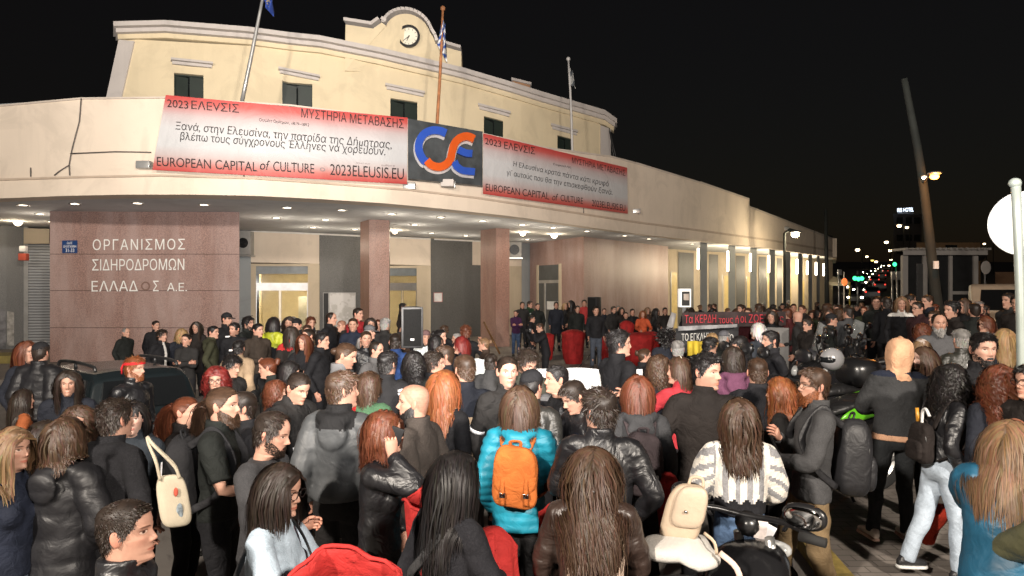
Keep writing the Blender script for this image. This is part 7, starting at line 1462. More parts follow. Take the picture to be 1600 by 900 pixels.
def smallcar(loc, yaw, label, c, lights=None, group=None, van=False):
    t = thing('car' if not van else 'van', label, 'car' if not van else 'van', loc, R(yaw), group); pt = plain('car_paint', c, .3); L = 2.1; 
    prof = [(-2.1,.3),(-2.12,.9),(-1.9,1.0),(-1.5,1.42),(-.2,1.45),(.75,.98),(1.95,.82),(2.1,.6),(2.08,.3)] if not van else [(-2.4,.35),(-2.4,1.95),(-2.2,2.05),(.9,2.05),(1.15,1.95),(1.75,1.2),(2.35,1.05),(2.45,.7),(2.42,.35)]
    n = len(prof); V = [(x, s*(.85 if not van else .92)*(1 if z < 1.0 else .86 if not van else .95), z) for s in (-1, 1) for x, z in prof]; m = MB().add(V, [(i, (i+1) % n, n+(i+1) % n, n+i) for i in range(n)] + [tuple(range(n))[::-1], tuple(n+i for i in range(n))]); o = m.obj('body', pt, t, smooth='auto'); bv = o.modifiers.new('bevel', 'BEVEL'); bv.width = .05; bv.segments = 2; bv.limit_method = 'ANGLE'
    z0, z1 = (1.0, 1.38) if not van else (1.25, 1.85); xf = ((.68, 1.02), (-.12, 1.42)) if not van else ((1.72, 1.28), (1.2, 1.88)); m = MB(); (xa, za), (xb, zb) = xf; V = [(xa + .03, -.68, za), (xa + .03, .68, za), (xb + .03, .62, zb), (xb + .03, -.62, zb)]; V += [(x - .05, y, z) for x, y, z in V]; m.add(V, [(0,1,2,3),(7,6,5,4),(0,4,5,1),(1,5,6,2),(2,6,7,3),(3,7,4,0)]); m.obj('windscreen', TINT, t, smooth=False)
    m = MB(); xr = -1.93 if not van else -2.41; V = [(xr, .62, z0 + .05), (xr, -.62, z0 + .05), (xr + (.38 if not van else 0), -.58, z1), (xr + (.38 if not van else 0), .58, z1)]; V = [(x - .03, y, z) for x, y, z in V] + [(x + .05, y, z) for x, y, z in V]; m.add(V, [(0,1,2,3),(7,6,5,4),(0,4,5,1),(1,5,6,2),(2,6,7,3),(3,7,4,0)]); m.obj('rear_window', TINT, t, smooth=False)
    for s in (1, -1):
        hl_ = lights == 'front'; V, F = sphere((2.05 if not van else 2.40, s*.62, .68 if not van else .85), (.08, .13, .10), 10, 8); MB().add(V, F).obj('headlight', glow('headlamp_lit', (1, .86, .62), 40) if hl_ else plain('lamp_glass', (.45, .46, .46), .12, .2), t)
        V, F = sphere((-2.08 if not van else -2.40, s*.66, .86), (.07, .12, .09), 10, 8); MB().add(V, F).obj('tail_light', glow('tail_lit', (1, .05, .03), 2.5) if lights == 'rear' else REDL, t)
        for x in ((1.3, -1.3) if not van else (1.55, -1.45)): wheel(t, x, s*(.78 if not van else .84), .31, .2, 5)
    return t
GC = 'cars on the avenue'
rngc = random.Random(4); k = 0
cars = [(1336,74,'front'),(1342,92,'front'),(1332,100,'front'),(1346,118,'front'),(1353,150,'front'),(1345,135,'front'),(1359,180,'front'),(1352,200,'front'),(1364,225,'front'),(1369,270,'front'),(1374,320,'front'),(1379,380,'front'),(1362,82,'rear'),(1374,104,'rear'),(1366,128,'rear'),(1378,160,'rear'),(1383,215,'rear')]
ORD = ['nearest','second','third','fourth','fifth','sixth','seventh','eighth','ninth','tenth','eleventh','farthest']
nf = nr_ = 0
for px, d, li in sorted(cars, key=lambda c: c[1]):
    x = (px - 800) / FPX * d; dirx = math.degrees(math.atan2((1390 - 800) / FPX, 1))
    if li == 'front': lb = ORD[nf] + ' car coming down the avenue with its headlights lit'; nf += 1
    else: lb = ORD[nr_] + ' car driving away on the avenue with red tail lights'; nr_ += 1
    smallcar((x, d, float(gnd(x, d))), (-90 - dirx * .9) if li == 'front' else (90 - dirx * .9), lb, rngc.choice([(.03,.03,.035),(.2,.2,.2),(.05,.06,.08),(.3,.3,.3)]), li, GC)
smallcar((float(at(1568, 0, 22).x), 22, float(gnd(15, 22)) + .45), -122, 'white panel van with lit headlights behind the crowd at the right edge', (.42, .36, .28), 'front', None, True)
# motorcycles and scooters
def moto(loc, yaw, label, c, group=None, scale=1, panel=None, screen=False, box=False, mirrors=True, bz=0, mw=.40, mz=0, fz=1):
    """scooter-like motorcycle; local x = forward, wheels at z = 0"""
    t = thing('motorcycle', label, 'motorcycle', loc, R(yaw), group, scale); pt = plain('moto_paint', c, .2, spec=.7); blk = plain('moto_black', (.012, .012, .013), .3, spec=.6)
    for x in (.72, -.62): wheel(t, x, 0, .29, .13, 6)
    m = MB(); rings = []
    for x, w, z0, z1 in ((-.92,.05,.72,.80),(-.80,.13,.58,.82),(-.50,.17,.46,.80),(-.15,.17,.34,.74),(.08,.15,.26,.50),(.25,.15,.26,.48),(.36,.18,.28,.80),(.46,.20,.40,.98),(.60,.16,.52,1.0),(.72,.10,.62,.92),(.80,.03,.70,.80)): e = ell(0, w, (z1 - z0)/2, 0, 20, p=2.6); rings.append(np.stack([np.full(20, x), e[:, 0], (z0+z1)/2 + e[:, 1]], 1))
    V, F = loft(rings); V[:, 2] = np.where((V[:, 0] > .2) & (V[:, 2] > .5), .5 + (V[:, 2] - .5) * fz, V[:, 2]); m.add(V, F); m.obj('fairing', pt, t)
    m = MB(); rings = []
    for x, w, z0, h in ((-.88,.08,.80,.05),(-.70,.14,.80,.10),(-.45,.155,.78,.10),(-.20,.15,.73,.09),(.0,.13,.69,.08),(.10,.08,.66,.05)): e = ell(0, w, h/2, 0, 16, p=2.8); rings.append(np.stack([np.full(16, x), e[:, 0], z0 + h/2 + e[:, 1]], 1))
    V, F = loft(rings); m.add(V, F); m.obj('seat', fabric((.014, .014, .015), 'leather'), t)
    m = MB(); m.tube([(.50, 0, .85), (.46, 0, 1.06 + bz)], .05, 10); m.tube([(.40, -.36, 1.05 + bz), (.46, -.18, 1.08 + bz), (.48, 0, 1.07 + bz), (.46, .18, 1.08 + bz), (.40, .36, 1.05 + bz)], .014, 8, sub=4); h = m.obj('handlebar', blk, t)
    for s in (1, -1):
        MB().tube([(.40, s*.26, 1.055 + bz), (.40, s*.37, 1.05 + bz)], .021, 10).obj('grip', RUB, h)
        if mirrors:
            MB().tube([(.45, s*.20, 1.08 + bz), (.47, s*(mw-.10), 1.19 + mz), (.45, s*(mw-.06), 1.25 + mz)], .009, 6, sub=3).obj('mirror_stem', blk, t); V, F = lump((.44, s*mw, 1.28 + mz), (.03, .095, .058), 2.4, 18, 12); mo = MB().add(V, F).obj('mirror', blk, t); V, F = lump((.412, s*mw, 1.28 + mz), (.006, .082, .046), 2.4, 18, 12); MB().add(V, F).obj('mirror_glass', plain('mirror_silver', (.5, .5, .5), .06, 1, var=0), mo)
        MB().tube([(.56, s*.075, .80), (.72, s*.085, .29)], .024, 8).obj('fork', ALU, t)
        MB().tube([(-.35, s*.11, .55), (-.62, s*.10, .29)], .028, 8).obj('swing_arm', blk, t)
    V, F = lump((.76, 0, .5 + .34 * fz), (.05, .11, .07 * fz), 2.6, 16, 10); MB().add(V, F).obj('headlight', plain('lamp_glass', (.45, .46, .46), .12, .2), t); V, F = lump((-.93, 0, .77), (.03, .09, .035), 3, 14, 8); MB().add(V, F).obj('tail_light', REDL, t)
    m = MB().tube([(.0, -.12, .26), (-.3, -.15, .28), (-.55, -.17, .36), (-.90, -.17, .46)], [.025, .04, .055, .05], 12, sub=3); m.obj('exhaust', CHROME, t)
    an = np.linspace(-1.2, 1.2, 12)
    for x, s in ((.72, 1), (-.62, 1)): m = MB(); V = []; V += [(x + .325*math.sin(a), -.075, .29 + .325*math.cos(a)) for a in an]; V += [(x + .325*math.sin(a), .075, .29 + .325*math.cos(a)) for a in an]; V += [(v[0], v[1], v[2] - .012) for v in V]; m.add(V, [(i, i+1, 13+i, 12+i) for i in range(11)] + [(24+i, 36+i, 37+i, 25+i) for i in range(11)]); m.obj('mudguard', pt, t)
    MB().tube([(-.1, .13, .3), (-.18, .26, .0)], .013, 6).obj('side_stand', blk, t)
    if screen:
        m = MB(); V = []; nu, nv = 14, 8
        for j in range(nv+1):
            for i in range(nu+1): u = i/nu*2-1; v = j/nv; V.append((.62 - .12*v - .10*u*u, u*.22*(1-.35*v*v), .95 + .45*v*(1-.15*u*u)))
        m.add(V, [(j*(nu+1)+i, j*(nu+1)+i+1, (j+1)*(nu+1)+i+1, (j+1)*(nu+1)+i) for j in range(nv) for i in range(nu)]); o = m.obj('windscreen', glass_mat('clear_screen', (.30, .31, .31), .62), t); o.modifiers.new('thickness', 'SOLIDIFY').thickness = .004
    if panel:
        for s in (1, -1): V, F = lump((-.45, s*.175, .66), (.34, .022, .07), 2.4, 20, 12); V[:, 2] -= V[:, 0] * .25; MB().add(V, F).obj('side_panel', plain('lime_paint', panel, .25), t)
    if box: V, F = lump((-.88, 0, 1.02), (.20, .22, .15), 3, 22, 14); MB().add(V, F).obj('top_box', blk, t)
    return t
def mloc(px, d): x = (px - 800) / FPX * d; return (x, d, floor_z(x, px, d))
GM = 'motorcycles parked beside the crowd'
moto(mloc(1275, 7.0), 195, 'black motorcycle with bright green side panel left of the peach hood', (.010, .010, .011), GM, 1.12, (.09, .36, .012))
for px, d, yaw, lb, c, kw in ((1345, 9.4, 150, 'dark motorcycle with chrome parts nearest behind the peach hood', (.015, .015, .016), {}), (1368, 10.6, 140, 'dark motorcycle with top box second behind the peach hood', (.02, .02, .022), dict(box=True)), (1335, 11.6, 160, 'dark grey scooter in the row behind the peach hood', (.035, .035, .04), dict(screen=True)), (1385, 12.2, 130, 'black motorcycle farthest in the row, below the avenue', (.012, .012, .013), dict(screen=True)), (1398, 9.0, 145, 'black scooter hidden right of the peach hood', (.014, .014, .016), {}), (1222, 7.9, 190, 'black scooter with top box behind the ginger bearded man', (.013, .013, .014), dict(box=True))): moto(mloc(px, d), yaw, lb, c, GM, 1.08, **kw)
def helmet(px, py, d, c, label):
    p = at(px, py, d); t = thing('helmet', label, 'helmet', p, R(120)); V, F = sphere((0, 0, .10), (.105, .13, .115), 22, 14); MB().add(V, F).obj('shell', plain('helmet_paint', c, .18, .3, spec=.8), t); V, F = lump((0, .07, .10), (.09, .068, .04), 2.4, 18, 10); MB().add(V, F).obj('visor', TINT, t)
helmet(1300, 577, 7.0, (.30, .30, .31), 'silver helmet resting on the motorcycle with the green panel')
# foreground scooter with bags on its seat
FS = moto((mloc(1088, 3.45)[0], 3.35, float(gnd(1.0, 3.4)) + .02), 50, 'black scooter in the front row with two mirrors, carrying a white cloth and beige backpack', (.010, .010, .011), None, 1.16, bz=-.16, mw=.27, mz=-.31, fz=.55)
moto((mloc(850, 2.6)[0], 2.55, -.14), 95, 'scooter with clear windscreen at the bottom edge, only its screen top showing', (.02, .02, .02), None, .90, screen=True, mirrors=False)
p = at(1062, 868, 3.4)
wc = thing('white_cloth_bag', 'white cloth bag spread on the seat of the front scooter', 'bag', p, R(8)); V, F = lump((0, 0, .035), (.19, .13, .045), 2.6, 36, 20); V[:, 2] += .012 * nz(V, 2, 14) - .05 * sm(.08, .16, V[:, 0] - V[:, 1]); V[:, 1] += .012 * nz(V, 3, 10); MB().add(V, F).obj('cloth', plain('white_cotton', (.46, .44, .41), .9, bmp=.4, bscale=90), wc)
MB().tube([(.15, -.12, .05), (.20, -.19, .0), (.22, -.20, -.10), (.21, -.20, -.16)], .014, 8, flat=.4, sub=4).obj('strap', plain('pink_strap', (.60, .45, .38), .8), wc)
bb = thing('backpack', 'beige leather backpack leaning on the white cloth on the front scooter', 'backpack', Vector(p) + Vector((.03, .04, .07)), R(-22)); bb.scale = (.7,) * 3; LEA = plain('beige_leather', (.42, .33, .24), .55, bmp=.25, bscale=30)
V, F = lump((0, 0, .18), (.155, .085, .20), 3.6, 30, 20, .74); V[:, 0] += (V[:, 2] - .18) * .22; MB().add(V, F).obj('pack', LEA, bb); V, F = lump((.05, -.06, .24), (.125, .05, .145), 3.4, 26, 16, .8); V[:, 0] += (V[:, 2] - .24) * .22; MB().add(V, F).obj('flap', plain('beige_leather', (.45, .36, .27), .55, bmp=.25, bscale=30), bb)
MB().tube([(.03, .02, .37), (.05, .03, .42), (.12, .03, .42), (.13, .02, .36)], .011, 8, flat=.5, sub=4).obj('handle', LEA, bb); V, F = sphere((.03, -.118, .22), (.012, .006, .012), 10, 6); MB().add(V, F).obj('stud', CHROME, bb); MB().tube([(.14, -.02, .06), (.21, -.06, .02), (.23, -.07, -.06)], .012, 8, flat=.5, sub=4).obj('strap', LEA, bb)

# ---------------------------------------------------------------- poles, signs, street, kiosk, far buildings and lamps
WOOD = plain('weathered_pole', (.016, .019, .016), .85, var=.4, scale=2, bmp=.5, bscale=14)
up = thing('utility_pole', 'tall leaning dark utility pole at the right with a small notice', 'pole', (float(at(1478, 599, 18).x), 18, 0)); kidq(MB().tube([at(1481, 610, 18), at(1462, 458, 18), at(1440, 270, 18), at(1413, 123, 18)], [.15, .125, .10, .075], 14, sub=4).obj('shaft', WOOD), up)
kidq(MB().box(at(1458.5, 420, 17.8) - Vector((.0, .04, 0)), at(1465.5, 408, 17.8) + Vector((0, .02, 0))).obj('notice', WHITE, smooth=False), up); kidq(MB().tube([at(1443, 285, 17.9), at(1449, 277, 17.5), at(1457, 276, 17.2)], .03, 8, sub=3).obj('lamp_arm', METAL), up)
def bulb(px, py, d, r, c, s, label, name='street_lamp', pole=None, group=None, watt=0):
    p = np.array(at(px, py, d)); zf = float(gnd(p[0], d)); t = thing(name, label, 'street lamp', (p[0], d, zf), 0, group); V, F = sphere(p, (r, r, r * .7), 12, 8); kidq(MB().add(V, F).obj('globe', glow('lamp_' + '%02d' % int(c[2] * 99), c, s)), t)
    V, F = lump((p[0], d, p[2] + r * .8), (r * 1.5, r * 1.5, r * .45), 2.4, 14, 8); kidq(MB().add(V, F).obj('lamp_head', METAL), t)
    if pole: kidq(MB().tube([(p[0] + pole, d + .2, zf - .2), (p[0] + pole, d + .2, p[2] + .1), (p[0] + pole * .5, d + .1, p[2] + .3), (p[0], d, p[2] + r)], .06 + r * .1, 8).obj('post', WOOD), t)
    if watt: lamp('street_glow', 'POINT', (p[0], d - .25, p[2] - r - .15), watt, c, shadow_soft_size=r)
    return t
bulb(1460, 276, 17.0, .10, (1, .36, .07), 9, 'orange glowing street lamp on the leaning utility pole', watt=180); bulb(1444, 277.5, 17.7, .05, (1, .85, .6), 25, 'tiny white lamp left of the orange street lamp on the pole')
bulb(1242.5, 367, 38, .20, (1, .82, .55), 30, 'white street lamp bracketed before the low wing of the station', pole=-.5, watt=350)
GL = 'street lamps along the avenue'
for px, py, d, r, s, lb in ((1405,353,120,.55,20,'pair of bright lamps below the hotel sign, left one'),(1417,355.5,120,.4,18,'pair of bright lamps below the hotel sign, right one'),(1385,378.5,160,.7,20,'bright avenue lamp left of the hotel'),(1340,390.5,150,.7,20,'bright avenue lamp high over the traffic'),(1391,391.5,170,.65,18,'avenue lamp above the green traffic light'),(1354.5,401,210,.6,16,'small avenue lamp right of the high one'),(1369,409,260,.8,14,'far avenue lamp at the middle of the street'),(1363,407,300,1.0,4,'dim yellowish avenue lamp among the trees'),(1392,406,240,.6,12,'far avenue lamp left of the kiosk'),(1412,383,130,.3,14,'small window lamp on the tall dark building'),(1412,396,130,.3,14,'lower window lamp on the tall dark building'),(1549,348.5,200,.45,10,'lone white lamp in the dark sky right of the pole'),(1538,381,150,.4,10,'small lamp over the roof of the right building'),(1389,415,330,.8,12,'farthest avenue lamp on the slope')):
    bulb(px, py, d, r * .62, (1, .74, .42) if 'dim' not in lb else (.8, .6, .15), s * .5, lb, 'avenue_lamp', pole=r * 1.5 if 'window' not in lb else None, group=GL)
def screen_sign(name, label, cat, px0, px1, py0, py1, d, mat, post=True, text=None, dep=.12):
    a, b_ = at(px0, py1, d), at(px1, py0, d); zf = float(gnd(a.x, d)); t = thing(name, label, cat, ((a.x + b_.x)/2, d, zf)); kidq(MB().box((a.x, d - dep/2, a.z), (b_.x, d + dep/2, b_.z), 0, min(.02, dep * .2)).obj('panel', mat, smooth='auto'), t)
    if post: kidq(MB().tube([((a.x+b_.x)/2, d + dep, zf - .2), ((a.x+b_.x)/2, d + dep, b_.z)], .05, 8).obj('post', METAL), t)
    if text: co, F = textmesh(text[0], bold=.03, ex=.01); kidq(fit(co, F, q4(px0 + text[2], py0 + text[3], px1 - text[2], py0 + text[3], py1 - py0 - 2 * text[3], py1 - py0 - 2 * text[3]), lambda p: d, dep / 2 + .01, 'lettering', text[1], t, depth=.3), t)
    return t
hs = thing('hotel_sign', 'small white lit rooftop hotel sign in the dark sky', 'sign', at(1415, 332, 125)); co, F = textmesh('IRIS HOTEL', bold=.03, ex=.02)
kidq(fit(co, F, ((1402, 325.5), (1427.5, 324.5), (1427.5, 330.5), (1402, 331.5)), lambda p: 125., .1, 'lit_letters', glow('neon_white', (.75, .85, 1), 3), hs, depth=3), hs); kidq(MB().box(at(1403, 333.5, 125.3), at(1427, 332.6, 125.6)).obj('rack', METAL, smooth=False), hs)
# green cross-like traffic signal, red round sign, boards
tl = thing('traffic_light', 'green lit traffic signal over the avenue', 'traffic light', (float(at(1340, 0, 62).x), 62, float(gnd(33, 62)))); pz = at(1340, 436, 62)
kidq(MB().tube([(tl.location.x, 62, tl.location.z), (tl.location.x, 62, pz.z + .7)], .08, 8).obj('post', METAL), tl); kidq(MB().box(pz + Vector((-.22, -.12, -.7)), pz + Vector((.22, .12, .4)), 0, .05).obj('housing', BLACK, smooth='auto'), tl)
for dx, dz in ((0, 0), (-.32, .06), (.30, .04)): V, F = sphere(np.array(pz) + [dx, -.16, dz], (.19, .06, .19), 12, 8); kidq(MB().add(V, F).obj('green_lens', glow('signal_green', (.05, 1, .30), 2.5)), tl)
tl2 = thing('traffic_light', 'distant green traffic light above the avenue left of the kiosk', 'traffic light', at(1398, 412, 95)); V, F = sphere(at(1398, 413, 95), (.28, .1, .28), 12, 8); kidq(MB().add(V, F).obj('green_lens', glow('signal_green', (.05, 1, .30), 2.5)), tl2); kidq(MB().tube([at(1400, 460, 95.3), at(1400, 411, 95.3)], .08, 8).obj('post', METAL), tl2); kidq(MB().box(at(1395, 417, 95.2), at(1401.5, 409, 95.5)).obj('housing', BLACK, smooth=False), tl2)
rs = thing('road_sign', 'round orange red road sign at the end of the station', 'road sign', (float(at(1319.5, 0, 40).x), 40, 0)); ps = at(1319.5, 440.5, 40)
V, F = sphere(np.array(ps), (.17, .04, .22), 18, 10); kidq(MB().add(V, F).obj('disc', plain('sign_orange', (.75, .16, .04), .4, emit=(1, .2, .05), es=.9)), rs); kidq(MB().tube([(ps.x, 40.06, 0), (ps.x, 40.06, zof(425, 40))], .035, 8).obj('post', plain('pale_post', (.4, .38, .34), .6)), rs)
screen_sign('street_board', 'small dark square traffic board left of the orange road sign', 'road sign', 1309, 1315, 421, 430, 46, METAL)
for px, lb in ((1396, 'left of two grey backs of road signs before the kiosk'), (1404, 'right of two grey backs of road signs before the kiosk')): screen_sign('sign_back', lb, 'road sign', px - 3.2, px + 3.2, 424, 437, 36, ALU)
thin = thing('lamp_post', 'thin dark lamp post at the end of the station wing', 'pole', (float(at(1293, 0, 44).x), 44, 0)); kidq(MB().tube([(thin.location.x, 44, 0), (thin.location.x - .12, 44, zof(327, 44))], [.16, .09], 10).obj('shaft', plain('dark_post', (.012, .014, .013), .7)), thin)
sg = thing('road_sign', 'large white sign disc seen from behind on a pale pole, right edge', 'road sign', (float(at(1597, 0, 6).x), 6, floor_z(4.3, 1597, 6))); kidq(MB().tube([at(1598.5, 700, 6), at(1597, 620, 6), at(1594, 450, 6), at(1587, 286, 6)], .037, 14, sub=3).obj('post', plain('galvanised', (.42, .48, .45), .4, .3)), sg); V, F = sphere(at(1586, 286, 6), (.05, .05, .045), 12, 8); kidq(MB().add(V, F).obj('cap', plain('galvanised', (.42, .48, .45), .4, .3)), sg)
cdc = at(1602, 349, 6.1); an = np.linspace(0, 2*PI, 48, endpoint=False); rg = lambda r, y: np.stack([cdc.x + r * .82 * np.cos(an), cdc.y + y - r * .5 * np.cos(an), cdc.z + r * np.sin(an)], 1); V, F = loft([rg(.275, 0), rg(.28, .006), rg(.275, .014)]); kidq(MB().add(V, F).obj('disc', plain('sign_white', (.90, .91, .91), .3, var=.02), smooth='auto'), sg)
rs2 = thing('road_sign', 'small grey round sign back between kiosk and pale road sign', 'road sign', (float(at(1540, 0, 26).x), 26, 0)); p = at(1540.5, 418, 26); V, F = sphere(np.array(p), (.19, .02, .25), 18, 10); kidq(MB().add(V, F).obj('disc', plain('dull_grey', (.20, .19, .18), .5)), rs2); kidq(MB().tube([(p.x, 26.05, 0), (p.x, 26.05, p.z)], .03, 8).obj('post', METAL), rs2)
# kiosk with flat roof and dark windows
def bld(label, name, px0, px1, py, d0, dep, mat, z0=None):
    a, b_ = at(px0, py, d0), at(px1, py, d0); z0 = float(gnd(a.x, d0)) if z0 is None else z0; t = thing(name, label, 'building', ((a.x+b_.x)/2, d0, z0)); q_ = (d0 + dep) / d0; kidq(MB().add([(x_ * k_, d0 * k_, z_) for z_ in (z0 - .3, a.z) for x_, k_ in ((a.x, 1), (b_.x, 1), (b_.x, q_), (a.x * (1 + .3 * (1 - 1 / q_)), q_))], [(0,3,2,1),(4,5,6,7),(0,1,5,4),(1,2,6,5),(2,3,7,6),(3,0,4,7)]).obj('wall', mat, smooth=False), t); return t, a.x, b_.x, a.z, z0
KM = wallmat('kiosk_grey', (.30, .285, .27), .3, .4)
kt, x0, x1, zt, z0 = bld('grey kiosk building with flat slatted roof and dark windows behind the leaning pole', 'kiosk', 1412, 1526, 399, 33, 6, plain('kiosk_dark', (.020, .021, .022), .25)); 
kidq(MB().add([(x_, y_, z_) for z_ in (zt, zt + .22) for x_, y_ in ((x0 - .25, 32.6), (x1 + .25, 32.6), ((x1 + .3) * 1.19, 39.3), (x0 * 1.22, 39.3))], [(0,3,2,1),(4,5,6,7),(0,1,5,4),(1,2,6,5),(2,3,7,6),(3,0,4,7)]).obj('roof', KM, smooth=False), kt)
for k in range(16): x = x0 - .2 + (x1 - x0 + .4) * k / 15; kidq(MB().box((x - .05, 32.35, zt + .222), (x + .05, 33.6, zt + .32)).obj('roof_slat', KM, smooth=False), kt)
for px, w in ((1413, 4), (1444, 3.2), (1484, 2.4), (1523, 3.4)): xx = float(at(px, 0, 33).x); kidq(MB().box((xx - w/FPX*33, 32.90, z0 - .2), (xx + w/FPX*33, 33.1, zt)).obj('column', KM, smooth=False), kt)
kidq(MB().box((float(at(1487, 0, 33).x), 32.94, zof(460, 33)), (float(at(1520, 0, 33).x), 33.05, zof(455, 33))).obj('window_sill', KM, smooth=False), kt); kidq(MB().box((float(at(1433, 0, 33).x), 32.93, zof(475, 33)), (float(at(1442, 0, 33).x), 33.02, zof(412, 33))).obj('window', plain('dull_pane', (.06, .06, .06), .3), smooth=False), kt)
bt, *_ = bld('low brown building behind the kiosk', 'house', 1432, 1532, 379, 60, 8, wallmat('brown_render', (.20, .12, .06), .3, .3)); p = at(1484, 392, 59.9); kidq(MB().box(p + Vector((-.35, -.05, -.3)), p + Vector((.6, .05, .5))).obj('window', plain('dark_pane', (.012, .014, .014), .12), smooth=False), bt)
bt2, *_ = bld('tall dark building carrying the hotel sign', 'hotel_building', 1396, 1440, 334, 126, 14, plain('night_concrete', (.05, .045, .042), .9))
for i, (px, py) in enumerate(((1406, 345), (1420, 345), (1433, 345), (1406, 372), (1420, 372), (1433, 372), (1406, 392), (1420, 392), (1433, 392))): p = at(px, py, 125.9); kidq(MB().box(p + Vector((-.5, -.05, -.5)), p + Vector((.5, .1, .6))).obj('window', plain('dark_pane', (.012, .014, .014), .12), smooth=False), bt2)
bld('dark apartment block at the far right behind the van', 'apartment_building', 1555, 1700, 425, 45, 10, wallmat('brown_render2', (.16, .09, .05), .3, .3))
for i, (px0, px1, py, d, lb) in enumerate(((1325, 1352, 418, 330, 'far dark block left side of the avenue'), (1400, 1440, 414, 300, 'far dark block right side of the avenue'), (1305, 1322, 424, 240, 'nearer dark block behind the orange sign'))): bld(lb, 'city_block', px0, px1, py, d, 30, plain('night_concrete', (.05, .045, .042), .9), float(gnd(100, d)) - 2)
# market tent and lit stand beyond the colonnade
tn = thing('market_tent', 'small cream tent with pointed roof lit from inside beyond the colonnade', 'tent', (float(at(1290, 0, 56).x), 59, float(gnd(25, 57)))); xa, xb = float(at(1270, 0, 58).x), float(at(1314, 0, 58).x); ze = zof(441, 58); ap = zof(428, 58); xm = (xa + xb) / 2
kidq(MB().add([(xa, 56.5, ze), (xb, 56.5, ze), (xb, 60, ze), (xa, 60, ze), (xm, 58, ap), (xa, 56.5, ze - .25), (xb, 56.5, ze - .25), (xb, 60, ze - .25), (xa, 60, ze - .25)], [(0,1,4),(1,2,4),(2,3,4),(3,0,4),(0,5,6,1),(1,6,7,2),(2,7,8,3),(3,8,5,0)]).obj('canvas_roof', plain('tent_cream', (.60, .54, .38), .8), smooth=False), tn)
for x in (xa, xb):
    for y in (56.5, 60): kidq(MB().tube([(x, y, -.1), (x, y, ze)], .06, 8).obj('leg', plain('yellow_post', (.45, .36, .06), .5)), tn)
V, F = sphere((xm, 58, ze - .3), (.18, .18, .1), 10, 6); kidq(MB().add(V, F).obj('tent_lamp', glow('tent_white', (1, .95, .8), 40)), tn); lamp('tent_light', 'POINT', (xm, 58, ze - .7), 200, (1, .9, .7), shadow_soft_size=.2)
for px, py0, py1, lb in ((1284, 444, 457, 'lit white display stand under the tent'), (1279, 425, 432, 'pale teal lit panel above the tent')): screen_sign('lit_stand', lb, 'stand', px - 5, px + 5, py0, py1, 60, glow('stand_white', (.85, .95, 1) if 'white' in lb else (.3, .7, .7), 1.4 if 'white' in lb else .35), True)
# ---------------------------------------------------------------- the distant crowd: a set of figures, copied one by one
def copyp(src, x, y, z, rz, label, group, scale, tc, hc):
    def cp(o, par):
        c = o.copy(); COL.objects.link(c)
        for k in list(c.keys()):
            if k in ('label', 'category', 'group'): del c[k]
        if par: c.parent = par; c.matrix_parent_inverse = o.matrix_parent_inverse
        for ch in o.children: cp(ch, c)
        return c
    r = cp(src, None); r.location = (x, y, z); r.rotation_euler = (0, 0, rz); r.scale = (scale,) * 3; tag(r, label, 'person', group)
    for ch in r.children:
        n = ch.name.split('.')[0]; mt = fabric(tc) if n in ('jacket', 'coat', 'hoodie', 'sweater') else hair_mat(HAIRC[hc]) if n == 'hair' else None
        if mt and ch.material_slots: ch.material_slots[0].link = 'OBJECT'; ch.material_slots[0].material = mt
    return r
run_batch()
PR = []; rg_ = random.Random(7)
kinds = [dict(hair='short'), dict(hair='crop', hc='black'), dict(hair='messy', ar='pocket', al='pocket'), dict(hair='bob', fem=1), dict(hair='long', fem=1), dict(hair='bun', fem=1, ar='cross', al='cross'), dict(hair='curly', fem=1, hairlen=.2), dict(hair='crop', cap='beanie'), dict(hair='short', beard=.02, ar='front'), dict(hair='long', fem=1, top='coat', ar='text', al='text'), dict(hair='buzz', scalp=(.3, .25, .22), top='coat'), dict(hair='short', glasses=1, al='face'), dict(hair='messy', ar='lift')]
for i, k in enumerate(kinds):
    P = dict(xy=(0, -60 - i), z=0, H=1.75, label='far person', q=1, a=0, ha=rg_.choice([-25, 0, 20, 35]), shoes=0, seed=i * 7 + 3, tc=BK); P.update(k); person(P); PR.append(P)
run_batch()
occ = [(p['xy'][0], p['xy'][1]) for p in PEOPLE]
WORDS = {BK: 'black', (.02, .02, .03): 'navy', (.05, .05, .052): 'grey', (.035, .022, .016): 'brown', (.02, .028, .016): 'green', (.06, .012, .014): 'maroon'}
def place(px, d):
    tubes = ['first', 'second', 'third', 'fourth', 'fifth', 'sixth', 'seventh', 'eighth', 'ninth']
    far = 'far back' if d > 27 else 'midway' if d > 18 else 'nearer rows'
    if px < 1092: w = 'by the pay phone'
    elif px < 1292: w = 'below the %s light tube' % tubes[min(range(9), key=lambda i: abs(TUB[i][0] - px))]
    elif px < 1330: w = 'below the orange road sign'
    elif px < 1400: w = 'before the avenue traffic'
    elif px < 1450: w = 'by kiosk left side'
    elif px < 1530: w = 'by kiosk right side'
    else: w = 'before the white van'
    return w, far
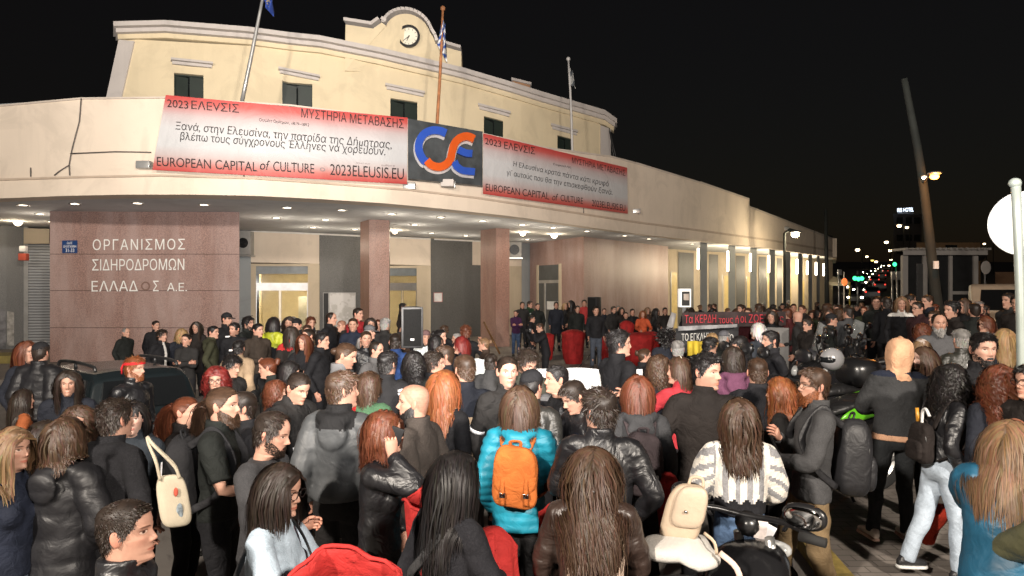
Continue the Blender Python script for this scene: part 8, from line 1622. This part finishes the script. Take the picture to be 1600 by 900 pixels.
fk = {'short': 'short hair', 'crop': 'cropped hair', 'messy': 'tousled hair', 'bob': 'bobbed hair', 'long': 'long hair', 'bun': 'tied hair', 'curly': 'curly hair', 'buzz': 'shaved hair'}
used = {}; n = 0; tries = 0
zones = [(1062, 1240, 19, 34, 26), (1150, 1330, 14.5, 30, 34), (1300, 1420, 15, 34, 26), (1400, 1605, 13.5, 28, 24), (1230, 1420, 30, 48, 14), (690, 780, 11, 15, 4), (420, 640, 11.0, 15.5, 14)]
for (xa, xb, da, db, cnt) in zones:
    k = 0; tries = 0
    while k < cnt and tries < 900:
        tries += 1; px = rg_.uniform(xa, xb); d = da + (db - da) * rg_.random() ** 1.1; x = (px - 800) / FPX * d
        if any((x - a)**2 + (d - b_)**2 < .42 for a, b_ in occ): continue
        if any(abs(px - p['px']) < 8 and d < p['xy'][1] and p['xy'][1] < 24 for p in PEOPLE): continue     # do not stand in front of somebody already placed
        if d > float(Dba(px)) - .8: continue
        if px < 800 and d < 11: continue
        occ.append((x, d)); src = rg_.choice(PR); tc = rg_.choice([BK, BK, BK, (.02, .02, .03), (.05, .05, .052), (.035, .022, .016), (.02, .028, .016), (.06, .012, .014)]); hc = rg_.choice(['black', 'dark', 'dark', 'brown', 'brown', 'auburn', 'light', 'grey'])
        a = rg_.choice([0, 0, 20, -20, -60, -80, 70, 150, 180, -150]) + rg_.uniform(-15, 15); zf = floor_z(x, px, d); facing = 'frontal' if abs(a) < 40 else 'turned away' if abs(a) > 120 else 'profile'
        w, far = place(px, d) if px > 1000 else (('between the two pillars' if px > 606 else 'below the map board' if px > 500 else 'before the left door'), 'midway')
        hd = src['hair']; hw = 'person in knitted cap' if src.get('cap') else 'person with ' + hc.replace('light', 'light brown').replace('dark', 'dark brown') + ' ' + fk[hd]
        lb = '%s, %s top, %s, %s, %s' % (hw, WORDS[tc], facing, far, w.replace('below the ', 'below '))
        copyp(src['root'], x, d, zf, R(a + 180), lb, 'distant crowd', rg_.uniform(1.60, 1.86) / 1.75 * (.95 if src.get('fem') else 1), tc, hc); k += 1
for P in PR:
    for ch in list(P['root'].children): bpy.data.objects.remove(ch)
    bpy.data.objects.remove(P['root'])
